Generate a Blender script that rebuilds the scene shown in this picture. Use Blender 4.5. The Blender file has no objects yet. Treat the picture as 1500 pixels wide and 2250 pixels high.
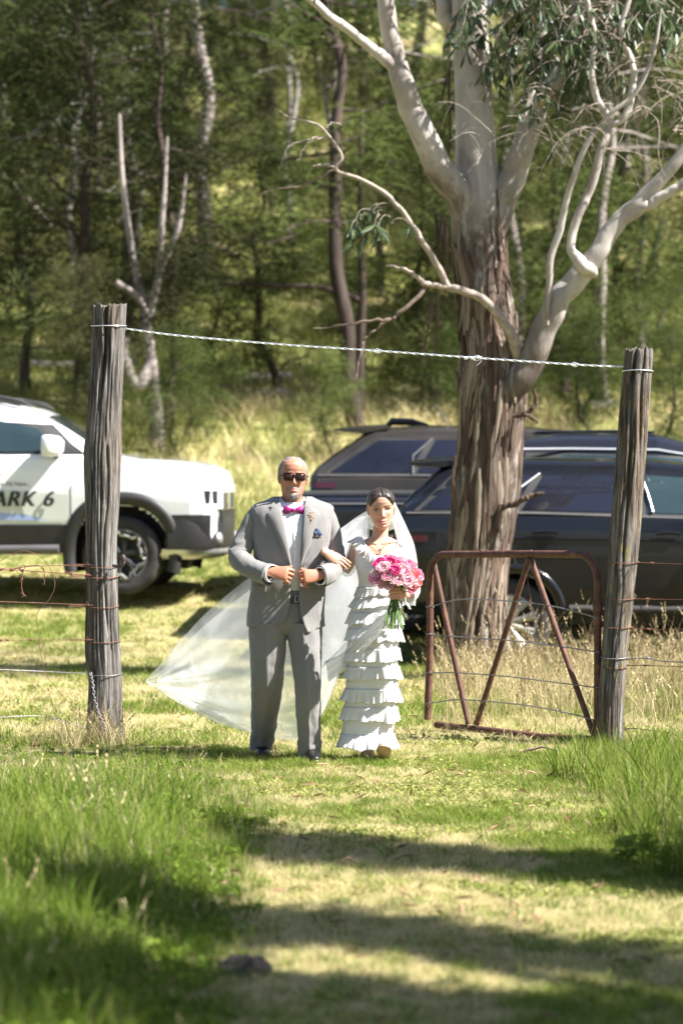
import bpy, bmesh, math, random
import numpy as np
from mathutils import Vector, Matrix, Euler

random.seed(7)
RNG = np.random.default_rng(11)
scene = bpy.context.scene
COL = scene.collection
R = math.radians

# ------------------------------------------------------------------ camera
CAM_H = 1.66
F = 105.0 / 36.0 * 2250.0            # focal length in photograph pixels
HOR = 1048.0                         # horizon row in the photograph
cam_d = bpy.data.cameras.new('camera')
cam_d.sensor_fit = 'VERTICAL'
cam_d.sensor_height = 36.0
cam_d.lens = 105.0
cam_d.shift_y = -(1125.0 - HOR) / 2250.0
cam_d.clip_start = 0.1
cam_d.clip_end = 2000.0
cam_d.dof.use_dof = True
cam_d.dof.focus_distance = 17.5
cam_d.dof.aperture_fstop = 2.35
cam = bpy.data.objects.new('camera', cam_d)
cam.location = (0, 0, CAM_H)
cam.rotation_euler = (R(90), 0, 0)
COL.objects.link(cam)
scene.camera = cam

# ------------------------------------------------------------------ sky, sun, exposure
SUN_EL, SUN_A = R(48), R(17)          # height; angle from the picture's right towards the camera
sun_dir = Vector((math.cos(SUN_EL) * math.cos(SUN_A), -math.cos(SUN_EL) * math.sin(SUN_A), math.sin(SUN_EL)))
world = bpy.data.worlds.new('World')
scene.world = world
world.use_nodes = True
wn = world.node_tree
bg = wn.nodes['Background']
sky = wn.nodes.new('ShaderNodeTexSky')
sky.sky_type = 'NISHITA'
sky.sun_disc = False
sky.sun_elevation = SUN_EL
sky.sun_rotation = math.atan2(sun_dir.x, sun_dir.y)
wn.links.new(sky.outputs[0], bg.inputs[0])
bg.inputs[1].default_value = 0.05
sun_l = bpy.data.lights.new('sun', 'SUN')
sun_l.energy = 5.0
sun_l.angle = R(0.53)
sun_l.color = (1.0, 0.975, 0.935)
sun = bpy.data.objects.new('sun', sun_l)
sun.rotation_euler = sun_dir.to_track_quat('Z', 'Y').to_euler()
sun.location = (20, -10, 30)
COL.objects.link(sun)
scene.view_settings.view_transform = 'Standard'
scene.view_settings.look = 'None'
scene.view_settings.gamma = 1.0
scene.view_settings.use_curve_mapping = False
scene.view_settings.exposure = 1.85
scene.cycles.max_bounces = 8
scene.cycles.transparent_max_bounces = 24
scene.cycles.diffuse_bounces = 2
scene.cycles.glossy_bounces = 3
scene.cycles.caustics_reflective = False
scene.cycles.caustics_refractive = False


# ------------------------------------------------------------------ helpers
def W(px, py, d):
    """the place in the world that the photograph shows at (px, py), d metres out"""
    return Vector(((px - 750.0) / F * d, d, CAM_H - (py - HOR) / F * d))


def hash3(ix, iy, iz, seed):
    n = (ix.astype(np.int64) * 374761393 + iy.astype(np.int64) * 668265263 + iz.astype(np.int64) * 2147483647 + seed * 974634777) & 0xFFFFFFFF
    n = ((n ^ (n >> 13)) * 1274126177) & 0xFFFFFFFF
    n = n ^ (n >> 16)
    return (n & 0xFFFFFF) / float(0xFFFFFF)


def vnoise(p, seed=0):
    """value noise, p (N,3) -> (N,) in -1..1"""
    p = np.asarray(p, float)
    i = np.floor(p).astype(np.int64)
    f = p - i
    u = f * f * (3 - 2 * f)
    r = 0
    for dx in (0, 1):
        for dy in (0, 1):
            for dz in (0, 1):
                w = (u[:, 0] if dx else 1 - u[:, 0]) * (u[:, 1] if dy else 1 - u[:, 1]) * (u[:, 2] if dz else 1 - u[:, 2])
                r = r + w * hash3(i[:, 0] + dx, i[:, 1] + dy, i[:, 2] + dz, seed)
    return r * 2 - 1


def fbm(p, oct=4, seed=0, gain=0.5):
    p = np.asarray(p, float)
    a, s, r = 1.0, 0.0, 0
    for o in range(oct):
        r = r + a * vnoise(p * (2.0 ** o) + 17.3 * o, seed + o)
        s += a
        a *= gain
    return r / s


def sstep(a, b, x):
    t = np.clip((np.asarray(x, float) - a) / (b - a), 0, 1)
    return t * t * (3 - 2 * t)


def catmull(pts, n):
    """smooth resampling of control rows (any width) to n rows"""
    P = np.asarray(pts, float)
    if len(P) == 2:
        t = np.linspace(0, 1, n)[:, None]
        return P[0] * (1 - t) + P[1] * t
    k = len(P) - 1
    t = np.linspace(0, k, n)
    i = np.minimum(t.astype(int), k - 1)
    f = (t - i)[:, None]
    Q = np.vstack([2 * P[0] - P[1], P, 2 * P[-1] - P[-2]])
    a, b, c, d = Q[i], Q[i + 1], Q[i + 2], Q[i + 3]
    return 0.5 * (2 * b + (c - a) * f + (2 * a - 5 * b + 4 * c - d) * f ** 2 + (3 * b - a - 3 * c + d) * f ** 3)


class MB:
    """collects pieces of ONE mesh object"""
    def __init__(self):
        self.v, self.f, self.m, self.n = [], [], [], 0

    def add(self, v, f, mi=0):
        v = np.asarray(v, float)
        self.v.append(v)
        off = self.n
        for q in f:
            self.f.append(tuple(int(a) + off for a in q))
            self.m.append(mi)
        self.n += len(v)
        return self

    def grid(self, V, closed=False, mi=0, flip=False):
        """V (rows, cols, 3)"""
        r, c = V.shape[:2]
        f = []
        cc = c if closed else c - 1
        for i in range(r - 1):
            for j in range(cc):
                k = (j + 1) % c
                q = (i * c + j, i * c + k, (i + 1) * c + k, (i + 1) * c + j)
                f.append(q[::-1] if flip else q)
        return self.add(V.reshape(-1, 3), f, mi)

    def tube(self, pts, rad, n=8, cap=True, mi=0, squash=1.0, up=None):
        V = tube_rings(pts, rad, n, squash, up)
        self.grid(V, True, mi)
        if cap:
            c = V.shape[1]
            for ring, fl in ((V[0], True), (V[-1], False)):
                idx = list(range(c))
                self.add(ring, [tuple(idx[::-1]) if fl else tuple(idx)], mi)
        return self

    def box(self, lo, hi, mi=0, M=None):
        x0, y0, z0 = lo
        x1, y1, z1 = hi
        v = np.array([(x0, y0, z0), (x1, y0, z0), (x1, y1, z0), (x0, y1, z0), (x0, y0, z1), (x1, y0, z1), (x1, y1, z1), (x0, y1, z1)], float)
        if M is not None:
            v = np.array([M @ Vector(p) for p in v])
        return self.add(v, [(0, 3, 2, 1), (4, 5, 6, 7), (0, 1, 5, 4), (1, 2, 6, 5), (2, 3, 7, 6), (3, 0, 4, 7)], mi)

    def ellipsoid(self, c, r, n=12, m=8, mi=0, M=None):
        th = np.linspace(0.001, math.pi - 0.001, m + 1)
        ph = np.linspace(0, 2 * math.pi, n, endpoint=False)
        V = np.stack([np.outer(np.sin(th), np.cos(ph)) * r[0], np.outer(np.sin(th), np.sin(ph)) * r[1], np.outer(np.cos(th), np.ones(n)) * r[2]], -1)
        if M is not None:
            A = np.array(M.to_3x3())
            V = V @ A.T
        return self.grid(V[::-1] + np.array(c, float), True, mi)

    def verts(self):
        return np.vstack(self.v)

    def build(self, name, mats, parent=None, smooth=True, auto=None):
        return mesh_obj(name, np.vstack(self.v), self.f, mats, parent, smooth, self.m, auto)


def tube_rings(pts, rad, n=8, squash=1.0, up=None):
    P = np.asarray([tuple(p) for p in pts], float)
    k = len(P)
    rad = np.broadcast_to(np.asarray(rad, float), (k,)) if np.ndim(rad) < 2 else rad
    T = np.gradient(P, axis=0) if k > 2 else np.repeat((P[1] - P[0])[None], 2, 0)
    T = T / (np.linalg.norm(T, axis=1)[:, None] + 1e-12)
    a = np.array(up if up is not None else ((0, 1, 0) if abs(T[0][1]) < 0.8 else (1, 0, 0)), float)
    V = np.zeros((k, n, 3))
    ang = np.linspace(0, 2 * math.pi, n, endpoint=False)
    for i in range(k):
        a = a - T[i] * a.dot(T[i])
        a = a / (np.linalg.norm(a) + 1e-12)
        b = np.cross(T[i], a)
        V[i] = P[i] + rad[i] * (np.outer(np.cos(ang), a) * squash + np.outer(np.sin(ang), b))
    return V


def mesh_obj(name, v, f, mats, parent=None, smooth=True, mi=None, auto=None):
    me = bpy.data.meshes.new(name)
    me.from_pydata([tuple(p) for p in np.asarray(v, float)], [], [tuple(int(i) for i in q) for q in f])
    if not isinstance(mats, (list, tuple)):
        mats = [mats]
    for m in mats:
        me.materials.append(m)
    if mi is not None and len(mats) > 1:
        me.polygons.foreach_set('material_index', np.asarray(mi, np.int32))
    if smooth:
        me.polygons.foreach_set('use_smooth', np.ones(len(me.polygons), bool))
        if auto is not None:
            me.set_sharp_from_angle(angle=R(auto))
    me.update()
    o = bpy.data.objects.new(name, me)
    COL.objects.link(o)
    if parent is not None:
        o.parent = parent
        o.matrix_parent_inverse = parent.matrix_world.inverted() if parent.type != 'EMPTY' or True else Matrix()
    return o


def modify(o, kind, **kw):
    m = o.modifiers.new(kind.lower(), kind)
    for k, v in kw.items():
        setattr(m, k, v)
    return m


def bake(o):
    """apply the modifiers of o"""
    dg = bpy.context.evaluated_depsgraph_get()
    dg.update()
    me = bpy.data.meshes.new_from_object(o.evaluated_get(dg))
    old = o.data
    o.modifiers.clear()
    o.data = me
    bpy.data.meshes.remove(old)
    return o


def root(name, loc, label, cat, group=None, rz=0.0):
    o = bpy.data.objects.new(name, None)
    o.location = loc
    o.rotation_euler = (0, 0, rz)
    o.empty_display_size = 0.1
    COL.objects.link(o)
    bpy.context.view_layer.update()
    return tag(o, label, cat, group)


def tag(o, label=None, cat=None, group=None, kind=None):
    if label: o['label'] = label
    if cat: o['category'] = cat
    if group: o['group'] = group
    if kind: o['kind'] = kind
    return o


def set_attr(o, name, val, dom='POINT'):
    val = np.asarray(val)
    t = 'FLOAT' if val.ndim == 1 else ('FLOAT_COLOR' if val.shape[1] == 4 else 'FLOAT_VECTOR')
    a = o.data.attributes.new(name, t, dom)
    a.data.foreach_set('value' if t == 'FLOAT' else ('color' if t == 'FLOAT_COLOR' else 'vector'), val.astype(np.float32).ravel())


# ------------------------------------------------------------------ materials
class NT:
    def __init__(self, name):
        self.mat = bpy.data.materials.new(name)
        self.mat.use_nodes = True
        self.t = self.mat.node_tree
        self.b = self.t.nodes['Principled BSDF']
        self.out = self.t.nodes['Material Output']

    def n(self, typ, **kw):
        nd = self.t.nodes.new(typ)
        for k, v in kw.items():
            setattr(nd, k, v)
        return nd

    def l(self, a, b):
        self.t.links.new(a, b)

    def set(self, sock, v):
        s = self.b.inputs[sock]
        if hasattr(v, 'default_value') or hasattr(v, 'is_linked'):
            self.l(v, s)
        else:
            s.default_value = (*v, 1.0) if isinstance(v, tuple) and len(v) == 3 else v

    def coords(self, scale=(1, 1, 1), src='Object'):
        tc = self.n('ShaderNodeTexCoord')
        mp = self.n('ShaderNodeMapping')
        mp.inputs['Scale'].default_value = scale
        self.l(tc.outputs[src], mp.inputs[0])
        return mp.outputs[0]

    def noise(self, scale, detail=4, rough=0.55, vec=None, dist=0.0):
        nd = self.n('ShaderNodeTexNoise')
        nd.inputs['Scale'].default_value = scale
        nd.inputs['Detail'].default_value = detail
        nd.inputs['Roughness'].default_value = rough
        nd.inputs['Distortion'].default_value = dist
        if vec is not None:
            self.l(vec, nd.inputs['Vector'])
        return nd.outputs['Fac']

    def ramp(self, fac, stops, interp='LINEAR'):
        nd = self.n('ShaderNodeValToRGB')
        nd.color_ramp.interpolation = interp
        e = nd.color_ramp.elements
        while len(e) < len(stops):
            e.new(0.5)
        for el, (p, c) in zip(e, stops):
            el.position = p
            el.color = (*c, 1.0) if len(c) == 3 else c
        self.l(fac, nd.inputs[0])
        return nd.outputs[0]

    def mix(self, fac, a, b, mode='MIX'):
        nd = self.n('ShaderNodeMix', data_type='RGBA', blend_type=mode)
        for s, v in ((nd.inputs[0], fac), (nd.inputs[6], a), (nd.inputs[7], b)):
            if hasattr(v, 'is_linked'):
                self.l(v, s)
            elif isinstance(v, tuple):
                s.default_value = (*v, 1.0) if len(v) == 3 else v
            else:
                s.default_value = v
        return nd.outputs[2]

    def math(self, op, a, b=0.0, clamp=False):
        nd = self.n('ShaderNodeMath', operation=op, use_clamp=clamp)
        for s, v in ((nd.inputs[0], a), (nd.inputs[1], b)):
            if hasattr(v, 'is_linked'):
                self.l(v, s)
            else:
                s.default_value = v
        return nd.outputs[0]

    def attr(self, name, out='Fac'):
        nd = self.n('ShaderNodeAttribute', attribute_name=name)
        return nd.outputs[out]

    def bump(self, h, strength=0.4, dist=0.01):
        nd = self.n('ShaderNodeBump')
        nd.inputs['Strength'].default_value = strength
        nd.inputs['Distance'].default_value = dist
        self.l(h, nd.inputs['Height'])
        self.l(nd.outputs[0], self.b.inputs['Normal'])
        return nd.outputs[0]


def mat_plain(name, col, rough=0.6, metal=0.0, var=0.12, vscale=8.0, bump=0.0, bscale=40.0, spec=0.5, coat=0.0, aniso=(1, 1, 1)):
    t = NT(name)
    vec = t.coords(aniso)
    n1 = t.noise(vscale, 5, 0.6, vec)
    lo = tuple(max(0.0, c * (1 - var)) for c in col)
    hi = tuple(min(1.0, c * (1 + var)) for c in col)
    t.set('Base Color', t.ramp(n1, [(0.3, lo), (0.7, hi)]))
    t.set('Roughness', rough)
    t.set('Metallic', metal)
    t.b.inputs['Specular IOR Level'].default_value = spec
    if coat:
        t.set('Coat Weight', coat)
        t.set('Coat Roughness', 0.05)
    if bump:
        t.bump(t.noise(bscale, 4, 0.6, vec), bump, 0.01)
    return t.mat


def mat_leaf(name, c1, c2, trans=0.35, rough=0.5, gloss=0.08, scale=3.0):
    """thin plant matter: reflects and lets light through"""
    t = NT(name)
    oi = t.n('ShaderNodeObjectInfo')
    geo = t.n('ShaderNodeNewGeometry')
    n1 = t.noise(scale, 2, 0.5, geo.outputs['Position'])
    f = t.math('ADD', t.math('MULTIPLY', n1, 0.7), t.math('MULTIPLY', oi.outputs['Random'], 0.4))
    col = t.ramp(f, [(0.3, c1), (0.75, c2)])
    t.set('Base Color', col)
    t.set('Roughness', rough)
    t.b.inputs['Specular IOR Level'].default_value = gloss
    tr = t.n('ShaderNodeBsdfTranslucent')
    t.l(col, tr.inputs['Color'])
    mx = t.n('ShaderNodeMixShader')
    mx.inputs[0].default_value = trans
    t.l(t.b.outputs[0], mx.inputs[1])
    t.l(tr.outputs[0], mx.inputs[2])
    t.l(mx.outputs[0], t.out.inputs[0])
    return t.mat


# ------------------------------------------------------------------ scattering of uncountable stuff
def scatter(name, pts, rot, scl, idx, protos, label, cat, parent=None):
    """one object: copies of the small meshes in protos on the points"""
    me = bpy.data.meshes.new(name)
    me.from_pydata([tuple(p) for p in pts], [], [])
    o = bpy.data.objects.new(name, me)
    COL.objects.link(o)
    set_attr(o, 'rot', np.asarray(rot, float))
    set_attr(o, 'scl', np.asarray(scl, float))
    a = me.attributes.new('idx', 'INT', 'POINT')
    a.data.foreach_set('value', np.asarray(idx, np.int32))
    coll = bpy.data.collections.new(name + '_pieces')
    for k, p in enumerate(protos):
        q = bpy.data.objects.new('p%02d_%s' % (k, name), p)
        coll.objects.link(q)
    ng = bpy.data.node_groups.new(name, 'GeometryNodeTree')
    ng.interface.new_socket('Geometry', in_out='INPUT', socket_type='NodeSocketGeometry')
    ng.interface.new_socket('Geometry', in_out='OUTPUT', socket_type='NodeSocketGeometry')
    N = ng.nodes
    gi, go = N.new('NodeGroupInput'), N.new('NodeGroupOutput')
    iop = N.new('GeometryNodeInstanceOnPoints')
    ci = N.new('GeometryNodeCollectionInfo')
    ci.inputs['Collection'].default_value = coll
    ci.inputs['Separate Children'].default_value = True
    ci.inputs['Reset Children'].default_value = True

    def na(nm, typ):
        x = N.new('GeometryNodeInputNamedAttribute')
        x.data_type = typ
        x.inputs['Name'].default_value = nm
        return x.outputs['Attribute']
    L = ng.links.new
    e2r = N.new('FunctionNodeEulerToRotation')
    L(gi.outputs[0], iop.inputs['Points'])
    L(ci.outputs[0], iop.inputs['Instance'])
    iop.inputs['Pick Instance'].default_value = True
    L(na('idx', 'INT'), iop.inputs['Instance Index'])
    L(na('rot', 'FLOAT_VECTOR'), e2r.inputs[0])
    L(e2r.outputs[0], iop.inputs['Rotation'])
    L(na('scl', 'FLOAT'), iop.inputs['Scale'])
    L(iop.outputs[0], go.inputs[0])
    md = o.modifiers.new('scatter', 'NODES')
    md.node_group = ng
    tag(o, label, cat, kind='stuff')
    if parent is not None:
        o.parent = parent
    return o


def pydata(name, v, f, mat, smooth=True):
    me = bpy.data.meshes.new(name)
    me.from_pydata([tuple(p) for p in v], [], [tuple(q) for q in f])
    me.materials.append(mat)
    if smooth:
        me.polygons.foreach_set('use_smooth', np.ones(len(me.polygons), bool))
    me.update()
    return me

# ================================================================== the ground
def softp(t, k=1.2):
    return np.log1p(np.exp(np.clip(k * t, -40, 40))) / k


def ground_z(x, y):
    x = np.asarray(x, float); y = np.asarray(y, float)
    z = 0.115 * softp(y - 26.7) + 0.10 * softp(y - 34) + 0.12 * softp(y - 46) + 0.16 * softp(y - 62)
    p = np.stack([x * 0.35, y * 0.35, 0 * x], -1).reshape(-1, 3)
    n = fbm(p, 3, 5).reshape(x.shape)
    amp = 0.015 + 0.5 * sstep(34, 70, y)
    z = z + n * amp
    # low bank under the uncut grass left of the mown track
    z = z + 0.05 * sstep(-0.4, -0.9, x) * sstep(17, 14, y)
    return z


def gz(x, y):
    return float(ground_z(np.array([x]), np.array([y]))[0])


def track_mask(x, y):
    """1 on the mown track, 0 in the uncut grass beside it"""
    wob = 0.12 * vnoise(np.stack([x * 1.1, y * 1.1, x * 0], -1), 3)
    left = -0.40 - 0.45 * sstep(14.5, 18.0, y) - 4.0 * sstep(18.3, 19.6, y) + wob
    right = 1.32 + wob + 0.5 * sstep(12.2, 11.4, y) + 0.15 * sstep(17.0, 18.2, y)
    m = sstep(-0.1, 0.12, x - left) * sstep(-0.1, 0.12, right - x)
    return m


def build_ground():
    xs = np.unique(np.concatenate([np.linspace(-140, -12, 40), np.linspace(-12, 12, 140), np.linspace(12, 140, 40)]))
    ys = np.unique(np.concatenate([np.linspace(-60, 6, 20), np.linspace(6, 36, 170), np.linspace(36, 110, 120), np.linspace(110, 260, 40)]))
    X, Y = np.meshgrid(xs, ys)
    Z = ground_z(X, Y)
    V = np.stack([X, Y, Z], -1)
    o = MB().grid(V).build('ground', mat_ground(), None)
    tag(o, kind='structure')
    p = V.reshape(-1, 3)
    set_attr(o, 'track', track_mask(p[:, 0], p[:, 1]))
    set_attr(o, 'hill', sstep(33, 42, p[:, 1]))
    return o


def mat_ground():
    t = NT('ground_soil_and_turf')
    geo = t.n('ShaderNodeNewGeometry')
    pos = geo.outputs['Position']
    n1 = t.noise(1.3, 5, 0.6, pos)
    n2 = t.noise(9.0, 5, 0.65, pos)
    n3 = t.noise(60.0, 3, 0.7, pos)
    turf = t.ramp(n1, [(0.30, (0.15, 0.19, 0.05)), (0.50, (0.29, 0.28, 0.10)), (0.66, (0.46, 0.38, 0.20))])
    litter = t.ramp(n2, [(0.35, (0.09, 0.075, 0.04)), (0.65, (0.30, 0.25, 0.13))])
    near = t.mix(t.attr('track'), t.mix(0.5, litter, (0.06, 0.08, 0.02)), turf)
    near = t.mix(t.math('MULTIPLY', n3, 0.5), near, litter)
    hill = t.ramp(t.noise(0.55, 6, 0.65, pos), [(0.30, (0.13, 0.16, 0.04)), (0.46, (0.27, 0.28, 0.09)), (0.62, (0.42, 0.35, 0.17)), (0.78, (0.36, 0.21, 0.12))])
    t.set('Base Color', t.mix(t.attr('hill'), near, hill))
    t.set('Roughness', 0.95)
    t.b.inputs['Specular IOR Level'].default_value = 0.1
    t.bump(n3, 0.5, 0.02)
    return t.mat


build_ground()

# ------------------------------------------------------------------ grass
M_GREEN = mat_leaf('grass_green', (0.055, 0.105, 0.010), (0.18, 0.25, 0.034), 0.3, 0.6, 0.08, 9.0)
M_LIME = mat_leaf('grass_lime', (0.19, 0.22, 0.045), (0.36, 0.36, 0.115), 0.3, 0.45)
M_STRAW = mat_leaf('grass_straw', (0.42, 0.35, 0.17), (0.64, 0.54, 0.31), 0.35, 0.6)
M_DRY = mat_leaf('grass_dry', (0.22, 0.165, 0.085), (0.42, 0.33, 0.19), 0.25, 0.7)
M_OLIVE = mat_leaf('grass_olive', (0.17, 0.20, 0.055), (0.34, 0.36, 0.12), 0.4, 0.6)


M_BROWNG = mat_leaf('grass_brown', (0.11, 0.075, 0.04), (0.24, 0.175, 0.10), 0.2, 0.7)
M_LITTER = mat_leaf('dead_leaf', (0.16, 0.085, 0.045), (0.36, 0.24, 0.15), 0.15, 0.7)


def tuft(name, n, h, spread, lean, w, mat, seed, head=0.0, segs=3, flop=0.0):
    rr = random.Random(seed)
    V, Fc = [], []
    for b in range(n):
        a = rr.uniform(0, 2 * math.pi)
        r0 = spread * math.sqrt(rr.random())
        bx, by = r0 * math.cos(a), r0 * math.sin(a)
        d = rr.uniform(0, 2 * math.pi)
        hh = h * rr.uniform(0.55, 1.1)
        ln = lean * rr.uniform(0.2, 1.3) * hh
        wd = w * rr.uniform(0.7, 1.3)
        tw = rr.uniform(0, math.pi)
        sx, sy = math.cos(tw) * wd / 2, math.sin(tw) * wd / 2
        base = len(V)
        for s in range(segs + 1):
            t = s / segs
            off = ln * t * t
            zz = hh * t * (1 - flop * t * t * rr.uniform(0.5, 1.0))
            cx, cy = bx + off * math.cos(d), by + off * math.sin(d)
            k = (1 - t) ** 0.6 if s < segs else 0.06
            V.append((cx - sx * k, cy - sy * k, zz))
            V.append((cx + sx * k, cy + sy * k, zz))
        for s in range(segs):
            q = base + 2 * s
            Fc.append((q, q + 1, q + 3, q + 2))
        if head and rr.random() < head:
            tip = Vector(V[-1])
            dirv = Vector((math.cos(d) * 0.5, math.sin(d) * 0.5, 0.9)).normalized()
            for e in range(7):
                p = tip + dirv * (e * 0.011) - dirv * 0.03
                a2 = rr.uniform(0, 6.28)
                o1 = Vector((math.cos(a2), math.sin(a2), 0.5)) * 0.009
                q = len(V)
                V += [tuple(p), tuple(p + o1 + dirv * 0.006), tuple(p + dirv * 0.018), tuple(p - o1 * 0.6 + dirv * 0.008)]
                Fc.append((q, q + 1, q + 2, q + 3))
    return pydata(name, V, Fc, mat)


def weed(name, n, h, r, mat, seed, size=1.0):
    rr = random.Random(seed)
    V, Fc = [], []
    for b in range(n):
        a = rr.uniform(0, 6.283)
        d = r * math.sqrt(rr.random())
        c = Vector((d * math.cos(a), d * math.sin(a), h * rr.uniform(0.3, 1)))
        s = rr.uniform(0.006, 0.013) * size
        u = Vector((rr.uniform(-1, 1), rr.uniform(-1, 1), rr.uniform(-0.3, 0.3))).normalized() * s
        v = Vector((rr.uniform(-1, 1), rr.uniform(-1, 1), rr.uniform(-0.3, 0.5)))
        v = (v - u.normalized() * v.dot(u.normalized())).normalized() * s * 0.8
        q = len(V)
        V += [tuple(c - u), tuple(c - v), tuple(c + u), tuple(c + v)]
        Fc.append((q, q + 1, q + 2, q + 3))
    return pydata(name, V, Fc, mat)


def sample(n, y0, y1, marg=0.35, xlo=None, xhi=None, dens=None):
    """random places in the wedge the picture sees (plus a margin), between y0 and y1"""
    y = RNG.uniform(y0, y1, n * 3)
    wmax = 0.1145 * y1 + marg
    x = RNG.uniform(-wmax, wmax, n * 3)
    k = np.abs(x) < 0.1145 * y + marg
    if xlo is not None: k &= x > xlo
    if xhi is not None: k &= x < xhi
    x, y = x[k], y[k]
    if dens is not None:
        k = RNG.random(len(x)) < dens(x, y)
        x, y = x[k], y[k]
    return x[:n], y[:n]


def lay(name, x, y, idx, smin, smax, protos, label, tilt=0.12, sink=0.004):
    n = len(x)
    pts = np.stack([x, y, ground_z(x, y) - sink], -1)
    rot = np.stack([RNG.normal(0, tilt, n), RNG.normal(0, tilt, n), RNG.uniform(0, 6.283, n)], -1)
    return scatter(name, pts, rot, RNG.uniform(smin, smax, n), idx, protos, label, 'grass')


def patch(x, y, s, seed, o=3):
    return fbm(np.stack([x * s, y * s, 0 * x], -1), o, seed) * 0.5 + 0.5


def build_grass():
    # --- mown turf of the track and the paddock behind the gate
    P = [tuft('t', 14, 0.050, 0.050, 0.9, 0.0045, M_GREEN, 1), tuft('t', 14, 0.060, 0.055, 0.8, 0.0045, M_GREEN, 2),
         tuft('t', 14, 0.050, 0.055, 1.0, 0.0042, M_LIME, 3), tuft('t', 14, 0.040, 0.055, 1.2, 0.0040, M_LIME, 4),
         tuft('t', 14, 0.032, 0.060, 1.8, 0.0036, M_STRAW, 5), tuft('t', 12, 0.026, 0.065, 2.4, 0.0036, M_STRAW, 6),
         weed('t', 22, 0.025, 0.06, M_LIME, 7)]

    def pick(x, y, dry_bias=0.0):
        dry = patch(x, y, 0.75, 21) + 0.16 * vnoise(np.stack([x * 5, y * 5, x * 0], -1), 8) + dry_bias
        u = RNG.random(len(x))
        straw = sstep(0.42, 0.62, dry)
        idx = np.where(u < straw * 0.85, RNG.integers(4, 6, len(x)), np.where(RNG.random(len(x)) < 0.5, RNG.integers(2, 4, len(x)), RNG.integers(0, 2, len(x))))
        wd = patch(x, y, 1.6, 33)
        idx = np.where((wd > 0.66) & (RNG.random(len(x)) < 0.4), 6, idx)
        return idx
    x, y = sample(30000, 8.5, 18.6, dens=lambda x, y: track_mask(x, y))
    near_feet = np.hypot((x + 0.05) / 0.75, (y - 17.5) / 0.8)
    k = (near_feet > 1) | (RNG.random(len(x)) < 0.65)
    x, y = x[k], y[k]
    lay('mown_grass', x, y, pick(x, y, 0.14), 0.45, 0.95, P, 'short mown green and straw coloured turf of the track')
    x, y = sample(34000, 18.4, 36.0, marg=0.6)
    band = 0.12 * np.sin(y * 1.7)
    lay('paddock_grass', x, y, pick(x, y, 0.07 + band), 0.7, 1.5, P, 'short green and straw grass of the paddock behind the gate')

    # --- dead leaves lying on the turf
    lf = []
    for k in range(3):
        L, w = 0.06 + 0.015 * k, 0.008
        v = [(-w * .4, -L / 2, .004), (0, -L / 2, .006), (w, 0, .010 + .004 * k), (0, 0, .004), (-w, 0, .012), (0, L / 2, .014)]
        lf.append(pydata('l', v, [(0, 1, 3, 4), (1, 2, 3), (4, 3, 5), (3, 2, 5)], M_LITTER))
    x, y = sample(700, 9, 24)
    pts = np.stack([x, y, ground_z(x, y) + 0.018], -1)
    scatter('leaf_litter', pts, np.stack([RNG.normal(0, .35, len(x)), RNG.normal(0, .35, len(x)), RNG.uniform(0, 6.28, len(x))], -1), RNG.uniform(.5, 1.2, len(x)), RNG.integers(0, 3, len(x)), lf, 'fallen brown gum leaves strewn over the short grass', 'leaves')

    # --- uncut grass left and right of the track
    T = [tuft('u', 12, 0.24, 0.05, 0.45, 0.005, M_GREEN, 11), tuft('u', 9, 0.30, 0.05, 0.6, 0.009, M_GREEN, 12),
         tuft('u', 12, 0.22, 0.05, 0.5, 0.005, M_LIME, 13), tuft('u', 10, 0.28, 0.05, 0.45, 0.0045, M_LIME, 14, 0.0),
         tuft('u', 6, 0.33, 0.06, 0.5, 0.003, M_STRAW, 15, 0.0), tuft('u', 10, 0.16, 0.06, 0.9, 0.004, M_STRAW, 16),
         weed('u', 40, 0.12, 0.09, M_GREEN, 17, 2.0), tuft('u', 3, 0.42, 0.05, 0.55, 0.0028, M_STRAW, 18, 0.8, 4), tuft('u', 16, 0.13, 0.09, 1.3, 0.006, M_OLIVE, 19)]

    def dens_l(x, y):
        return (1 - track_mask(x, y)) * np.where(x < 0.4, 1, 0)

    x, y = sample(9500, 8.3, 18.8, dens=dens_l, xhi=0.3)
    n = len(x)
    u = RNG.random(n)
    g = patch(x, y, 0.9, 44)
    idx = np.where(u < 0.56, RNG.integers(0, 2, n), np.where(u < 0.80, RNG.integers(2, 4, n), np.where(u < 0.83 + 0.12 * (g - 0.5), 4, np.where(u < 0.88, 5, 6))))
    gw = patch(x, y, 1.7, 91)
    idx = np.where((gw > 0.56) & (RNG.random(n) < 0.5), 6, idx)
    idx = np.where(RNG.random(n) < 0.012, 7, idx)
    idx = np.where((gw < 0.42) & (RNG.random(n) < 0.45), 8, idx)
    far = sstep(13.0, 16.0, y)
    idx = np.where((RNG.random(n) < 0.42 * far), np.where(RNG.random(n) < 0.45, 5, np.where(RNG.random(n) < 0.5, 4, 2)), idx)
    hs = 0.30 + 0.46 * sstep(17.5, 13.0, y) + 0.45 * (g - 0.5)
    edge = np.clip((-0.42 - x) / 0.5, 0, 1)
    o = lay('uncut_grass', x, y, idx, 0.8, 1.25, T, 'tall uncut green grass with pale seed heads left of the track')
    s = o.data.attributes['scl']
    s.data.foreach_set('value', (RNG.uniform(0.7, 1.15, n) * hs * (0.45 + 0.55 * edge)).astype(np.float32))
    x, y = sample(4200, 10.8, 19.0, marg=0.6, xlo=1.0, dens=lambda x, y: (1 - track_mask(x, y)))
    n = len(x)
    u = RNG.random(n)
    idx = np.where(u < 0.5, RNG.integers(0, 2, n), np.where(u < 0.86, RNG.integers(2, 4, n), np.where(u < 0.93, 4, 6)))
    o = lay('verge_grass', x, y, idx, 0.55, 1.15, T, 'tall fresh green grass on the right edge of the track')
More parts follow.
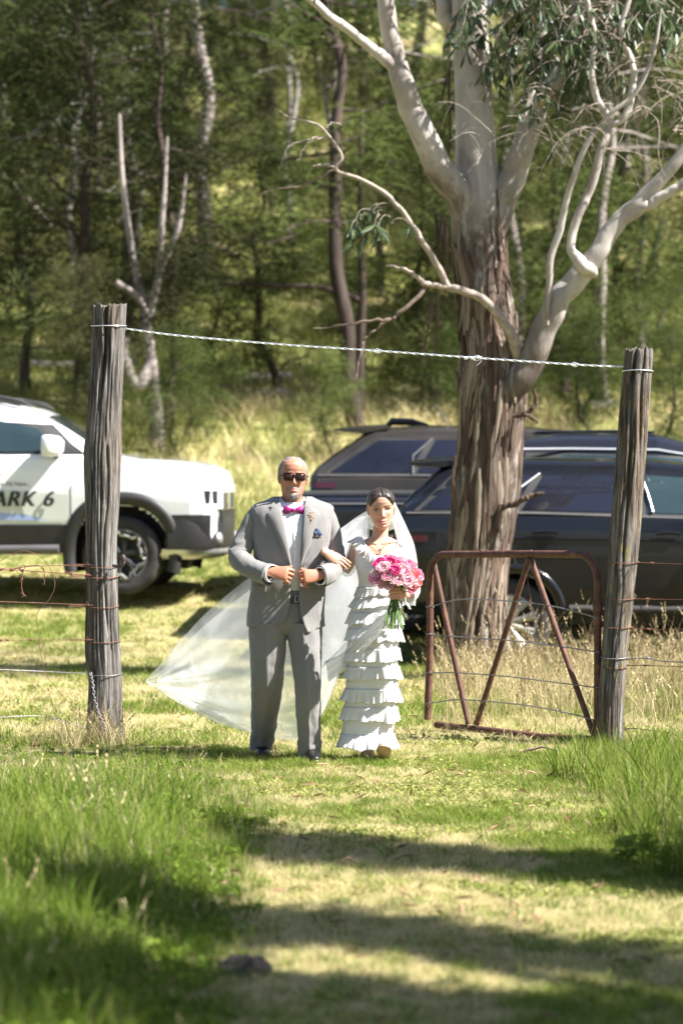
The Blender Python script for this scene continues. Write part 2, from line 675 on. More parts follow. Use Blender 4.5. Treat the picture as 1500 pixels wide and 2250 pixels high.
    o.data.attributes['scl'].data.foreach_set('value', (RNG.uniform(0.55, 1.15, n) * (1 - 0.62 * sstep(16.2, 17.8, y))).astype(np.float32))

    # --- dry grass round the gate, the tree and along the right fence
    D = [tuft('d', 12, 0.42, 0.08, 0.55, 0.0038, M_STRAW, 21, 0.3, 4, 0.25), tuft('d', 12, 0.50, 0.08, 0.8, 0.0036, M_DRY, 22, 0.35, 4, 0.3),
         tuft('d', 14, 0.34, 0.10, 1.0, 0.0036, M_STRAW, 23, 0.0, 4, 0.3), tuft('d', 10, 0.30, 0.08, 0.6, 0.0042, M_OLIVE, 24),
         tuft('d', 8, 0.62, 0.06, 0.5, 0.0034, M_DRY, 25, 0.7, 4, 0.15), tuft('d', 12, 0.36, 0.10, 0.9, 0.0036, M_BROWNG, 26, 0.0, 4, 0.3)]

    def dens_d(x, y):
        a = sstep(0.50, 0.85, x - 0.035 * (y - 19)) * sstep(18.6, 19.3, y) * sstep(25.6, 24.8, y)
        return a * (0.25 + 0.75 * sstep(0.35, 0.6, patch(x, y, 1.2, 51))) * (0.45 + 0.55 * sstep(19.5, 22.0, y))
    x, y = sample(1150, 18.6, 25.6, marg=0.5, dens=dens_d)
    n = len(x)
    near = sstep(20.5, 19.0, y)
    u = RNG.random(n)
    idx = np.where(u < 0.28, 0, np.where(u < 0.5, 1, np.where(u < 0.62, 2, np.where(u < 0.74, 3, np.where(u < 0.84, 4, 5)))))
    o = lay('dry_grass', x, y, idx, 0.5, 1.2, D, 'tall dry straw grass behind the gate and round the gum tree')
    o.data.attributes['scl'].data.foreach_set('value', (RNG.uniform(0.7, 1.2, n) * (1 - 0.5 * near)).astype(np.float32))
    # dead stalks leaning on the left post
    n = 60
    x = RNG.normal(-1.55, 0.16, n); y = RNG.normal(18.45, 0.12, n)
    lay('post_foot_grass', x, y, RNG.integers(0, 4, n), 0.45, 0.9, D, 'dead straw stalks and weeds at the foot of the left gate post', 0.3)

    # --- rough grass of the hillside
    H = [tuft('h', 10, 0.24, 0.16, 0.7, 0.014, M_OLIVE, 31), tuft('h', 10, 0.24, 0.16, 0.8, 0.013, M_STRAW, 32),
         tuft('h', 10, 0.22, 0.18, 0.7, 0.014, M_LIME, 33), tuft('h', 10, 0.36, 0.16, 0.6, 0.012, M_DRY, 34)]
    x, y = sample(16000, 33.5, 70, marg=2.0)
    n = len(x)
    g = patch(x, y, 0.22, 61)
    u = RNG.random(n)
    idx = np.where(g + 0.3 * (u - 0.5) > 0.66, np.where(u < 0.25, 3, 1), np.where(u < 0.4, 0, 2))
    lay('hillside_grass', x, y, idx, 0.7, 1.6, H, 'rough green and yellow grass on the slope behind the cars')


build_grass()

# ================================================================== posts, gate and wires
def mat_post(name, warm):
    t = NT(name)
    vec = t.coords((26, 26, 1.6))
    vec2 = t.coords((5, 5, 1.0))
    g = t.noise(1.6, 7, 0.7, vec)
    b = t.noise(1.5, 4, 0.6, vec2)
    col = t.ramp(g, [(0.34, (0.022, 0.018, 0.015)), (0.43, (0.085, 0.074, 0.065)), (0.55, (0.175, 0.160, 0.145)), (0.70, (0.32, 0.30, 0.28))])
    brown = t.ramp(g, [(0.36, (0.03, 0.02, 0.013)), (0.7, (0.24, 0.17, 0.11))])
    col = t.mix(t.ramp(b, [(0.46, (0, 0, 0)), (0.66, (0.75, 0.75, 0.75))]), col, brown)
    if warm:
        li = t.noise(7.0, 6, 0.7, t.coords((4, 4, 1.1)))
        col = t.mix(t.ramp(li, [(0.58, (0, 0, 0)), (0.66, (0.8, 0.8, 0.8))]), col, (0.30, 0.25, 0.06))
        rd = t.noise(3.0, 5, 0.7, t.coords((9, 9, 0.7)))
        col = t.mix(t.ramp(rd, [(0.63, (0, 0, 0)), (0.70, (0.7, 0.7, 0.7))]), col, (0.30, 0.10, 0.06))
    t.set('Base Color', col)
    t.set('Roughness', 0.9)
    t.b.inputs['Specular IOR Level'].default_value = 0.2
    t.bump(g, 1.0, 0.02)
    return t.mat


def post(name, ctr, mat, label, seed, crack):
    """ctr rows: px, py, half width px, d"""
    c = catmull(ctr, 230)
    base = W(c[0, 0], c[0, 1], c[0, 3])
    o = root(name, (base.x, base.y, gz(base.x, base.y)), label, 'post', 'weathered timber gate posts')
    n = 128
    ang = np.linspace(0, 2 * math.pi, n, endpoint=False)
    V = np.zeros((len(c), n, 3))
    for i, (px, py, hw, d) in enumerate(c):
        p = W(px, py, d)
        r = hw / F * d
        t = i / (len(c) - 1)
        q = np.stack([np.cos(ang) * 1.3, np.sin(ang) * 1.3, np.full(n, p.z * 1.1)], -1)
        lump = 0.07 * fbm(q, 3, seed)
        q = np.stack([np.cos(ang) * 11, np.sin(ang) * 11, np.full(n, p.z * 1.3)], -1)
        gr = fbm(q, 4, seed + 3, 0.65)
        groove = -0.22 * np.clip(-gr - 0.08, 0, 1) * 1.6 + 0.05 * gr
        ck = 0
        for (a0, wd, t0, t1, dep) in crack:
            dd = (ang - a0 - 0.10 * math.sin(p.z * 7 + seed) + math.pi) % (2 * math.pi) - math.pi
            ck = ck - dep * np.exp(-(dd / wd) ** 2) * float(sstep(t0, t0 + 0.08, t)) * float(1 - sstep(t1 - 0.02, t1 + 0.02, t) if t1 < 0.99 else 1)
        rr = r * (1 + lump + groove + ck)
        V[i, :, 0] = p.x + np.cos(ang) * rr
        V[i, :, 1] = p.y + np.sin(ang) * rr
        V[i, :, 2] = p.z
    # ragged top
    top = V[-1].copy()
    rag = 0.022 * vnoise(np.stack([np.cos(ang) * 9, np.sin(ang) * 9, ang * 0], -1), seed + 9)
    for k in range(1, 14):
        V[-k, :, 2] += rag * (1 - (k - 1) / 13.0)
    ctrp = V[-1].mean(0)
    caps = []
    for s in (0.86, 0.6, 0.3, 0.02):
        ring = ctrp + (V[-1] - ctrp) * s
        ring[:, 2] = ctrp[2] - 0.008 + 0.020 * vnoise(np.stack([ring[:, 0] * 70, ring[:, 1] * 70, ring[:, 0] * 0], -1), seed + 12)
        caps.append(ring)
    V = np.concatenate([V, np.stack(caps)], 0)
    MB().grid(V, True).build('timber', mat, o)
    return o


M_POST_L = mat_post('weathered_grey_timber', False)
M_POST_R = mat_post('weathered_lichen_timber', True)
LP = [(231, 1660, 43, 18.6), (231, 1600, 40, 18.6), (232, 1500, 36, 18.6), (226, 1430, 38, 18.6), (224, 1330, 35, 18.6), (223, 1200, 34, 18.6), (225, 1100, 38, 18.6),
      (226, 1000, 42, 18.6), (228, 960, 40, 18.6), (232, 880, 37, 18.6), (237, 780, 36, 18.6), (240, 700, 36, 18.6), (242, 672, 36, 18.6)]
RP = [(1336, 1670, 33, 18.4), (1338, 1600, 30, 18.4), (1348, 1450, 29, 18.4), (1362, 1300, 31, 18.4), (1372, 1180, 34, 18.4), (1380, 1080, 33, 18.4), (1390, 950, 33, 18.4),
      (1397, 850, 32, 18.4), (1402, 790, 31, 18.4), (1403, 768, 30, 18.4)]
post_l = post('gate_post', LP, M_POST_L, 'tall split grey timber gate post left of the couple, in front of the white ute', 3, [(-1.75, 0.10, 0.72, 1.0, 0.55), (-2.2, 0.05, 0.1, 0.55, 0.22), (-1.25, 0.05, 0.25, 0.62, 0.16)])
post_r = post('gate_post', RP, M_POST_R, 'lichened timber gate post on the right, hung with the rusty gate', 8, [(-1.9, 0.10, 0.5, 1.0, 0.3), (-1.2, 0.08, 0.6, 1.0, 0.2), (-1.6, 0.05, 0.0, 0.7, 0.14)])

M_RUST = NT('rusty_pipe')
_v = M_RUST.coords((1, 1, 1))
M_RUST.set('Base Color', M_RUST.ramp(M_RUST.noise(14, 6, 0.7, _v), [(0.3, (0.045, 0.018, 0.012)), (0.5, (0.095, 0.038, 0.025)), (0.64, (0.15, 0.068, 0.04)), (0.8, (0.22, 0.16, 0.13))]))
M_RUST.set('Roughness', 0.72)
M_RUST.set('Metallic', 0.15)
M_RUST.bump(M_RUST.noise(160, 3, 0.6, _v), 0.3, 0.003)
M_RUST = M_RUST.mat
M_WIRE_RUST = mat_plain('rusty_wire', (0.19, 0.085, 0.055), 0.75, 0.3, 0.4, 30)
M_WIRE_GREY = mat_plain('dull_galvanised_wire', (0.26, 0.25, 0.25), 0.5, 0.7, 0.25, 30)
M_WIRE_NEW = mat_plain('bright_galvanised_wire', (0.75, 0.77, 0.80), 0.38, 0.75, 0.1, 30)
M_IRON = mat_plain('old_iron', (0.10, 0.07, 0.06), 0.6, 0.6, 0.35, 25, 0.3, 90)


def wpts(rows, n=60):
    c = catmull(rows, n)
    return [W(*r[:3]) for r in c]


def twisted(mb, pts, r, pitch, wr, n=6, phase=0.0):
    """two strands wound round each other along pts"""
    P = np.array([tuple(p) for p in pts])
    L = np.concatenate([[0], np.cumsum(np.linalg.norm(np.diff(P, axis=0), axis=1))])
    k = max(8, int(L[-1] / pitch * 7))
    s = np.linspace(0, L[-1], k)
    C = np.stack([np.interp(s, L, P[:, a]) for a in range(3)], -1)
    T = np.gradient(C, axis=0)
    T /= np.linalg.norm(T, axis=1)[:, None]
    u = np.cross(T, (0, 1, 0.01)); u /= np.linalg.norm(u, axis=1)[:, None]
    v = np.cross(T, u)
    for ph in (0, math.pi):
        a = s / pitch * 2 * math.pi + ph + phase
        Q = C + r * (np.cos(a)[:, None] * u + np.sin(a)[:, None] * v)
        mb.tube(Q, wr, n)
    return mb


def barb_knot(mb, p, ax, r=0.007, turns=3, wr=0.0018, ends=0.022):
    ax = Vector(ax).normalized()
    u = ax.orthogonal().normalized(); v = ax.cross(u)
    pts = []
    for i in range(turns * 8 + 1):
        a = i / 8 * 2 * math.pi
        pts.append(p + ax * ((i / (turns * 8) - 0.5) * turns * wr * 2.6) + (u * math.cos(a) + v * math.sin(a)) * r)
    pts = [pts[0] + (pts[0] - p).normalized() * ends] + pts + [pts[-1] + (pts[-1] - p).normalized() * ends]
    mb.tube(pts, wr, 5)


def wrap(mb, post_rows, py, d, wr, dz=0.0, grow=1.07, a0=0.0, a1=2 * math.pi):
    """a loop of wire round a post at picture row py"""
    rows = np.array(post_rows)
    o = np.argsort(rows[:, 1])
    px = np.interp(py, rows[o, 1], rows[o, 0]); hw = np.interp(py, rows[o, 1], rows[o, 2])
    c = W(px, py, d); r = hw / F * d * grow
    pts = [Vector((c.x + r * math.cos(a), c.y + r * math.sin(a), c.z + dz * math.sin(a * 1.0))) for a in np.linspace(a0, a1, 40)]
    mb.tube(pts, wr, 6)


def build_wires():
    # the overhead wire between the post tops
    mb = MB()
    rows = [(275, 722, 18.6), (400, 738, 18.58), (620, 757, 18.55), (830, 771, 18.5), (1040, 786, 18.46), (1260, 801, 18.42), (1372, 806, 18.4)]
    twisted(mb, wpts(rows, 80), 0.0042, 0.11, 0.0035)
    wrap(mb, LP, 716, 18.6, 0.0032, 0.004)
    wrap(mb, RP, 816, 18.4, 0.0032, -0.006)
    for (px, py) in ((830, 771), (1262, 801)):
        c = W(px, py, 18.48)
        mb.tube([c + Vector((x, 0, z)) for x, z in ((-0.03, 0), (-0.004, 0.014), (0.03, 0.0))], 0.003, 5)
        mb.tube([c + Vector((x, 0, z)) for x, z in ((-0.03, 0), (0.004, -0.014), (0.03, 0.0))], 0.003, 5)
    c = W(1040, 787, 18.46)
    for k in range(3):
        barb_knot(mb, c + Vector((-0.05 + 0.04 * k, -0.004, 0)), (1, 0, -0.07), 0.009, 3, 0.0026, 0.012)
    mb.tube([c + Vector((0.02 + 0.022 * math.cos(a), -0.008, 0.016 * math.sin(a))) for a in np.linspace(0, 6.0, 20)], 0.0026, 5)
    mb.tube([c + Vector((0.05, -0.005, 0)), c + Vector((0.045, -0.006, -0.02)), c + Vector((0.02, -0.006, -0.045))], 0.0024, 5)
    tag(mb.build('overhead_wire', M_WIRE_NEW), 'bright twisted wire strung overhead between the two gate post tops', 'wire')

    # strands from the left post out of the picture
    def left(name, rows, mat, wr, label, py, barbs=(), knot=True, wraploop=True):
        mb = MB()
        pts = wpts(rows, 50)
        mb.tube(pts, wr, 6)
        for b in barbs:
            i = int(b * 49)
            barb_knot(mb, pts[i], pts[min(i + 1, 49)] - pts[i - 1], wr * 2.2, 3, wr * 0.8)
        if knot:
            k = W(165, py, 18.46)
            mb.tube([k + Vector((0.06 * t, 0.009 * math.cos(t * 30), 0.009 * math.sin(t * 30))) for t in np.linspace(-0.5, 0.9, 60)], wr * 0.8, 5)
            mb.tube([k + Vector((0.06, 0, 0)), k + Vector((0.075, -0.01, 0.02)), k + Vector((0.09, 0, 0.0)), k + Vector((0.075, 0.0, -0.006))], wr * 0.8, 5)
        if wraploop:
            wrap(mb, LP, py + 1, 18.6, wr, 0.010)
        return tag(mb.build(name, mat), label, 'wire', 'wires of the left fence')
    left('fence_wire', [(-60, 1262, 18.0), (0, 1253, 18.2), (60, 1245, 18.35), (110, 1243, 18.4), (190, 1241, 18.5), (205, 1242, 18.42)], M_WIRE_RUST, 0.0023, 'topmost rusty wire tied off to the left post below its iron hook', 1242)
    left('fence_wire', [(-60, 1248, 18.0), (20, 1252, 18.2), (60, 1254, 18.3), (160, 1261, 18.4), (200, 1264, 18.44)], M_WIRE_RUST, 0.0034, 'thick rusty barbed wire with broken ends hanging, second from top on the left post', 1265, (0.05, 0.15, 0.2, 0.3, 0.45, 0.75), True)
    left('fence_wire', [(-60, 1320, 18.0), (0, 1322, 18.2), (90, 1325, 18.35), (205, 1330, 18.42)], M_WIRE_RUST, 0.0022, 'straight rusty plain wire on the left post, level with the man\'s belt', 1330)
    left('fence_wire', [(-60, 1408, 18.0), (0, 1407, 18.2), (90, 1406, 18.35), (205, 1406, 18.42)], M_WIRE_RUST, 0.0024, 'rusty barbed wire spliced with grey strand on the left post, above the chain', 1406, (0.1, 0.35, 0.42, 0.6), True)
    left('fence_wire', [(-60, 1468, 18.0), (0, 1471, 18.2), (90, 1475, 18.35), (190, 1480, 18.42)], M_WIRE_GREY, 0.0024, 'pale galvanised wire running to the top of the chain on the left post', 1478, (), False)
    left('fence_wire', [(-60, 1578, 18.0), (0, 1576, 18.2), (80, 1573, 18.35), (130, 1582, 18.38), (190, 1600, 18.42)], M_WIRE_GREY, 0.0024, 'lowest grey wire sagging through the grass to the left post foot', 1601, (0.7,), False)
    # loose ends
    mb = MB()
    for rows in ([(20, 1256, 18.3), (40, 1247, 18.3), (56, 1242, 18.3), (50, 1262, 18.28), (48, 1290, 18.28), (52, 1306, 18.28), (57, 1310, 18.28)],
                 [(40, 1250, 18.3), (60, 1244, 18.29), (86, 1243, 18.28), (97, 1252, 18.28), (99, 1266, 18.28), (97, 1285, 18.28)]):
        pts = wpts(rows, 40)
        mb.tube(pts, 0.0028, 5)
        for i in (22, 32):
            barb_knot(mb, pts[i], pts[i + 1] - pts[i - 1], 0.005, 2, 0.002, 0.014)
    tag(mb.build('loose_barbed_wire', M_WIRE_RUST), 'two broken rusty barbed ends hanging from the left fence', 'wire')
    mb = MB()
    mb.tube(wpts([(-40, 1260, 18.2), (0, 1233, 18.25), (40, 1213, 18.25), (60, 1211, 18.25), (90, 1224, 18.25), (112, 1250, 18.25), (121, 1285, 18.25), (110, 1315, 18.25), (83, 1347, 18.25),
                   (85, 1400, 18.25), (95, 1460, 18.25), (108, 1492, 18.25), (150, 1540, 18.22), (200, 1590, 18.2), (236, 1625, 18.2)], 120), 0.0019, 5)
    tag(mb.build('loose_plain_wire', M_WIRE_RUST), 'long thin loose wire curling in a hoop left of the left post', 'wire')

    # chain on the left post
    ch = root('chain', W(200, 1478, 18.37), 'thin galvanised chain hanging slack down the left gate post', 'chain')
    rows = [(199, 1478, 18.385), (204, 1500, 18.36), (208, 1535, 18.34), (218, 1568, 18.34), (228, 1592, 18.34), (236, 1612, 18.33)]
    pts = wpts(rows, 27)
    for i in range(26):
        a, b = pts[i], pts[i + 1]
        ax = (b - a).normalized()
        u = ax.cross(Vector((0, 1, 0))).normalized()
        if i % 2:
            u = ax.cross(u).normalized()
        c = (a + b) / 2
        L = (b - a).length * 0.72
        loop = [c + ax * (L * math.cos(t)) + u * (0.0075 * math.sin(t)) for t in np.linspace(0, 2 * math.pi, 13)]
        MB().tube(loop, 0.0026, 5, False).build('link', M_WIRE_GREY, ch)
    # iron hook on the left post
    mb = MB()
    mb.tube(wpts([(250, 1243, 18.5), (262, 1245, 18.43), (271, 1240, 18.42), (273, 1232, 18.42)], 14), [0.010] * 10 + [0.011] * 4, 10)
    mb.ellipsoid(W(271, 1227, 18.42), (0.0165, 0.0165, 0.026), 14, 10)
    tag(mb.build('gate_hook', M_IRON), 'rusty iron gate hook with a domed head on the left post', 'hook')

    # strands on the right of the right post
    def right(rows, mat, wr, label, py, tw=False, barbs=()):
        mb = MB()
        pts = wpts(rows, 40)
        if tw:
            twisted(mb, pts, wr, 0.05, wr * 0.9)
        else:
            mb.tube(pts, wr, 6)
        for b in barbs:
            i = int(b * 39)
            barb_knot(mb, pts[i], pts[i + 1] - pts[i - 1], wr * 2.0, 4, wr * 0.75, 0.010)
        wrap(mb, RP, py, 18.4, wr, 0.008)
        tag(mb.build('fence_wire', mat), label, 'wire', 'wires of the right fence')
    right([(1395, 1236, 18.3), (1450, 1238, 18.2), (1520, 1240, 18.0), (1600, 1243, 17.8)], M_WIRE_RUST, 0.0026, 'topmost rusty wire of the right fence across the black car door', 1234, False, (0.25,))
    right([(1392, 1316, 18.3), (1450, 1317, 18.2), (1520, 1318, 18.0), (1600, 1319, 17.8)], M_WIRE_RUST, 0.0026, 'second rusty wire from the top of the right fence', 1314, False, (0.18,))
    right([(1385, 1380, 18.3), (1450, 1384, 18.2), (1520, 1384, 18.0), (1600, 1386, 17.8)], M_WIRE_RUST, 0.0026, 'third rusty wire from the top of the right fence', 1376, False, (0.22,))
    right([(1378, 1448, 18.3), (1420, 1446, 18.25), (1450, 1452, 18.2), (1520, 1456, 18.0), (1600, 1460, 17.8)], M_WIRE_GREY, 0.0027, 'twisted grey wire of the right fence, joined with a rusty loop', 1443, True, (0.3,))
    right([(1375, 1462, 18.3), (1450, 1463, 18.2), (1520, 1466, 18.0), (1600, 1468, 17.8)], M_WIRE_RUST, 0.0026, 'lowest rusty wire of the right fence, just above the grass', 1464, False, (0.2,))


build_wires()


def build_gate():
    A = W(1312, 1622, 18.42)   # hinge side, foot
    B = W(944, 1592, 19.55)    # free side, foot
    ax = Vector((B.x - A.x, B.y - A.y, 0)); Lg = ax.length; ax.normalize()
    z0 = gz(A.x, A.y) + 0.03

    def G(s, h):               # along the gate from the hinge 0..1, height
        sag = -0.02 * s
        return Vector((A.x + ax.x * Lg * s, A.y + ax.y * Lg * s, z0 + h + sag))
    Ht = 1.15
    g = root('field_gate', (A.x, A.y, z0), 'rusty tubular field gate with W braces standing open beside the right post', 'gate')
    # bent top frame in one pipe
    pts = [G(0, 0.0), G(0, 0.5)]
    for a in np.linspace(0, 90, 9):
        pts.append(G(0.11 - 0.11 * math.cos(R(a)), Ht - 0.17 + 0.17 * math.sin(R(a))))
    pts += [G(0.3, Ht), G(0.5, Ht), G(0.7, Ht - 0.005)]
    for a in np.linspace(90, 0, 9):
        pts.append(G(1 - 0.09 + 0.09 * math.cos(R(a)), Ht - 0.14 + 0.14 * math.sin(R(a)) - 0.008))
    pts += [G(1.0, 0.5), G(1.015, 0.06)]
    fr = MB().tube(pts, 0.0235, 14).build('frame', M_RUST, g)
    MB().tube([G(-0.01, 0.01), G(0.3, 0.0), G(0.6, 0.015), G(0.96, 0.03)], 0.0225, 14).build('bottom_rail', M_RUST, g)
    for a, b in ((G(0.02, 0.03), G(0.385, Ht - 0.03)), (G(0.71, 0.05), G(0.395, Ht - 0.03)), (G(0.76, 0.05), G(0.975, Ht - 0.07))):
        MB().tube([a, (a + b) / 2, b], 0.0185, 12).build('brace', M_RUST, g)
    # collars
    for s, h in ((0.0, 0.83), (0.0, 0.10)):
        MB().tube([G(s, h - 0.03), G(s, h + 0.03)], 0.031, 14).build('hinge_collar', M_RUST, g)
    mb = MB()
    c = G(0, 0.83)
    mb.tube([c, c + Vector((0.05, -0.015, 0.005)), c + Vector((0.085, -0.02, 0.0))], 0.011, 8)
    mb.tube([c + Vector((0.055, -0.02, -0.03)), c + Vector((0.055, -0.02, 0.03))], 0.012, 8)
    mb.build('hinge_pin', M_IRON, g)
    for s in (0.385, 0.68, 0.05):
        p = G(s, Ht + 0.0)
        MB().tube([p + Vector((0.004 * a / 6.283, 0.027 * math.cos(a), 0.027 * math.sin(a))) for a in np.linspace(0, 12.566, 28)], 0.0022, 5, False).build('wire_tie', M_WIRE_RUST, g)
    # strands
    for hl, hm, hr in ((0.76, 0.83, 0.73), (0.55, 0.58, 0.55), (0.33, 0.35, 0.30), (0.125, 0.18, 0.10)):
        mb = MB()
        pts = [G(s, h) + Vector((0, -0.022, 0)) for s, h in zip(np.linspace(0, 1, 7), np.interp(np.linspace(0, 1, 7), (0, 0.25, 0.5, 0.8, 1), (hl, hm, hm + 0.02, hm + 0.03, hr + 0.07)))]
        twisted(mb, [Vector(r) for r in catmull([tuple(p) for p in pts], 30)], 0.0026, 0.045, 0.0026)
        for s in (0.0, 1.0):
            q = G(s, hl if s == 0 else hr + 0.07)
            mb.tube([q + Vector((0.026 * math.cos(a), 0.026 * math.sin(a), 0.004 * math.sin(3 * a))) for a in np.linspace(0, 6.283, 14)], 0.0028, 5, False)
        mb.build('gate_wire', M_WIRE_GREY, g)
    for s, h0, h1 in ((0.395, 1.10, 0.52), (0.43, 0.6, 0.0), (0.72, 0.15, 0.03), (0.70, 1.12, 0.86)):
        pts = [G(s + 0.012 * math.sin(k * 1.3), h0 + (h1 - h0) * k / 8) + Vector((0, -0.026, 0)) for k in range(9)]
        MB().tube(pts, 0.0019, 5).build('dropper_wire', M_WIRE_RUST, g)


build_gate()

# ================================================================== the big gum tree
TD = 24.5


def mat_gum():
    t = NT('gum_bark')
    vec = t.coords((1, 1, 0.35))
    a = t.noise(2.2, 5, 0.6, vec, 0.6)
    b = t.noise(6.5, 7, 0.72, t.coords((1, 1, 0.24)), 0.9)
    c = t.noise(22.0, 6, 0.7, t.coords((1, 1, 0.14)), 0.5)
    smooth = t.ramp(a, [(0.34, (0.15, 0.12, 0.10)), (0.43, (0.32, 0.28, 0.25)), (0.58, (0.47, 0.43, 0.39)), (0.72, (0.27, 0.215, 0.165))])
    smooth = t.mix(t.ramp(t.noise(11, 6, 0.75, t.coords((1, 1, 0.5)), 0.5), [(0.57, (0, 0, 0)), (0.68, (0.7, 0.7, 0.7))]), smooth, (0.20, 0.125, 0.08))
    smooth = t.mix(t.ramp(t.noise(26, 3, 0.6, t.coords((1, 1, 0.8))), [(0.70, (0, 0, 0)), (0.76, (0.9, 0.9, 0.9))]), smooth, (0.06, 0.04, 0.03))
    rough = t.ramp(b, [(0.34, (0.025, 0.016, 0.011)), (0.44, (0.078, 0.056, 0.043)), (0.50, (0.15, 0.118, 0.094)), (0.55, (0.32, 0.275, 0.235)), (0.72, (0.46, 0.415, 0.37))])
    rough = t.mix(t.ramp(c, [(0.34, (0.75, 0.75, 0.75)), (0.5, (0, 0, 0))]), rough, (0.05, 0.03, 0.02))
    big = t.noise(3.2, 5, 0.65, t.coords((1, 1, 0.42)), 1.2)
    rough = t.mix(t.ramp(big, [(0.44, (0.9, 0.9, 0.9)), (0.58, (0, 0, 0))]), rough, t.ramp(c, [(0.3, (0.02, 0.012, 0.008)), (0.7, (0.10, 0.062, 0.042))]))
    t.set('Base Color', t.mix(t.attr('rough_bark'), smooth, rough))
    t.set('Roughness', 0.85)
    t.b.inputs['Specular IOR Level'].default_value = 0.25
    h = t.mix(t.attr('rough_bark'), t.mix(0.75, a, (0.5, 0.5, 0.5)), t.mix(0.5, b, c))
    t.bump(h, 0.8, 0.03)
    return t.mat


M_GUM = mat_gum()
M_STRIP = mat_plain('peeling_bark', (0.098, 0.066, 0.049), 0.9, 0, 0.55, 12, 0.6, 60, 0.15, 0, (1, 1, 0.15))
M_STRIP2 = mat_plain('pale_peeling_bark', (0.21, 0.165, 0.125), 0.9, 0, 0.4, 12, 0.6, 60, 0.15, 0, (1, 1, 0.15))
M_TWIG = mat_plain('grey_twig', (0.30, 0.245, 0.20), 0.85, 0, 0.35, 20)
M_TWIGD = mat_plain('dark_twig', (0.17, 0.12, 0.09), 0.85, 0, 0.35, 20)
M_GLEAF = mat_leaf('gum_leaf', (0.04, 0.065, 0.024), (0.115, 0.15, 0.06), 0.25, 0.4, 0.5)
M_GLEAF_OLD = mat_leaf('gum_leaf_dry', (0.22, 0.16, 0.07), (0.38, 0.26, 0.10), 0.3, 0.5, 0.4)


def limb(rows, n, seg, seed, rough=None, amp=0.05, ridge=0.0, d=TD):
    """rows: px, py, half width px, depth offset -> vertices (n, seg, 3), roughness per ring"""
    c = catmull(rows, n)
    pts = np.array([tuple(W(r[0], r[1], d + r[3])) for r in c])
    rad = c[:, 2] / F * (d + c[:, 3])
    if ridge == 0:
        wob = np.stack([fbm(np.stack([np.arange(n) * 0.22, np.full(n, seed * 3.7 + k * 11), np.zeros(n)], -1), 2, 7) for k in range(3)], -1)
        pts = pts + wob * 0.022
    V = tube_rings(pts, rad, seg)
    C = pts[:, None, :]
    ang = np.linspace(0, 2 * math.pi, seg, endpoint=False)
    A = np.broadcast_to(ang, (n, seg))
    Zs = np.broadcast_to(np.concatenate([[0], np.cumsum(np.linalg.norm(np.diff(pts, axis=0), axis=1))])[:, None], (n, seg))
    q = np.stack([np.cos(A) * 1.2, np.sin(A) * 1.2, Zs * 2.0], -1).reshape(-1, 3)
    k = 1 + amp * fbm(q, 3, seed).reshape(n, seg)
    if ridge:
        rg = np.asarray(rough).reshape(-1, 1) if rough is not None else 1
        q = np.stack([np.cos(A) * 5, np.sin(A) * 5, Zs * 1.6], -1).reshape(-1, 3)
        k = k + ridge * rg * fbm(q, 4, seed + 5, 0.6).reshape(n, seg)
    return C + (V - C) * k[..., None], pts, rad


def add_limb(parent, name, rows, seed, n=60, seg=24, rough=0.0, amp=0.06, ridge=0.0, cap=True):
    if name == 'limb':
        rows = [(r[0], r[1], r[2] * (0.88 if r[2] > 14 else 0.78), r[3]) for r in rows]
    rg = np.broadcast_to(np.asarray(rough, float), (n,)) if np.ndim(rough) == 0 else np.interp(np.linspace(0, 1, n), np.linspace(0, 1, len(rough)), rough)
    V, pts, rad = limb(rows, n, seg, seed, rg, amp, ridge)
    mb = MB().grid(V, True)
    mb.add(V[-1], [tuple(range(seg))])
    o = mb.build(name, M_GUM, parent)
    set_attr(o, 'rough_bark', np.concatenate([np.repeat(rg, seg), np.full(seg, rg[-1])]))
    return o, pts, rad


def leaf_mesh():
    L, w = 0.13, 0.011
    V, Fc = [], []
    for i in range(6):
        t = i / 5
        ww = w * math.sin(math.pi * min(1, t * 0.97 + 0.03)) ** 0.8 + 0.0006
        bend = 0.018 * t * t
        V += [(-ww, bend, -L * t), (0, bend + ww * 0.35, -L * t), (ww, bend, -L * t)]
    for i in range(5):
        a = 3 * i
        Fc += [(a, a + 1, a + 4, a + 3), (a + 1, a + 2, a + 5, a + 4)]
    return V, Fc


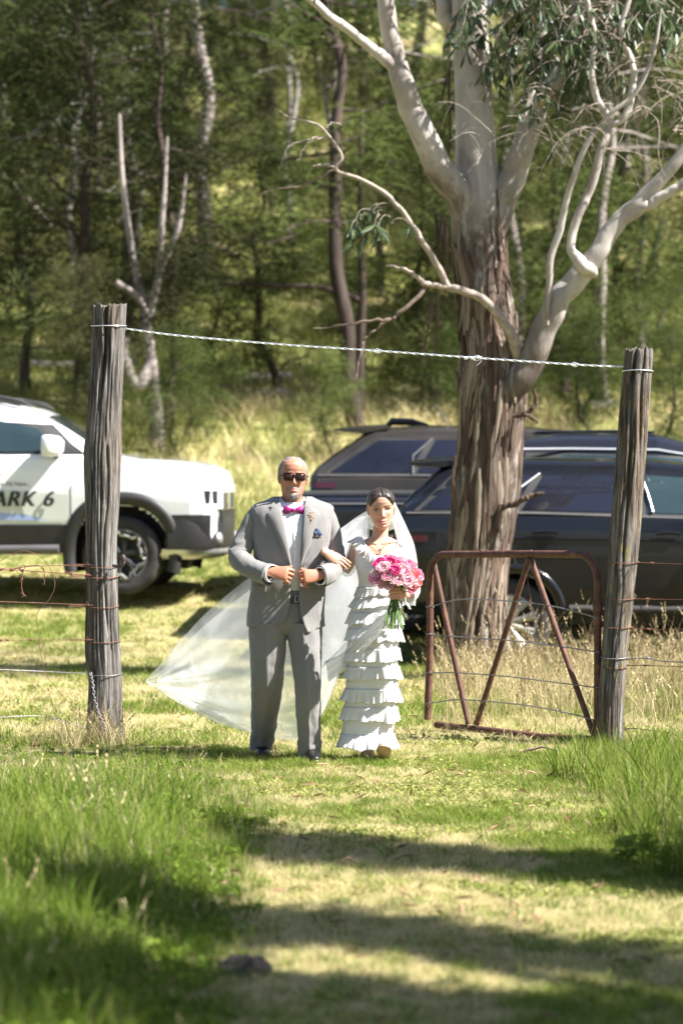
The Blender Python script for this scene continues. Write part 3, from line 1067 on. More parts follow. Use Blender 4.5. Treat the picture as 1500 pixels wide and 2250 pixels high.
def build_gum():
    base = W(1043, 1492, TD)
    g = root('gum_tree', (base.x, base.y, gz(base.x, base.y)), 'large gum tree with peeling brown bark and pale limbs behind the gate', 'tree')
    trunk_rows = [(1040, 1520, 74, 0), (1040, 1490, 68, 0), (1041, 1430, 63, 0), (1044, 1330, 61, 0), (1052, 1200, 66, 0), (1066, 1080, 70, 0), (1076, 960, 70, 0), (1080, 860, 74, 0), (1076, 770, 66, 0),
                  (1062, 650, 58, 0), (1050, 540, 58, 0), (1048, 440, 58, 0), (1046, 360, 46, 0), (1042, 260, 42, 0), (1036, 140, 40, 0), (1031, 40, 39, 0), (1028, -80, 38, 0), (1024, -260, 32, 0.1), (1030, -460, 24, 0.2), (1050, -640, 14, 0.3)]
    py = catmull(trunk_rows, 260)[:, 1]
    rough = sstep(400, 560, py) * 0.97
    trunk, tp, tr = add_limb(g, 'trunk', trunk_rows, 3, 260, 72, rough, 0.05, 0.17)
    dark = []

    def LB(rows, seed, n=60, seg=24, rough=0.0, ridge=0.0, name='limb'):
        return add_limb(g, name, rows, seed, n, seg, rough, 0.14, ridge)
    LB([(1052, 640, 22, 0.05), (1042, 560, 34, -0.01), (1030, 480, 42, -0.06), (1006, 425, 40, -0.14), (974, 378, 36, -0.22), (938, 315, 33, -0.3), (905, 240, 30, -0.35), (882, 175, 28, -0.4), (866, 110, 24, -0.4), (850, 10, 22, -0.45), (838, -120, 20, -0.5), (810, -330, 13, -0.7), (790, -520, 6, -0.8)], 5, 90, 28, [0.9, 0.6, 0.2, 0.05, 0, 0, 0])
    LB([(880, 165, 18, -0.4), (848, 135, 16, -0.45), (800, 96, 14, -0.5), (738, 45, 13, -0.6), (684, 0, 11, -0.7), (600, -70, 9, -0.8), (500, -190, 5, -1)], 7)
    LB([(1085, 520, 26, -0.03), (1105, 450, 32, -0.06), (1122, 395, 32, -0.1), (1148, 325, 28, -0.15), (1168, 272, 25, -0.2), (1192, 215, 22, -0.25), (1222, 172, 21, -0.3), (1246, 130, 18, -0.3), (1258, 50, 15, -0.35), (1275, -80, 12, -0.4), (1300, -260, 7, -0.5)], 9, 80, 26, [0.6, 0.3, 0.1, 0, 0])
    LB([(1090, 470, 20, 0.15), (1120, 380, 20, 0.2), (1146, 290, 16, 0.25), (1170, 190, 14, 0.3), (1190, 80, 12, 0.3), (1200, -20, 11, 0.35), (1220, -200, 7, 0.4)], 11)
    LB([(1085, 900, 30, -0.1), (1135, 840, 36, -0.2), (1172, 775, 35, -0.25), (1204, 705, 33, -0.3), (1236, 645, 31, -0.33), (1278, 600, 28, -0.36), (1316, 548, 24, -0.4), (1352, 492, 23, -0.42), (1390, 452, 20, -0.45), (1440, 410, 18, -0.5), (1500, 335, 16, -0.55), (1580, 235, 13, -0.6), (1680, 80, 9, -0.6), (1740, -90, 5, -0.6)], 13, 110, 28, [1.0, 0.7, 0.1, 0, 0, 0, 0, 0])
    LB([(1370, 478, 16, -0.44), (1420, 450, 15, -0.5), (1462, 430, 14, -0.55), (1510, 395, 13, -0.6), (1600, 330, 10, -0.7), (1720, 260, 5, -0.8)], 15)
    LB([(1300, 602, 14, -0.4), (1286, 592, 17, -0.5), (1270, 572, 16, -0.52), (1256, 545, 12, -0.5), (1262, 490, 12, -0.5), (1284, 440, 12.5, -0.5), (1306, 390, 12, -0.52), (1318, 330, 12, -0.55), (1334, 285, 11, -0.55), (1326, 245, 10.5, -0.58), (1306, 200, 9.5, -0.6), (1303, 140, 9, -0.6), (1312, 80, 8, -0.6), (1290, 20, 8, -0.62), (1270, -80, 7, -0.6), (1262, -220, 4, -0.6)], 17, 90, 16)
    LB([(1345, 280, 8, -0.56), (1380, 240, 11, -0.6), (1395, 165, 10, -0.6), (1375, 115, 9, -0.6), (1362, 60, 8, -0.62), (1385, -20, 7, -0.65), (1400, -160, 4, -0.7)], 19, 50, 14)
    LB([(1200, 715, 9, -0.4), (1200, 660, 10, -0.45), (1210, 575, 10.5, -0.5), (1232, 480, 10, -0.55), (1254, 400, 9, -0.6), (1292, 312, 8, -0.65), (1335, 255, 7, -0.7), (1392, 205, 6.5, -0.75), (1430, 130, 5, -0.75), (1450, 20, 4, -0.8)], 21, 60, 14)
    LB([(1028, 80, 16, 0.1), (1000, 60, 20, 0.1), (975, 30, 22, 0.1), (960, -30, 22, 0.1), (930, -160, 17, 0.15), (900, -330, 9, 0.2)], 23)

    # dead and living small branches
    def br(rows, mat, name='branch', n=50):
        c = catmull(rows, n)
        pts = np.array([tuple(W(r[0], r[1], TD + r[3])) for r in c])
        kink = 0.010 * np.stack([vnoise(np.stack([np.arange(n) * 0.45, np.full(n, s * 9.1 + rows[0][0]), np.zeros(n)], -1), 3) for s in range(3)], -1)
        rad = np.maximum(c[:, 2] / F * TD, 0.0015)
        return MB().tube(pts + kink, rad, 8).build(name, mat, g)
    br([(1140, 792, 13, -0.2), (1128, 750, 12, -0.3), (1100, 700, 11, -0.36), (1060, 658, 10, -0.38), (1020, 640, 9, -0.4), (985, 630, 8.5, -0.42), (962, 590, 7, -0.45), (930, 535, 6.5, -0.5), (905, 495, 6, -0.5), (868, 448, 5.5, -0.55), (832, 415, 5, -0.55), (770, 385, 4, -0.6), (735, 370, 3.6, -0.6), (752, 345, 3.4, -0.6), (735, 315, 3, -0.6), (700, 275, 2.6, -0.6), (645, 262, 2, -0.6), (615, 245, 1.2, -0.6)], M_TWIG, n=110)
    br([(988, 631, 7, -0.42), (950, 628, 6.5, -0.45), (925, 618, 6, -0.5), (905, 600, 4.5, -0.5), (885, 590, 3.5, -0.5), (845, 585, 2, -0.5)], M_TWIG)
    br([(940, 628, 5.5, -0.46), (915, 655, 5, -0.5), (880, 685, 4.5, -0.5), (858, 703, 4, -0.5), (820, 704, 3, -0.5), (750, 716, 2, -0.5), (688, 721, 1.2, -0.5)], M_TWIGD)
    br([(862, 700, 3, -0.5), (830, 720, 2.5, -0.5), (800, 750, 2.2, -0.5), (790, 790, 2, -0.5), (780, 838, 1.4, -0.5)], M_TWIGD)
    br([(735, 372, 3, -0.6), (700, 392, 2.4, -0.6), (660, 410, 2, -0.6), (610, 415, 1.5, -0.6), (565, 432, 1, -0.6)], M_TWIGD)
    br([(740, 370, 3, -0.6), (715, 362, 2.5, -0.6), (690, 366, 2, -0.6)], M_TWIG)
    br([(720, 300, 2.4, -0.6), (680, 308, 2, -0.6), (640, 318, 1.6, -0.6), (622, 345, 1.2, -0.6), (615, 372, 0.8, -0.6)], M_TWIG)
    br([(700, 298, 2.0, -0.6), (672, 318, 1.6, -0.6), (655, 350, 1, -0.6)], M_TWIG)
    br([(712, 290, 2.0, -0.6), (730, 270, 1.6, -0.6), (760, 280, 1, -0.6)], M_TWIG)
    br([(1098, 1118, 7.5, -0.25), (1130, 1107, 6.5, -0.3), (1160, 1094, 6, -0.34), (1192, 1083, 3.5, -0.36)], M_STRIP, 'dead_stub')
    br([(1130, 915, 6, -0.25), (1160, 905, 5, -0.3), (1178, 880, 4, -0.3), (1172, 855, 2.5, -0.3)], M_STRIP, 'dead_stub')
    br([(1150, 910, 5, -0.3), (1168, 918, 4, -0.3), (1180, 927, 2.5, -0.3)], M_STRIP, 'dead_stub')

    # hanging and peeling bark, each piece an object
    rr = random.Random(4)

    def strip(pts, w, mat, curl=0.5):
        """a curled ribbon along pts"""
        P = np.array([tuple(p) for p in pts]); k = len(P)
        T = np.gradient(P, axis=0); T /= np.linalg.norm(T, axis=1)[:, None]
        out = P - np.array([np.interp(P[:, 2], tp[::1, 2], tp[:, 0]), np.interp(P[:, 2], tp[:, 2], tp[:, 1]), P[:, 2]]).T
        out /= np.linalg.norm(out, axis=1)[:, None] + 1e-9
        S = np.cross(T, out); S /= np.linalg.norm(S, axis=1)[:, None] + 1e-9
        wv = w * (0.75 + 0.4 * vnoise(np.stack([np.arange(k) * 0.9, np.full(k, rr.random() * 50), np.zeros(k)], -1), 2)) * np.minimum(1, np.linspace(0.35, 4, k)) * np.minimum(1, np.linspace(3.0, 0.25, k))
        rows = []
        for u in np.linspace(-1, 1, 5):
            rows.append(P + S * (u * wv / 2)[:, None] - out * (curl * (u * u) * wv / 2)[:, None])
        V = np.stack(rows, 1)
        th = 0.004
        mb = MB()
        mb.grid(V + out[:, None, :] * th)
        mb.grid(V - out[:, None, :] * th, flip=True)
        mb.build('bark_strip', mat, g)
    for i in range(150):
        y0 = rr.uniform(420, 1330)
        ln = rr.uniform(60, 190)
        a = rr.uniform(math.pi * 1.02, math.pi * 1.98)     # side facing the camera
        k = 9
        pts = []
        lift = rr.uniform(0.0, 0.05) * (1 if rr.random() < 0.35 else 0.3)
        dr = rr.uniform(-0.25, 0.25)
        top = rr.random() < 0.35
        for j in range(k):
            t = j / (k - 1)
            z = W(0, y0 + ln * t, TD).z
            cx, cy = np.interp(z, tp[:, 2], tp[:, 0]), np.interp(z, tp[:, 2], tp[:, 1])
            r0 = np.interp(z, tp[:, 2], tr) * 1.03 + 0.006
            aa = a + dr * t
            e = lift * ((1 - t) ** 2 if top else t ** 2)
            pts.append((cx + (r0 + e) * math.cos(aa), cy + (r0 + e) * math.sin(aa), z))
        strip(pts, rr.uniform(0.02, 0.075), M_STRIP if rr.random() < 0.6 else M_STRIP2)
    for rows, w in (([(946, 640, -0.45), (944, 690, -0.45), (934, 745, -0.45), (925, 805, -0.45)], 0.035), ([(962, 640, -0.45), (960, 700, -0.45), (956, 750, -0.45), (955, 790, -0.45)], 0.030),
                    ([(988, 120, -0.1), (984, 200, -0.12), (987, 280, -0.12), (984, 350, -0.12)], 0.030), ([(992, 130, -0.1), (975, 190, -0.14), (968, 230, -0.15)], 0.022),
                    ([(968, 460, -0.3), (966, 510, -0.32), (960, 560, -0.32), (970, 600, -0.3)], 0.04), ([(1000, 1000, -0.28), (992, 1060, -0.34), (1000, 1120, -0.3)], 0.05),
                    ([(975, 470, -0.28), (978, 540, -0.3), (982, 620, -0.26)], 0.05), ([(950, 455, -0.3), (958, 500, -0.34), (955, 540, -0.36)], 0.03)):
        c = catmull(rows, 14)
        strip([W(r[0], r[1], TD + r[2]) for r in c], w, M_STRIP)

    # leaf sprays
    lv, lf = leaf_mesh()
    lm = [pydata('leaf', lv, lf, M_GLEAF), pydata('leaf', lv, lf, M_GLEAF_OLD)]
    places = []
    twigs = MB()

    def spray(px, py, dd, n, length, droop=0.8, dirx=0.0, leaves=7, bare=0.0):
        for s in range(n):
            p = W(px + rr.uniform(-16, 16), py + rr.uniform(-12, 12), TD + dd + rr.uniform(-0.25, 0.25))
            v = Vector((dirx + rr.uniform(-0.8, 0.8), rr.uniform(-0.6, 0.6), rr.uniform(-0.2, 0.7))).normalized()
            L = length * rr.uniform(0.6, 1.2)
            pts = [p.copy()]
            k = 9
            for j in range(k):
                v = (v + Vector((rr.uniform(-0.25, 0.25), rr.uniform(-0.25, 0.25), -droop * 0.25 + rr.uniform(-0.15, 0.1)))).normalized()
                p = p + v * (L / k)
                pts.append(p.copy())
            twigs.tube(pts, np.linspace(0.0045, 0.0014, len(pts)), 5)
            if rr.random() < bare:
                # a spray of bare fine twiglets
                for j in range(3, k, 2):
                    q = pts[j]
                    w = Vector((rr.uniform(-1, 1), rr.uniform(-0.6, 0.6), rr.uniform(-0.9, 0.5))).normalized()
                    twigs.tube([q, q + w * 0.10, q + w * 0.18 + Vector((0, 0, -0.05))], [0.0018, 0.0014, 0.001], 4)
                continue
            for j in range(leaves):
                q = pts[rr.randrange(3, k + 1)]
                e = Euler((rr.gauss(0, 0.45), rr.gauss(0, 0.45), rr.uniform(0, 6.283)))
                places.append((q, e, rr.uniform(0.7, 1.25), 1 if rr.random() < 0.07 else 0))
    # visible hanging foliage
    for (px, py, n, L) in ((1100, 40, 8, 0.7), (1140, 20, 10, 0.8), (1190, 30, 10, 0.8), (1240, 60, 10, 0.75), (1290, 40, 9, 0.7), (1340, 30, 9, 0.7), (1400, 60, 8, 0.6), (1450, 20, 8, 0.6),
                           (1120, 110, 7, 0.55), (1180, 130, 8, 0.55), (1230, 150, 6, 0.5), (1160, 190, 5, 0.5), (1290, 110, 6, 0.5), (1350, 90, 6, 0.5), (1410, 30, 6, 0.5), (1175, 230, 4, 0.5), (1110, 150, 3, 0.4),
                           (1080, 10, 5, 0.6), (1490, 60, 6, 0.5)):
        spray(px, py - 25, -0.4, n, L, 0.9, rr.uniform(-0.4, 0.4), 13, 0.2)
    for (px, py, n) in ((845, 455, 4), (822, 470, 5), (868, 480, 3), (805, 490, 3)):
        spray(px, py, -0.52, n, 0.28, 1.2, -0.5, 7)
    # bare twigs on the right
    for (px, py, n) in ((1390, 130, 8), (1440, 180, 8), (1470, 120, 7), (1350, 220, 7), (1300, 280, 6), (1240, 240, 5), (1420, 250, 7), (1480, 290, 6), (1200, 300, 3), (1120, 250, 3), (1085, 300, 3), (1340, 320, 4)):
        spray(px, py, -0.55, n, 0.65, 0.6, rr.uniform(-0.6, 0.6), 0, 1.0)
    # crown above the picture
    for i in range(95):
        spray(rr.uniform(720, 1700), rr.uniform(-640, -70), rr.uniform(-1.4, 1.2), 3, 0.8, 0.8, 0, 9)
    tag(twigs.build('twigs', M_TWIG, g), kind='stuff')
    # the leaves that show largest are single objects, the others one piece
    def vis(p):
        q = p[0]
        px = 750 + q.x / q.y * F; py_ = HOR - (q.z - CAM_H) / q.y * F
        return 0 if (0 < px < 1500 and 0 < py_ < 2250) else 1
    places.sort(key=lambda p: (vis(p), -p[2]))
    for q, e, s, k in places[:300]:
        o = bpy.data.objects.new('leaf', lm[k])
        COL.objects.link(o)
        o.parent = g
        o.matrix_parent_inverse = g.matrix_world.inverted()
        o.location = q; o.rotation_euler = e; o.scale = (s * 1.25, s, s)
    mb = MB()
    LV = np.array(lv)
    for q, e, s, k in places[300:]:
        Mx = np.array(e.to_matrix())
        mb.add((LV * (s * 1.25, s, s)) @ Mx.T + np.array(tuple(q)), lf)
    tag(mb.build('foliage', M_GLEAF, g), kind='stuff')


build_gum()

# ================================================================== the wooded hillside
M_BTRUNK = mat_plain('dark_tree_bark', (0.065, 0.048, 0.040), 0.95, 0, 0.5, 6, 0.8, 30, 0.15, 0, (1, 1, 0.2))
M_PTRUNK = mat_plain('pale_tree_bark', (0.30, 0.255, 0.235), 0.9, 0, 0.35, 5, 0.5, 30, 0.2, 0, (1, 1, 0.25))
M_LOG = mat_plain('grey_log', (0.30, 0.27, 0.26), 0.95, 0, 0.4, 6, 0.6, 30, 0.15)
M_NEEDLE = [mat_leaf('sheoak_needles', (0.014, 0.022, 0.008), (0.080, 0.100, 0.036), 0.2, 0.8, 0.03, 1.2),
            mat_leaf('sheoak_needles_bright', (0.026, 0.040, 0.011), (0.125, 0.155, 0.047), 0.25, 0.8, 0.03, 1.2),
            mat_leaf('sheoak_needles_brown', (0.020, 0.023, 0.010), (0.098, 0.100, 0.042), 0.2, 0.8, 0.03, 1.2)]


def needles(V, Fc, c, r, n, L, w, rr, droop=0.7):
    for i in range(n):
        p = Vector((rr.gauss(0, 0.5), rr.gauss(0, 0.5), rr.gauss(0, 0.42))) * r + c
        v = Vector((rr.uniform(-1, 1), rr.uniform(-1, 1), rr.uniform(-0.4, 1.0))).normalized()
        l = L * rr.uniform(0.6, 1.3)
        a = p + v * (l * 0.55) + Vector((0, 0, -droop * 0.10 * l))
        b = p + v * (l * 0.9) + Vector((0, 0, -droop * 0.5 * l))
        s = v.cross(Vector((rr.uniform(-1, 1), rr.uniform(-1, 1), 0.3))).normalized() * (w / 2)
        q = len(V)
        V += [tuple(p - s), tuple(p + s), tuple(a + s), tuple(a - s), tuple(b)]
        Fc += [(q, q + 1, q + 2, q + 3), (q + 3, q + 2, q + 4)]


def tree_proto(seed, h, spread, first, mat, tmat, tr, fork=0, clumps=150, per=46, L=0.34, w=0.016):
    """a tree at the origin: trunk mesh and crown mesh"""
    rr = random.Random(seed)
    tb = MB()
    pts = [(0, 0, -0.3)]
    x = y = 0.0
    for i in range(1, 15):
        x += rr.gauss(0, 0.09); y += rr.gauss(0, 0.09)
        pts.append((x, y, h * i / 14))
    rad = [tr * (1.25 if i == 0 else 1) * (1 - 0.85 * i / 14) for i in range(15)]
    P = catmull(pts, 50)
    tb.tube(P, np.interp(np.linspace(0, 14, 50), np.arange(15), rad), 12)
    V, Fc = [], []
    nb = 26
    tips = []
    for b in range(nb):
        t = first + (0.97 - first) * (b + rr.random()) / nb
        z = h * t
        p0 = Vector((np.interp(z, P[:, 2], P[:, 0]), np.interp(z, P[:, 2], P[:, 1]), z))
        a = rr.uniform(0, 6.283)
        ln = spread * (0.35 + 0.65 * math.sin(math.pi * min(1, (t - first) / (1 - first) * 0.8 + 0.22))) * rr.uniform(0.6, 1.15)
        v = Vector((math.cos(a), math.sin(a), rr.uniform(-0.1, 0.75)))
        bp = [p0 + v * (ln * k / 6) + Vector((rr.gauss(0, 0.06), rr.gauss(0, 0.06), -0.03 * k * k * 0.4)) for k in range(7)]
        tb.tube(bp, np.linspace(tr * 0.28 * (1 - 0.5 * t), 0.008, 7), 6)
        tips.append(bp)
    for c in range(clumps):
        bp = tips[rr.randrange(nb)]
        k = rr.randrange(2, 7)
        cc = bp[k] + Vector((rr.gauss(0, 0.3), rr.gauss(0, 0.3), rr.gauss(0, 0.25)))
        needles(V, Fc, cc, rr.uniform(0.28, 0.55), per, L, w, rr)
    return tb, (V, Fc), mat, tmat


def dist_for(py):
    """how far out the slope is that the photograph shows at row py"""
    d = np.linspace(28, 150, 600)
    yy = HOR - (ground_z(np.zeros(600), d) - CAM_H) / d * F
    return float(np.interp(-py, -yy, d))


def build_forest():
    M_PALE = mat_plain('pale_sapling_bark', (0.33, 0.30, 0.28), 0.9, 0, 0.3, 5)
    protos = [tree_proto(1, 8.5, 2.1, 0.22, 0, M_BTRUNK, 0.10), tree_proto(2, 10.0, 2.6, 0.28, 1, M_BTRUNK, 0.12, 0, 160), tree_proto(3, 7.0, 1.9, 0.15, 2, M_BTRUNK, 0.085),
              tree_proto(4, 9.0, 2.3, 0.35, 0, M_PTRUNK, 0.085, 0, 120), tree_proto(5, 5.0, 1.9, 0.08, 1, M_BTRUNK, 0.09, 0, 130), tree_proto(6, 11.0, 2.8, 0.42, 2, M_PTRUNK, 0.11, 0, 150),
              tree_proto(7, 6.5, 1.2, 0.45, 1, M_PALE, 0.05, 0, 46, 40)]
    data = []
    for k, (tb, (V, Fc), mi, tm) in enumerate(protos):
        me = pydata('trunk', np.vstack(tb.v), tb.f, tm)
        mc = pydata('crown', V, Fc, M_NEEDLE[mi], False)
        data.append((me, mc))
    kinds = ['bushy dark tree', 'tall bright green tree', 'brownish tree', 'pale-stemmed tree', 'low spreading young tree', 'tall brownish pale-stemmed tree']
    rr = random.Random(21)
    count = {}

    def plant(kind, x, y, s, rz, label):
        t = root('forest_tree', (x, y, gz(x, y)), label, 'tree', 'trees on the hillside', rz)
        t.scale = (s, s, s)
        for nm, me in (('trunk', data[kind][0]), ('crown', data[kind][1])):
            c = bpy.data.objects.new(nm, me)
            COL.objects.link(c)
            c.parent = t
        return t
    # those one can pick out in the photograph: column, foot row, kind, size
    named = [(185, 905, 0, 1.05, 'dark straight tree trunk rising behind the white ute, just left of the left post'),
             (352, 960, 2, 0.95, 'bushy brown-green tree just to the right of the left post'),
             (795, 950, 1, 1.0, 'dark tree with a long level branch, above the bride'),
             (60, 860, 2, 0.95, 'bushy brown-green tree at the far left above the white ute roof'),
             (1410, 800, 3, 0.75, 'pale slender tree to the right of the right post top'),
             (1335, 900, 5, 0.8, 'reddish-stemmed tree just left of the right post'),
             (620, 860, 4, 0.75, 'low dark bushy tree on the slope right of the grassy bank'),
             (940, 900, 4, 0.8, 'low green tree behind the brown car, left of the gum trunk'),
             (1230, 880, 4, 0.85, 'low bright tree behind the ute cab, right of the gum trunk')]
    for px, py, k, s, lab in named:
        d = dist_for(py)
        plant(k, (px - 750) / F * d, d, s, rr.uniform(0, 6.28), lab)
    sides = ['far left', 'left', 'middle', 'right', 'far right']
    places = []
    tries = 0
    while len(places) < 60 and tries < 4000:
        tries += 1
        d = 44 + 55 * rr.random() ** 1.1
        hw = 0.1145 * d + 2.0
        x = rr.uniform(-hw, hw)
        if d < 47 and -2.6 < x < 0.3:
            continue
        if all((x - a) ** 2 + (d - b) ** 2 > (1.5 + 0.012 * d) ** 2 for a, b in places):
            places.append((x, d))
    places.sort(key=lambda p: p[1])
    seen = {}
    for i, (x, d) in enumerate(places):
        k = rr.choice([0, 0, 1, 1, 2, 2, 3, 4, 5])
        px = 750 + x / d * F
        side = sides[min(4, max(0, int(px / 300)))]
        row = 'lower' if d < 55 else ('middle' if d < 72 else 'upper')
        n = seen[(k, side, row)] = seen.get((k, side, row), 0) + 1
        lab = '%s on the %s slope, %s of the picture' % (kinds[k], row, side)
        if n > 1:
            lab = '%s, %s slope, %s, %s from the front' % (kinds[k], row, side, ['first', 'second', 'third', 'fourth', 'fifth', 'sixth', 'seventh', 'eighth'][n - 1])
        plant(k, x, d, rr.uniform(0.8, 1.25), rr.uniform(0, 6.28), lab)

    # bushes between the trees
    words = ['first', 'second', 'third', 'fourth', 'fifth', 'sixth', 'seventh', 'eighth', 'ninth', 'tenth']
    seen = {}
    pl = sorted([(rr.uniform(-0.12, 0.12), rr.uniform(42, 72)) for _ in range(18)], key=lambda q: q[1])
    for u, d in pl:
        px = 750 + u * F
        side = sides[min(4, max(0, int(px / 300)))]
        n = seen[side] = seen.get(side, 0) + 1
        t = plant(6, u * d, d, rr.uniform(0.75, 1.3), rr.uniform(0, 6.28), 'slender pale sapling among the trees, %s, %s from the front' % (side, words[n - 1]))
        t.name = 'sapling'; t['group'] = 'pale saplings on the hillside'
    spots = []
    tries = 0
    while len(spots) < 44 and tries < 4000:
        tries += 1
        d = 37.5 + 28 * rr.random() ** 1.3
        x = rr.uniform(-0.1145 * d - 1, 0.1145 * d + 1)
        px = 750 + x / d * F
        if d < 43 and 400 < px < 720:
            continue
        if all((x - a) ** 2 + (d - b) ** 2 > 1.1 for a, b in spots):
            spots.append((x, d))
    spots.sort(key=lambda p: p[1])
    seen = {}
    for x, d in spots:
        k = rr.choice([4, 4, 2, 4])
        px = 750 + x / d * F
        side = sides[min(4, max(0, int(px / 300)))]
        row = 'foot' if d < 43 else ('lower part' if d < 52 else 'upper part')
        n = seen[(side, row)] = seen.get((side, row), 0) + 1
        t = plant(k, x, d, rr.uniform(0.28, 0.5), rr.uniform(0, 6.28), 'low bush, %s of the slope, %s, %s from the front' % (row, side, ['first', 'second', 'third', 'fourth', 'fifth', 'sixth', 'seventh', 'eighth', 'ninth'][n - 1]))
        t.name = 'bush'; t['category'] = 'bush'; t['group'] = 'bushes on the hillside'
    # bare pale stems and branches
    def stem(rows, label, mat=M_PTRUNK, kids=()):
        d = rows[0][3]
        mb = MB()
        c = catmull(rows, 40)
        p0 = W(rows[0][0], rows[0][1], d)
        t = root('bare_stem', (p0.x, p0.y, p0.z), label, 'tree', 'bare stems on the hillside')
        pts = [W(r[0], r[1], r[3]) for r in c]
        MB().tube(pts, c[:, 2] / F * d, 10).build('stem', mat, t)
        for kr in kids:
            c = catmull(kr, 24)
            MB().tube([W(r[0], r[1], r[3]) for r in c], c[:, 2] / F * d, 8).build('branch', mat, t)
    stem([(345, 1010, 19, 39.3), (342, 900, 16, 39.3), (330, 780, 13, 39.2), (318, 690, 10, 39.2), (300, 600, 8, 39.2), (282, 500, 7, 39.2), (268, 380, 6, 39.2), (262, 250, 4, 39.2)], 'crooked pale stem rising right of the left post', M_PTRUNK,
         ([(325, 700, 10, 39.2), (350, 600, 8.5, 39.1), (355, 500, 7, 39.0), (362, 420, 5, 39.0), (368, 300, 2, 39.0)], [(350, 590, 9, 39.1), (385, 520, 7, 39.0), (398, 470, 5, 39.0), (410, 380, 1.5, 39.0)], [(335, 800, 16, 39.2), (300, 850, 14, 39.0), (272, 780, 12, 39.0), (275, 740, 9, 39)], [(330, 700, 10, 39.2), (300, 650, 8, 39.1), (255, 620, 7, 39)]))
    stem([(1400, 800, 12, 46), (1412, 700, 11, 46), (1425, 620, 11, 46), (1440, 540, 9, 46), (1455, 480, 6, 46)], 'white bare stem leaning right above the right post', M_PTRUNK, ([(1405, 720, 8, 46), (1395, 660, 6, 46)],))
    stem([(1445, 770, 6, 47), (1450, 700, 5.5, 47), (1475, 660, 5, 47), (1510, 630, 4, 47)], 'thin grey bare sapling at the right edge')
    stem([(0, 380, 8, 48), (40, 420, 8, 48), (80, 460, 7, 48), (110, 500, 7, 48)], 'white dead branch leaning in from the left edge')
    stem([(190, 480, 5, 50), (195, 300, 5, 50), (190, 150, 5, 50), (192, 40, 4, 50)], 'thin pale stem high on the slope, upper left')
    stem([(365, 130, 6, 56), (362, 60, 6, 56), (368, -20, 5, 56)], 'short pale stem high on the slope above the left post')
    stem([(1300, 760, 7, 50), (1298, 680, 6, 50), (1305, 600, 5, 50)], 'grey stump-like stem seen through the right limbs')
    stem([(788, 985, 13, 41), (790, 800, 11, 41), (796, 640, 9, 41), (790, 480, 7, 41), (795, 250, 4, 41)], 'dark tall stem with a long low branch above the bride', M_BTRUNK,
         ([(790, 660, 9, 41), (750, 645, 7, 41), (690, 630, 6, 41), (600, 628, 5, 41), (480, 622, 3, 41)],))
    stem([(700, 180, 8, 60), (690, 80, 8, 60), (705, -30, 7, 60)], 'dark stem at the top centre of the slope', M_BTRUNK)
    stem([(800, 230, 13, 58), (795, 100, 12, 58), (790, -40, 11, 58)], 'thick dark trunk at the top of the picture left of the gum', M_BTRUNK)
    # fallen logs
    for (a, b, r, lab) in (((60, 640, 45), (200, 628, 45), 0.09, 'grey fallen log on the slope left of the left post'), ((510, 740, 44), (640, 790, 44), 0.10, 'grey fallen log behind the overhead wire, left of centre'),
                           ((450, 700, 45.5), (530, 730, 45.5), 0.07, 'small weathered log above the long grey log'), ((1300, 880, 42), (1350, 850, 42), 0.11, 'short dark log beside the right post'),
                           ((640, 840, 43), (560, 800, 43), 0.07, 'thin dark log lying on the grassy bank')):
        p, q = W(a[0], a[1], a[2]), W(b[0], b[1], b[2])
        p.z = gz(p.x, p.y) + r * 0.6; q.z = gz(q.x, q.y) + r * 0.9
        m = (p + q) / 2 + Vector((0, 0, 0.02)); m.z = gz(m.x, m.y) + r * 0.8
        V = tube_rings(catmull([tuple(p), tuple(m), tuple(q)], 24), np.linspace(r, r * 0.75, 24), 12)
        V = V + 0.15 * r * fbm(V.reshape(-1, 3) * 6, 3, 4).reshape(24, 12, 1)
        mb = MB().grid(V, True)
        mb.add(V[0], [tuple(range(12))[::-1]]); mb.add(V[-1], [tuple(range(12))])
        tag(mb.build('fallen_log', M_LOG), lab, 'log', 'fallen logs')

    # trees beyond the right edge: their shade falls across the track
    sh = Vector((sun_dir.x, sun_dir.y, 0)) / sun_dir.z

    def shade_tree(bands, foot, label):
        t = root('shade_tree', (foot[0], foot[1], 0), label, 'tree', 'trees beyond the right edge')
        V, Fc = [], []
        tb = MB()
        top = max(b[4] for b in bands) + 0.6
        tb.tube([(foot[0], foot[1], -0.2), (foot[0] + 0.1, foot[1], top * 0.5), (foot[0] + 0.05, foot[1] - 0.1, top)], [0.28, 0.2, 0.08], 12)
        for (xa, ya, xb, yb, h, wid, n) in bands:
            A = Vector((xa, ya, 0)) + sh * h + Vector((0, 0, h)); B = Vector((xb, yb, 0)) + sh * h + Vector((0, 0, h))
            tb.tube([(foot[0], foot[1], h - 0.8), tuple((A + Vector((foot[0], foot[1], h))) / 2), tuple(A), tuple((A + B) / 2), tuple(B)], [0.09, 0.07, 0.05, 0.04, 0.02], 8)
            for i in range(n):
                c = A.lerp(B, rr.random()) + Vector((rr.gauss(0, 0.08), rr.gauss(0, wid), rr.gauss(0, 0.12)))
                needles(V, Fc, c, 0.20, 46, 0.26, 0.03, rr, 0.6)
        tb.build('trunk', M_BTRUNK, t)
        mesh_obj('crown', V, Fc, M_NEEDLE[0], t, False)
    shade_tree([(1.7, 11.95, -0.45, 13.5, 5.2, 0.20, 85), (3.0, 11.5, 1.6, 12.2, 5.2, 0.3, 45)], (7.6, 9.0), 'tree beyond the right edge shading the middle of the track')
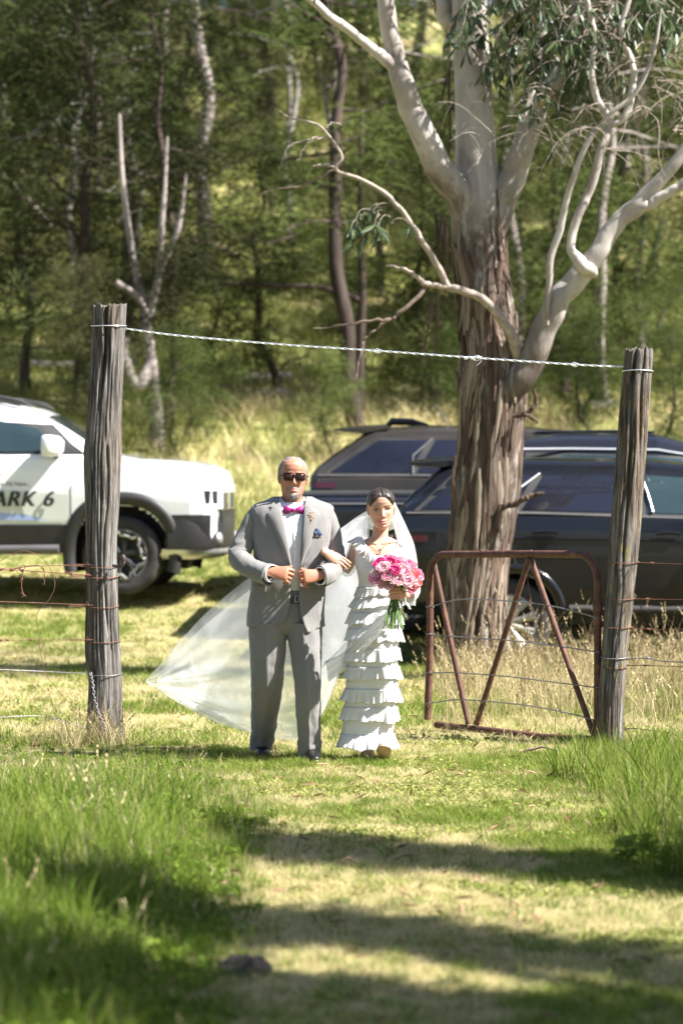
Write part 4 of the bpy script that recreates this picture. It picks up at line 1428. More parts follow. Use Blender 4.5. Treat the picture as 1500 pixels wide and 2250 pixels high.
    shade_tree([(1.6, 9.5, -0.1, 11.1, 5.0, 0.14, 60), (1.3, 8.7, -0.5, 9.6, 4.6, 0.25, 75), (-0.1, 10.9, -1.3, 11.1, 5.4, 0.22, 70), (-0.3, 9.3, -1.3, 9.3, 5.4, 0.3, 50)], (6.9, 6.3), 'tree beyond the right edge shading the near grass')


build_forest()

# ================================================================== the parked cars
def paint(name, col, rough=0.3, dust=None, metal=0.0, coat=1.0, spec=0.5):
    t = NT(name)
    c = t.n('ShaderNodeRGB'); c.outputs[0].default_value = (*col, 1)
    o = c.outputs[0]
    if dust:
        geo = t.n('ShaderNodeNewGeometry')
        n = t.noise(2.5, 5, 0.6, geo.outputs['Position'])
        o = t.mix(t.ramp(n, [(0.3, (0.15,) * 3), (0.75, (0.75,) * 3)]), o, dust)
    t.set('Base Color', o)
    t.set('Roughness', rough)
    t.set('Metallic', metal)
    t.set('Coat Weight', coat)
    t.set('Coat Roughness', 0.08)
    t.b.inputs['Specular IOR Level'].default_value = spec
    return t.mat


M_WHITE = paint('white_paint', (0.80, 0.80, 0.79), 0.35)
M_BLACKP = paint('black_paint', (0.006, 0.007, 0.011), 0.2, (0.010, 0.010, 0.011), 0.0, 0.6, 0.2)
M_BROWNP = paint('dusty_brown_paint', (0.022, 0.020, 0.018), 0.25, (0.045, 0.037, 0.03), 0.0, 0.6, 0.2)
M_BLUEP = paint('dusty_slate_paint', (0.010, 0.012, 0.022), 0.22, (0.020, 0.021, 0.028), 0.0, 0.6, 0.2)
M_CLAD = mat_plain('black_cladding', (0.022, 0.021, 0.02), 0.55, 0, 0.3, 5)
M_CLADG = mat_plain('grey_cladding', (0.085, 0.08, 0.08), 0.5, 0, 0.2, 5)
M_TYRE = mat_plain('tyre_rubber', (0.035, 0.032, 0.03), 0.85, 0, 0.4, 8, 0.3, 60)
M_RIM = mat_plain('machined_alloy', (0.36, 0.35, 0.32), 0.4, 0.8, 0.1, 5)
M_RIMD = mat_plain('dark_alloy', (0.02, 0.02, 0.02), 0.5, 0.3, 0.2, 5)
M_SILVER = mat_plain('satin_silver', (0.60, 0.60, 0.60), 0.35, 0.7, 0.08, 5)
M_RED = mat_plain('tail_lamp_red', (0.055, 0.005, 0.008), 0.15, 0, 0.1, 5, 0, 40, 0.5, 1.0)
M_LAMP = mat_plain('lamp_lens', (0.035, 0.035, 0.04), 0.12, 0.2, 0.2, 60, 0, 40, 0.5, 1.0)
M_DECAL = mat_plain('decal_black', (0.02, 0.02, 0.018), 0.5, 0, 0.05, 5)
M_DECALB = mat_plain('decal_pale_blue', (0.34, 0.43, 0.72), 0.4, 0, 0.1, 3)
M_DECALG = mat_plain('decal_pale_grey', (0.62, 0.64, 0.58), 0.4, 0, 0.04, 3)


def glass(name, col, rough=0.04):
    t = NT(name)
    geo = t.n('ShaderNodeNewGeometry')
    n = t.noise(1.6, 3, 0.5, geo.outputs['Position'])
    t.set('Base Color', t.ramp(n, [(0.3, tuple(c * 0.5 for c in col)), (0.7, col)]))
    t.set('Roughness', rough)
    t.set('Coat Weight', 1.0)
    t.set('Coat Roughness', 0.03)
    return t.mat


M_GLASS = glass('dark_tinted_glass', (0.012, 0.013, 0.022))
M_GLASST = glass('teal_clear_glass', (0.030, 0.052, 0.058))


class Car:
    def __init__(self, st, loc, rz, label, group, name, paint):
        """st rows: x, z bottom, z belt, z top, half width sill, half width belt, half width top, crown"""
        self.st = np.array(st, float)
        self.paint = paint
        self.root = root(name, loc, label, 'car', group)
        self.root.rotation_euler = (0, 0, rz)
        self.I = Matrix()

    def par(self, x):
        s = self.st
        return [np.interp(x, s[:, 0], s[:, k]) for k in range(1, 8)]

    def section(self, x):
        zb, zs, zt, wb, ws, wt, cr = self.par(x)
        H = zs - zb
        g = zt - zs
        p = [(0, zb), (wb - 0.12, zb), (wb - 0.02, zb + 0.03), (wb, zb + 0.10), (ws - 0.005, zb + 0.35 * H), (ws + 0.012, zb + 0.62 * H), (ws + 0.008, zb + 0.85 * H), (ws - 0.01, zs - 0.03), (ws - 0.035, zs),
             (ws - 0.035 + (wt - ws + 0.035) * 0.5 + 0.012, zs + g * 0.5), (wt, zt - 0.07 * min(1, g / 0.3)), (wt - 0.02, zt - 0.03 * min(1, g / 0.2)), (wt - 0.07, zt), (wt * 0.55, zt + cr * 0.75), (0, zt + cr)]
        return np.array(p)

    def side(self, x, z):
        s = self.section(x)[2:13]
        return float(np.interp(z, s[:, 1], s[:, 0]))

    def topz(self, x, y):
        s = self.section(x)[10:][::-1]
        return float(np.interp(abs(y), s[:, 0], s[:, 1]))

    def add(self, mb, name, mat, parent=None, smooth=True, auto=None):
        o = mb.build(name, mat, None, smooth, auto)
        o.parent = parent if parent is not None else self.root
        return o

    def body(self, wheels, ra, nx=300):
        x0, x1 = self.st[0, 0], self.st[-1, 0]
        xs = np.unique(np.concatenate([np.linspace(x0, x1, nx), self.st[:, 0]]))
        rows = []
        for x in xs:
            s = self.section(x)
            d = np.concatenate([np.linspace(s[i], s[i + 1], 7)[:-1] for i in range(len(s) - 1)] + [s[-1:]])
            full = np.concatenate([np.stack([-d[:, 0], d[:, 1]], -1), np.stack([d[::-1][1:, 0], d[::-1][1:, 1]], -1)])
            rows.append(np.stack([np.full(len(full), x), full[:, 0], full[:, 1]], -1))
        V = np.stack(rows)
        r, c = V.shape[:2]
        f = []
        for i in range(r - 1):
            for j in range(c - 1):
                cx, cy, cz = V[i:i + 2, j:j + 2].reshape(-1, 3).mean(0)
                if abs(cy) > 0.45 and any((cx - wx) ** 2 + (cz - wz) ** 2 < ra ** 2 for wx, wz in wheels):
                    continue
                f.append((i * c + j, (i + 1) * c + j, (i + 1) * c + j + 1, i * c + j + 1))
        mb = MB().add(V.reshape(-1, 3), f)
        mb.add(V[0], [tuple(range(c))]); mb.add(V[-1], [tuple(range(c))[::-1]])
        b = self.add(mb, 'body', self.paint, None, True, 38)
        # dark wells
        for wx, wz in wheels:
            for s in (-1, 1):
                a = np.linspace(-0.35, math.pi + 0.35, 24)
                w0 = self.side(wx, wz + 0.2) * s
                P = [np.stack([wx + (ra + 0.01) * np.cos(a), np.full(24, y), wz + (ra + 0.01) * np.sin(a)], -1) for y in (w0 * 0.985, s * 0.42)]
                mb = MB().grid(np.stack(P))
                mb.add(P[1], [tuple(range(24))])
                self.add(mb, 'wheel_well', M_CLAD, b)
        return b

    def flare(self, wheels, ra, wid, mat, rise=1.0):
        for wx, wz in wheels:
            for s in (-1, 1):
                a = np.linspace(R(-18), R(198), 40)
                rows = []
                for k, (rr, off) in enumerate(((ra - 0.035, -0.03), (ra - 0.03, 0.02), (ra + wid * 0.5, 0.035), (ra + wid, 0.022), (ra + wid + 0.01, -0.01))):
                    ring = []
                    for t in a:
                        sx = np.sign(math.cos(t)) * abs(math.cos(t)) ** 0.85
                        sz = math.sin(t) if math.sin(t) < 0 else math.sin(t) ** 0.85
                        x, z = wx + rr * sx, wz + rr * sz * rise
                        zc = max(z, self.par(x)[0] + 0.04)
                        ring.append((x, s * (self.side(x, zc) + off), z))
                    rows.append(ring)
                self.add(MB().grid(np.array(rows), flip=s > 0), 'arch_flare', mat)

    def panel(self, quad, mat, name='window', off=0.006, sides=(-1, 1), parent=None, n=8):
        """quad: four (x,z) corners on the body side"""
        q = np.array(quad, float)
        for s in sides:
            u = np.linspace(0, 1, n)
            V = np.zeros((n, n, 3))
            for i, a in enumerate(u):
                for j, b in enumerate(u):
                    x, z = (q[0] * (1 - a) + q[1] * a) * (1 - b) + (q[3] * (1 - a) + q[2] * a) * b
                    V[j, i] = (x, s * (self.side(x, z) + off), z)
            o = self.add(MB().grid(V, flip=s > 0), name, mat, parent)
        return o

    def top(self, x0, x1, w0, w1, mat, name, off=0.008, n=10):
        """panel on the hood, screen or roof between two stations"""
        V = np.zeros((n, n, 3))
        for i, a in enumerate(np.linspace(0, 1, n)):
            x = x0 + (x1 - x0) * a
            w = w0 + (w1 - w0) * a
            e = 0.02
            dz = (self.topz(x + e, 0) - self.topz(x - e, 0)) / (2 * e)
            nrm = Vector((-dz, 0, 1)).normalized()
            for j, b in enumerate(np.linspace(-1, 1, n)):
                y = w * b
                V[i, j] = (x + nrm.x * off, y, self.topz(x, y) + nrm.z * off)
        return self.add(MB().grid(V), name, mat)

    def strip(self, pts, r, mat, name, off=0.0, sides=(-1, 1), n=8):
        for s in sides:
            P = [(x, s * (self.side(x, z) + off), z) for x, z in pts]
            o = self.add(MB().tube(P, r, n), name, mat)
        return o

    def wheel(self, wx, wz, R_, wid, s, style):
        t = self.root
        hub = bpy.data.objects.new('wheel', None)
        hub.empty_display_size = 0.1
        y0 = s * (self.side(wx, wz + 0.3) - 0.02)
        # wheel part: the brake and hub drum, carrying tyre and rim
        mb = MB().tube([(wx, y0 - s * 0.12, wz), (wx, y0 - s * 0.20, wz)], R_ * 0.45, 20)
        w = self.add(mb, 'wheel', M_RIMD)
        prof = [(R_ * 0.64, 0.0), (R_ * 0.72, 0.012), (R_ * 0.88, 0.018), (R_ * 0.96, 0.0), (R_, -0.03), (R_ * 1.0, -wid * 0.5), (R_, -wid + 0.03), (R_ * 0.94, -wid), (R_ * 0.64, -wid)]
        a = np.linspace(0, 2 * math.pi, 64, endpoint=False)
        tread = 1 + 0.012 * np.sign(np.sin(a * 32))
        V = np.stack([np.stack([wx + r * np.cos(a) * (tread if r > R_ * 0.95 else 1), np.full(64, y0 + s * o), wz + r * np.sin(a) * (tread if r > R_ * 0.95 else 1)], -1) for r, o in prof])
        self.add(MB().grid(V, True, flip=s < 0), 'tyre', M_TYRE, w, True, 40)
        # rim
        mb = MB()
        rr = R_ * 0.66
        rings = [(rr, -0.0), (rr * 0.97, 0.006), (rr * 0.90, -0.004), (rr * 0.89, -0.07), (0.02, -0.075)]
        V = np.stack([np.stack([wx + r * np.cos(a), np.full(64, y0 + s * o), wz + r * np.sin(a)], -1) for r, o in rings])
        mb.grid(V[:3], True, 0, s < 0); mb.grid(V[2:], True, 1, s < 0)
        k = 6 if style == 'lobed' else 10
        for i in range(k):
            b = 2 * math.pi * i / k + 0.26
            for e in ((-0.24, 0.24) if style == 'lobed' else (-0.07, 0.07)):
                p0 = np.array((wx + rr * 0.16 * math.cos(b), y0 - s * 0.02, wz + rr * 0.16 * math.sin(b)))
                p1 = np.array((wx + rr * 0.6 * math.cos(b + e * 0.35), y0 - s * 0.012, wz + rr * 0.6 * math.sin(b + e * 0.35)))
                p2 = np.array((wx + rr * 0.93 * math.cos(b + e), y0 - s * 0.004, wz + rr * 0.93 * math.sin(b + e)))
                mb.tube([p0, p1, p2], [0.030, 0.024, 0.030], 6, True, 1 if style == 'lobed' else 0)
            if style == 'lobed':
                mb.tube([(wx + rr * q * math.cos(b + d), y0 + s * 0.004, wz + rr * q * math.sin(b + d)) for q, d in ((0.88, -0.42), (0.76, -0.30), (0.76, 0.0), (0.76, 0.30), (0.88, 0.42), (0.9, 0.52))], 0.016, 6, True, 0)
        mb.tube([(wx, y0 - s * 0.05, wz), (wx, y0 + s * 0.002, wz)], rr * 0.17, 16, True, 1)
        self.add(mb, 'rim', [M_RIM, M_RIMD], w, True, 40)

    def mirror(self, x, z, mat, s=-1, size=1.0):
        y = s * (self.side(x, z) + 0.13)
        mb = MB()
        a = np.linspace(0, 2 * math.pi, 20, endpoint=False)
        rows = []
        for (dx, k) in ((-0.09, 0.82), (-0.075, 1.0), (-0.02, 1.0), (0.05, 0.86), (0.085, 0.5), (0.09, 0.02)):
            rows.append(np.stack([np.full(20, x + dx * size), y + 0.115 * size * k * np.sign(np.cos(a)) * np.abs(np.cos(a)) ** 0.5, z + 0.11 + 0.095 * size * k * np.sign(np.sin(a)) * np.abs(np.sin(a)) ** 0.5], -1))
        mb.grid(np.stack(rows), True)
        mb.add(rows[0], [tuple(range(20))])
        m = self.add(mb, 'mirror', mat)
        self.add(MB().tube([(x + 0.02, s * (self.side(x, z) - 0.03), z + 0.01), (x + 0.01, y, z + 0.03)], 0.03, 8), 'mirror_arm', M_CLAD, m)
        return m


def text_on(car, s, right_x, z0, size, mat, shear, bold, sp=1.0):
    cu = bpy.data.curves.new('t', 'FONT')
    cu.body = s
    cu.size = size
    cu.shear = shear
    cu.space_character = sp
    o = bpy.data.objects.new('t', cu)
    COL.objects.link(o)
    dg = bpy.context.evaluated_depsgraph_get(); dg.update()
    me = bpy.data.meshes.new_from_object(o.evaluated_get(dg))
    bpy.data.objects.remove(o)
    v = np.array([tuple(p.co) for p in me.vertices])
    v[:, 0] += right_x - v[:, 0].max()
    me_f = [tuple(p.vertices) for p in me.polygons]
    ymax = max(car.side(x, z0 + y) for x, y, _ in v) + 0.016
    out = np.array([(x, -ymax, z0 + y) for x, y, _ in v])
    mb = MB()
    for k, dx in enumerate((0.0, bold, 2 * bold) if bold else (0.0,)):
        mb.add(out + np.array([-dx, -0.0015 * k, 0]), me_f)
    return car.add(mb, 'lettering', mat, None, False)


def build_cars():
    # ---------------- white ute, front to the right. x = 0 at the front axle
    d0 = 29.5
    sc = F / d0
    X0 = (284 - 750) / sc - 0.01
    zg = gz(X0, d0 + 1.0) + 0.045
    st = [(-4.45, 0.62, 1.16, 1.18, 0.86, 0.93, 0.88, 0.0), (-4.30, 0.52, 1.18, 1.20, 0.90, 0.96, 0.90, 0.0), (-2.62, 0.42, 1.18, 1.20, 0.93, 0.97, 0.90, 0.0), (-2.60, 0.42, 1.30, 1.60, 0.93, 0.97, 0.80, 0.01),
          (-2.50, 0.42, 1.38, 1.88, 0.93, 0.97, 0.74, 0.03), (-1.9, 0.40, 1.385, 1.92, 0.93, 0.975, 0.75, 0.035), (-1.25, 0.40, 1.39, 1.90, 0.93, 0.975, 0.74, 0.035), (-0.95, 0.40, 1.39, 1.84, 0.93, 0.975, 0.73, 0.03),
          (-0.74, 0.40, 1.385, 1.75, 0.93, 0.97, 0.74, 0.03), (-0.30, 0.40, 1.37, 1.47, 0.93, 0.965, 0.84, 0.03), (-0.22, 0.42, 1.32, 1.40, 0.93, 0.965, 0.86, 0.02), (0.1, 0.45, 1.27, 1.345, 0.93, 0.965, 0.84, 0.02),
          (0.45, 0.46, 1.25, 1.33, 0.93, 0.96, 0.85, 0.02), (0.70, 0.46, 1.22, 1.305, 0.92, 0.955, 0.84, 0.02), (0.86, 0.47, 1.19, 1.275, 0.90, 0.935, 0.82, 0.015), (0.95, 0.50, 1.15, 1.235, 0.87, 0.90, 0.79, 0.01), (0.985, 0.56, 1.11, 1.19, 0.82, 0.86, 0.75, 0.0), (1.0, 0.60, 1.06, 1.12, 0.79, 0.83, 0.72, 0.0)]
    c = Car(st, (X0, d0 + 0.98, zg), R(-4), 'white ute with black lettering on its door, parked behind the left post', 'parked cars', 'white_ute', M_WHITE)
    wh = [(0.0, 0.40), (-3.26, 0.40)]
    c.body(wh, 0.50)
    c.flare(wh, 0.50, 0.085, M_CLAD, 1.06)
    for wx, wz in wh:
        for s in (-1, 1):
            c.wheel(wx, wz, 0.395, 0.27, s, 'lobed')
    # lower cladding and step
    c.panel([(-2.72, 0.42), (-0.55, 0.42), (-0.50, 0.70), (-2.78, 0.70)], M_CLAD, 'sill_cladding', 0.012, n=14)
    c.strip([(-2.6, 0.46), (-1.6, 0.45), (-0.62, 0.46)], 0.045, M_CLADG, 'step_bar', 0.05)
    # glass
    c.panel([(-1.28, 1.425), (-0.66, 1.425), (-0.86, 1.66), (-1.26, 1.74)], M_GLASST, 'front_window', 0.012)
    c.panel([(-2.38, 1.43), (-1.42, 1.43), (-1.42, 1.745), (-2.22, 1.74)], M_GLASST, 'rear_window', 0.012)
    c.panel([(-2.5, 1.405), (-0.36, 1.40), (-0.78, 1.70), (-2.4, 1.80)], M_CLAD, 'window_surround', 0.006, n=14)
    c.panel([(-0.64, 1.41), (-0.40, 1.405), (-0.72, 1.70), (-0.86, 1.70)], M_CLAD, 'pillar_trim', 0.010)
    c.top(-0.36, -0.78, 0.80, 0.68, glass('windscreen_glass', (0.055, 0.075, 0.08)), 'windscreen')
    c.top(-1.10, -1.75, 0.50, 0.50, M_GLASS, 'sunroof')
    # roof rails
    for s in (-1, 1):
        mb = MB().tube([(-2.35, s * 0.70, 1.90), (-2.2, s * 0.70, 1.965), (-1.3, s * 0.69, 1.975), (-1.05, s * 0.69, 1.93), (-0.95, s * 0.68, 1.88)], [0.02, 0.028, 0.028, 0.024, 0.01], 8)
        c.add(mb, 'roof_rail', M_CLAD)
    # shut lines
    for pts in ([(-0.50, 0.72), (-0.505, 1.05), (-0.47, 1.38)], [(-1.36, 0.72), (-1.355, 1.39)], [(-2.42, 0.95), (-2.40, 1.38)]):
        c.strip(pts, 0.006, M_CLAD, 'door_gap', 0.0)
    c.strip([(-1.36, 1.205), (-1.30, 1.215), (-1.17, 1.21)], 0.022, M_WHITE, 'door_handle', 0.035)
    c.strip([(-2.38, 1.205), (-2.30, 1.215), (-2.18, 1.21)], 0.022, M_WHITE, 'door_handle', 0.035)
    c.mirror(-0.66, 1.37, M_WHITE, -1, 1.15)
    c.mirror(-0.66, 1.37, M_WHITE, 1, 1.15)
    # lettering and decals of the door
    c.panel([(-2.40, 0.72), (-0.53, 0.72), (-0.53, 1.00), (-2.40, 1.14)], M_DECALG, 'door_wrap', 0.008, (-1,), n=14)
    c.panel([(-2.40, 0.76), (-0.75, 0.745), (-0.95, 0.80), (-2.40, 0.90)], M_DECALB, 'door_wave', 0.011, (-1,), n=14)
    text_on(c, 'SHARK 6', -0.66, 0.885, 0.215, M_DECAL, 0.28, 0.008, 1.08)
    text_on(c, 'the All New...', -0.90, 1.085, 0.062, M_DECAL, 0.0, 0.0)
    # front
    V = []
    nose = MB()
    c.panel([(0.42, 0.50), (0.93, 0.50), (0.95, 0.80), (0.50, 0.80)], M_CLAD, 'bumper_corner', 0.014, n=12)
    for s in (-1, 1):
        lam = MB()
        P = [(0.80, 0.95), (0.985, 0.90), (1.03, 0.40), (1.03, 0.0)]
        mb = MB()
        # lamp housing wraps the corner
        for (z0, z1, mat, nm, ex) in ((0.86, 1.10, M_WHITE, 'lamp_frame', 0.022), (0.91, 1.04, M_LAMP, 'headlight', 0.032)):
            a0, a1 = (0, 1) if nm == 'lamp_frame' else (0.12, 0.5)
            cr = catmull([(0.78, 0.935), (0.90, 0.90), (0.99, 0.80), (1.01, 0.62), (1.015, 0.44)], 20)
            i0, i1 = int(a0 * 19), int(a1 * 19)
            cr = cr[i0:i1 + 1]
            rows = []
            for z in np.linspace(z0, z1, 5):
                rows.append([(x + ex, s * (y + ex * 0.6), z) for x, y in cr])
            c.add(MB().grid(np.array(rows), flip=s > 0), nm, mat)
        c.add(MB().box((1.03, s * 0.30 - 0.13, 0.86), (1.065, s * 0.30 + 0.13, 1.02)), 'headlight', M_LAMP, None, False)
        c.add(MB().ellipsoid((1.0, s * 0.70, 0.56), (0.06, 0.09, 0.07), 14, 10), 'fog_lamp', M_SILVER)
    c.add(MB().box((0.98, -0.62, 0.66), (1.04, 0.62, 0.84)), 'grille', M_CLAD, None, False)
    rows = [[(x + o, y * k, z) for x, y in catmull([(0.46, -0.965), (0.75, -0.955), (0.97, -0.83), (1.05, -0.5), (1.07, 0.0), (1.05, 0.5), (0.97, 0.83), (0.75, 0.955), (0.46, 0.965)], 50)] for z, o, k in ((0.455, -0.03, 1.0), (0.50, 0.0, 1.005), (0.70, 0.0, 1.005), (0.78, -0.03, 1.0))]
    c.add(MB().grid(np.array(rows), flip=True), 'bumper', M_CLAD)
    c.add(MB().box((0.98, -0.64, 0.855), (1.035, 0.64, 1.10)), 'nose_panel', M_WHITE, None, False)
    mb = MB()
    cr = catmull([(0.42, -0.96), (0.75, -0.95), (0.98, -0.80), (1.07, -0.45), (1.09, 0.0), (1.07, 0.45), (0.98, 0.80), (0.75, 0.95), (0.42, 0.96)], 50)
    rows = [[(x + o, y * k, z) for x, y in cr] for z, o, k in ((0.36, -0.14, 0.90), (0.39, -0.06, 0.96), (0.43, -0.02, 0.99), (0.46, -0.02, 1.0))]
    c.add(MB().grid(np.array(rows), flip=True), 'skid_plate', M_SILVER)
    c.top(0.86, -0.05, 0.22, 0.30, M_WHITE, 'bonnet_bulge', 0.018)

    # draw the nose in to its real overhang
    def kids(o):
        for k in o.children:
            yield k
            yield from kids(k)
    for k in kids(c.root):
        if k.type == 'MESH':
            v = np.zeros(len(k.data.vertices) * 3, np.float32)
            k.data.vertices.foreach_get('co', v)
            v = v.reshape(-1, 3)
            if k.name.split('.')[0] not in ('tyre', 'rim', 'wheel', 'wheel_well', 'arch_flare'):
                v[:, 0] = np.where(v[:, 0] > 0.55, 0.55 + (v[:, 0] - 0.55) * 0.84, v[:, 0])
            k.data.vertices.foreach_set('co', v.ravel())
            k.data.update()

    # ---------------- generic wagon, tail to the left, x = 0 at the tail
    def suv(loc, rz, label, name, paint_m, ht, belt, L, roof_rails, tail_in, light):
        k = ht / 1.78
        st = [(0.0, 0.55, belt - 0.30, belt - 0.26, 0.84, 0.88, 0.80, 0.0), (0.04, 0.48, belt - 0.04, belt, 0.88, 0.93, 0.80, 0.01), (0.10, 0.45, belt, belt + 0.08, 0.90, 0.95, 0.80, 0.01), (tail_in, 0.42, belt + 0.005, ht - 0.10, 0.91, 0.965, 0.70, 0.02),
              (tail_in + 0.16, 0.40, belt + 0.005, ht - 0.02, 0.92, 0.97, 0.69, 0.03), (1.2, 0.34, belt, ht, 0.93, 0.975, 0.69, 0.04), (2.2, 0.33, belt - 0.02, ht - 0.01, 0.93, 0.98, 0.70, 0.04), (2.75, 0.33, belt - 0.035, ht - 0.06, 0.93, 0.98, 0.69, 0.035),
              (3.05, 0.33, belt - 0.05, ht - 0.16, 0.93, 0.975, 0.70, 0.03), (3.62, 0.34, belt - 0.09, belt + 0.04, 0.93, 0.965, 0.80, 0.03), (3.9, 0.36, belt - 0.13, belt - 0.06, 0.93, 0.96, 0.80, 0.03), (4.5, 0.38, belt - 0.25, belt - 0.16, 0.90, 0.93, 0.76, 0.02),
              (L - 0.08, 0.42, belt - 0.35, belt - 0.28, 0.80, 0.84, 0.66, 0.01), (L, 0.5, belt - 0.42, belt - 0.38, 0.62, 0.66, 0.55, 0.0)]
        c = Car(st, loc, rz, label, 'parked cars', name, paint_m)
        wh = [(0.98, 0.38), (3.92, 0.38)]
        c.body(wh, 0.45)
        c.flare(wh, 0.45, 0.05, paint_m)
        for wx, wz in wh:
            for s in (-1, 1):
                c.wheel(wx, wz, 0.38, 0.26, s, 'plain')
        zt = ht - 0.105
        c.panel([(0.18, belt + 0.02), (3.45, belt - 0.06), (3.02, zt - 0.06), (tail_in + 0.14, zt)], M_CLAD, 'window_surround', 0.004, n=20)
        c.panel([(0.24, belt + 0.035), (1.02, belt + 0.03), (1.22, zt - 0.015), (tail_in + 0.20, zt - 0.02)], M_GLASS, 'quarter_window', 0.010)
        c.panel([(1.10, belt + 0.03), (2.03, belt + 0.005), (2.03, zt - 0.015), (1.29, zt - 0.015)], M_GLASS, 'rear_window', 0.010)
        c.panel([(2.16, belt + 0.003), (3.20, belt - 0.025), (2.86, zt - 0.06), (2.16, zt - 0.015)], M_GLASST, 'front_window', 0.010)
        c.strip([(1.06, belt + 0.02), (1.06, belt + 0.20), (1.26, zt)], 0.010, M_SILVER if not roof_rails else M_CLADG, 'window_trim', 0.018)
        c.strip([(2.21, belt + 0.01), (2.17, belt + 0.17), (2.12, zt - 0.02)], 0.011, M_SILVER if not roof_rails else M_CLADG, 'pillar_trim', 0.022)
        c.strip([(0.12, belt), (1.2, belt - 0.002), (3.4, belt - 0.075)], 0.011, M_CLADG, 'belt_trim', 0.012)
        for pts in ([(1.08, 0.80), (1.00, 1.0), (1.08, belt)], [(2.12, 0.42), (2.10, belt)], [(3.35, 0.42), (3.36, belt - 0.1)]):
            c.strip(pts, 0.006, M_CLAD, 'door_gap', 0.0)
        c.strip([(1.18, belt - 0.16), (1.30, belt - 0.15), (1.40, belt - 0.16)], 0.016, paint_m, 'door_handle', 0.028)
        c.strip([(2.24, belt - 0.17), (2.34, belt - 0.16), (2.44, belt - 0.17)], 0.016, paint_m, 'door_handle', 0.028)
        c.strip([(0.62, belt - 0.20), (2.0, belt - 0.22), (3.3, belt - 0.27)], 0.012, paint_m, 'crease', 0.004)
        c.strip([(1.5, 0.50), (2.5, 0.49), (3.4, 0.50)], 0.035, M_CLAD, 'sill', 0.015)
        c.top(tail_in - 0.02, 0.12, 0.66, 0.74, M_GLASS, 'rear_screen')
        c.top(3.08, 3.60, 0.66, 0.76, M_GLASST, 'windscreen')
        # roof spoiler
        mb = MB()
        rows = []
        for x, z0, z1, w in ((tail_in + 0.30, ht - 0.02, ht + 0.035, 0.66), (tail_in + 0.05, ht - 0.06, ht + 0.025, 0.67), (tail_in - 0.15, ht - 0.05, ht + 0.005, 0.66), (tail_in - 0.24, ht - 0.03, ht - 0.01, 0.62)):
            rows.append([(x, -w, z0 + 0.01), (x, -w, z1 - 0.02), (x, -w * 0.9, z1), (x, 0, z1 + 0.015), (x, w * 0.9, z1), (x, w, z1 - 0.02), (x, w, z0 + 0.01), (x, 0, z0)])
        rows = np.array(rows)
        mb.grid(rows, True); mb.add(rows[-1], [tuple(range(8))])
        c.add(mb, 'spoiler', paint_m, None, True, 40)
        for s in (-1, 1):
            mb = MB()
            zl = light
            rows = []
            for z in np.linspace(zl - 0.03, zl + 0.025, 5):
                rows.append([(x, s * (c.side(x, z) + 0.008), z) for x in np.linspace(0.05, 0.30, 9)])
            c.add(MB().grid(np.array(rows), flip=s > 0), 'tail_light', M_RED)
        c.add(MB().box((-0.05, -0.84, 0.40), (0.10, 0.84, 0.60)), 'rear_bumper', M_CLAD, None, False)
        c.mirror(3.05, belt - 0.03, paint_m, -1)
        c.mirror(3.05, belt - 0.03, paint_m, 1)
        if roof_rails:
            for s in (-1, 1):
                c.add(MB().tube([(0.78, s * 0.60, ht + 0.0), (0.85, s * 0.60, ht + 0.075), (1.05, s * 0.60, ht + 0.07), (1.22, s * 0.60, ht + 0.03)], [0.02, 0.03, 0.03, 0.012], 10), 'roof_fin', M_BLACKP)
            c.add(MB().tube([(1.42, -0.35, ht + 0.03), (1.30, -0.35, ht + 0.24)], 0.008, 6), 'aerial', M_CLADG)
        return c
    sA = F / 25.4
    suv(((868 - 750) / sA, 25.4 + 0.97, gz(1.5, 26.3)), R(-1.5), 'black wagon with a pale roof spoiler, nearest behind the gum trunk', 'black_wagon', M_BLACKP, 1.755, 1.31, 4.9, False, 0.38, 1.10)
    sB = F / 29.7
    suv(((676 - 750) / sB, 29.7 + 0.97, gz(1.5, 30.6)), R(-1.0), 'dusty brown wagon with a roof spoiler and aerial, behind the black tray', 'brown_wagon', M_BROWNP, 1.70, 1.22, 4.9, True, 0.52, 1.13)

    # ---------------- dark ute between them, tail to the left, x = 0 at the tail
    dD = 27.55
    sD = F / dD
    st = [(0.0, 0.55, 1.25, 1.27, 0.86, 0.92, 0.89, 0.0), (0.06, 0.50, 1.27, 1.29, 0.90, 0.95, 0.91, 0.0), (2.06, 0.42, 1.27, 1.29, 0.92, 0.96, 0.91, 0.0), (2.08, 0.42, 1.27, 1.70, 0.92, 0.96, 0.74, 0.01), (2.16, 0.42, 1.28, 1.80, 0.92, 0.96, 0.73, 0.03),
          (2.6, 0.42, 1.28, 1.83, 0.92, 0.965, 0.73, 0.05), (3.4, 0.42, 1.27, 1.82, 0.92, 0.965, 0.73, 0.05), (3.75, 0.42, 1.26, 1.74, 0.92, 0.965, 0.73, 0.04), (4.25, 0.42, 1.22, 1.34, 0.92, 0.96, 0.82, 0.03), (4.4, 0.44, 1.18, 1.25, 0.92, 0.955, 0.83, 0.02),
          (5.0, 0.46, 1.08, 1.16, 0.91, 0.94, 0.80, 0.02), (5.28, 0.50, 0.95, 1.04, 0.82, 0.86, 0.7, 0.01), (5.33, 0.56, 0.90, 0.98, 0.7, 0.74, 0.6, 0.0)]
    c = Car(st, ((640 - 750) / sD, dD + 0.96, gz(1, 28.4)), R(-1.0), 'dark slate ute with a black tray, parked between the black and brown wagons', 'parked cars', 'dark_ute', M_BLUEP)
    wh = [(1.05, 0.39), (4.27, 0.39)]
    c.body(wh, 0.47)
    c.flare(wh, 0.47, 0.06, M_CLAD)
    for wx, wz in wh:
        for s in (-1, 1):
            c.wheel(wx, wz, 0.38, 0.26, s, 'plain')
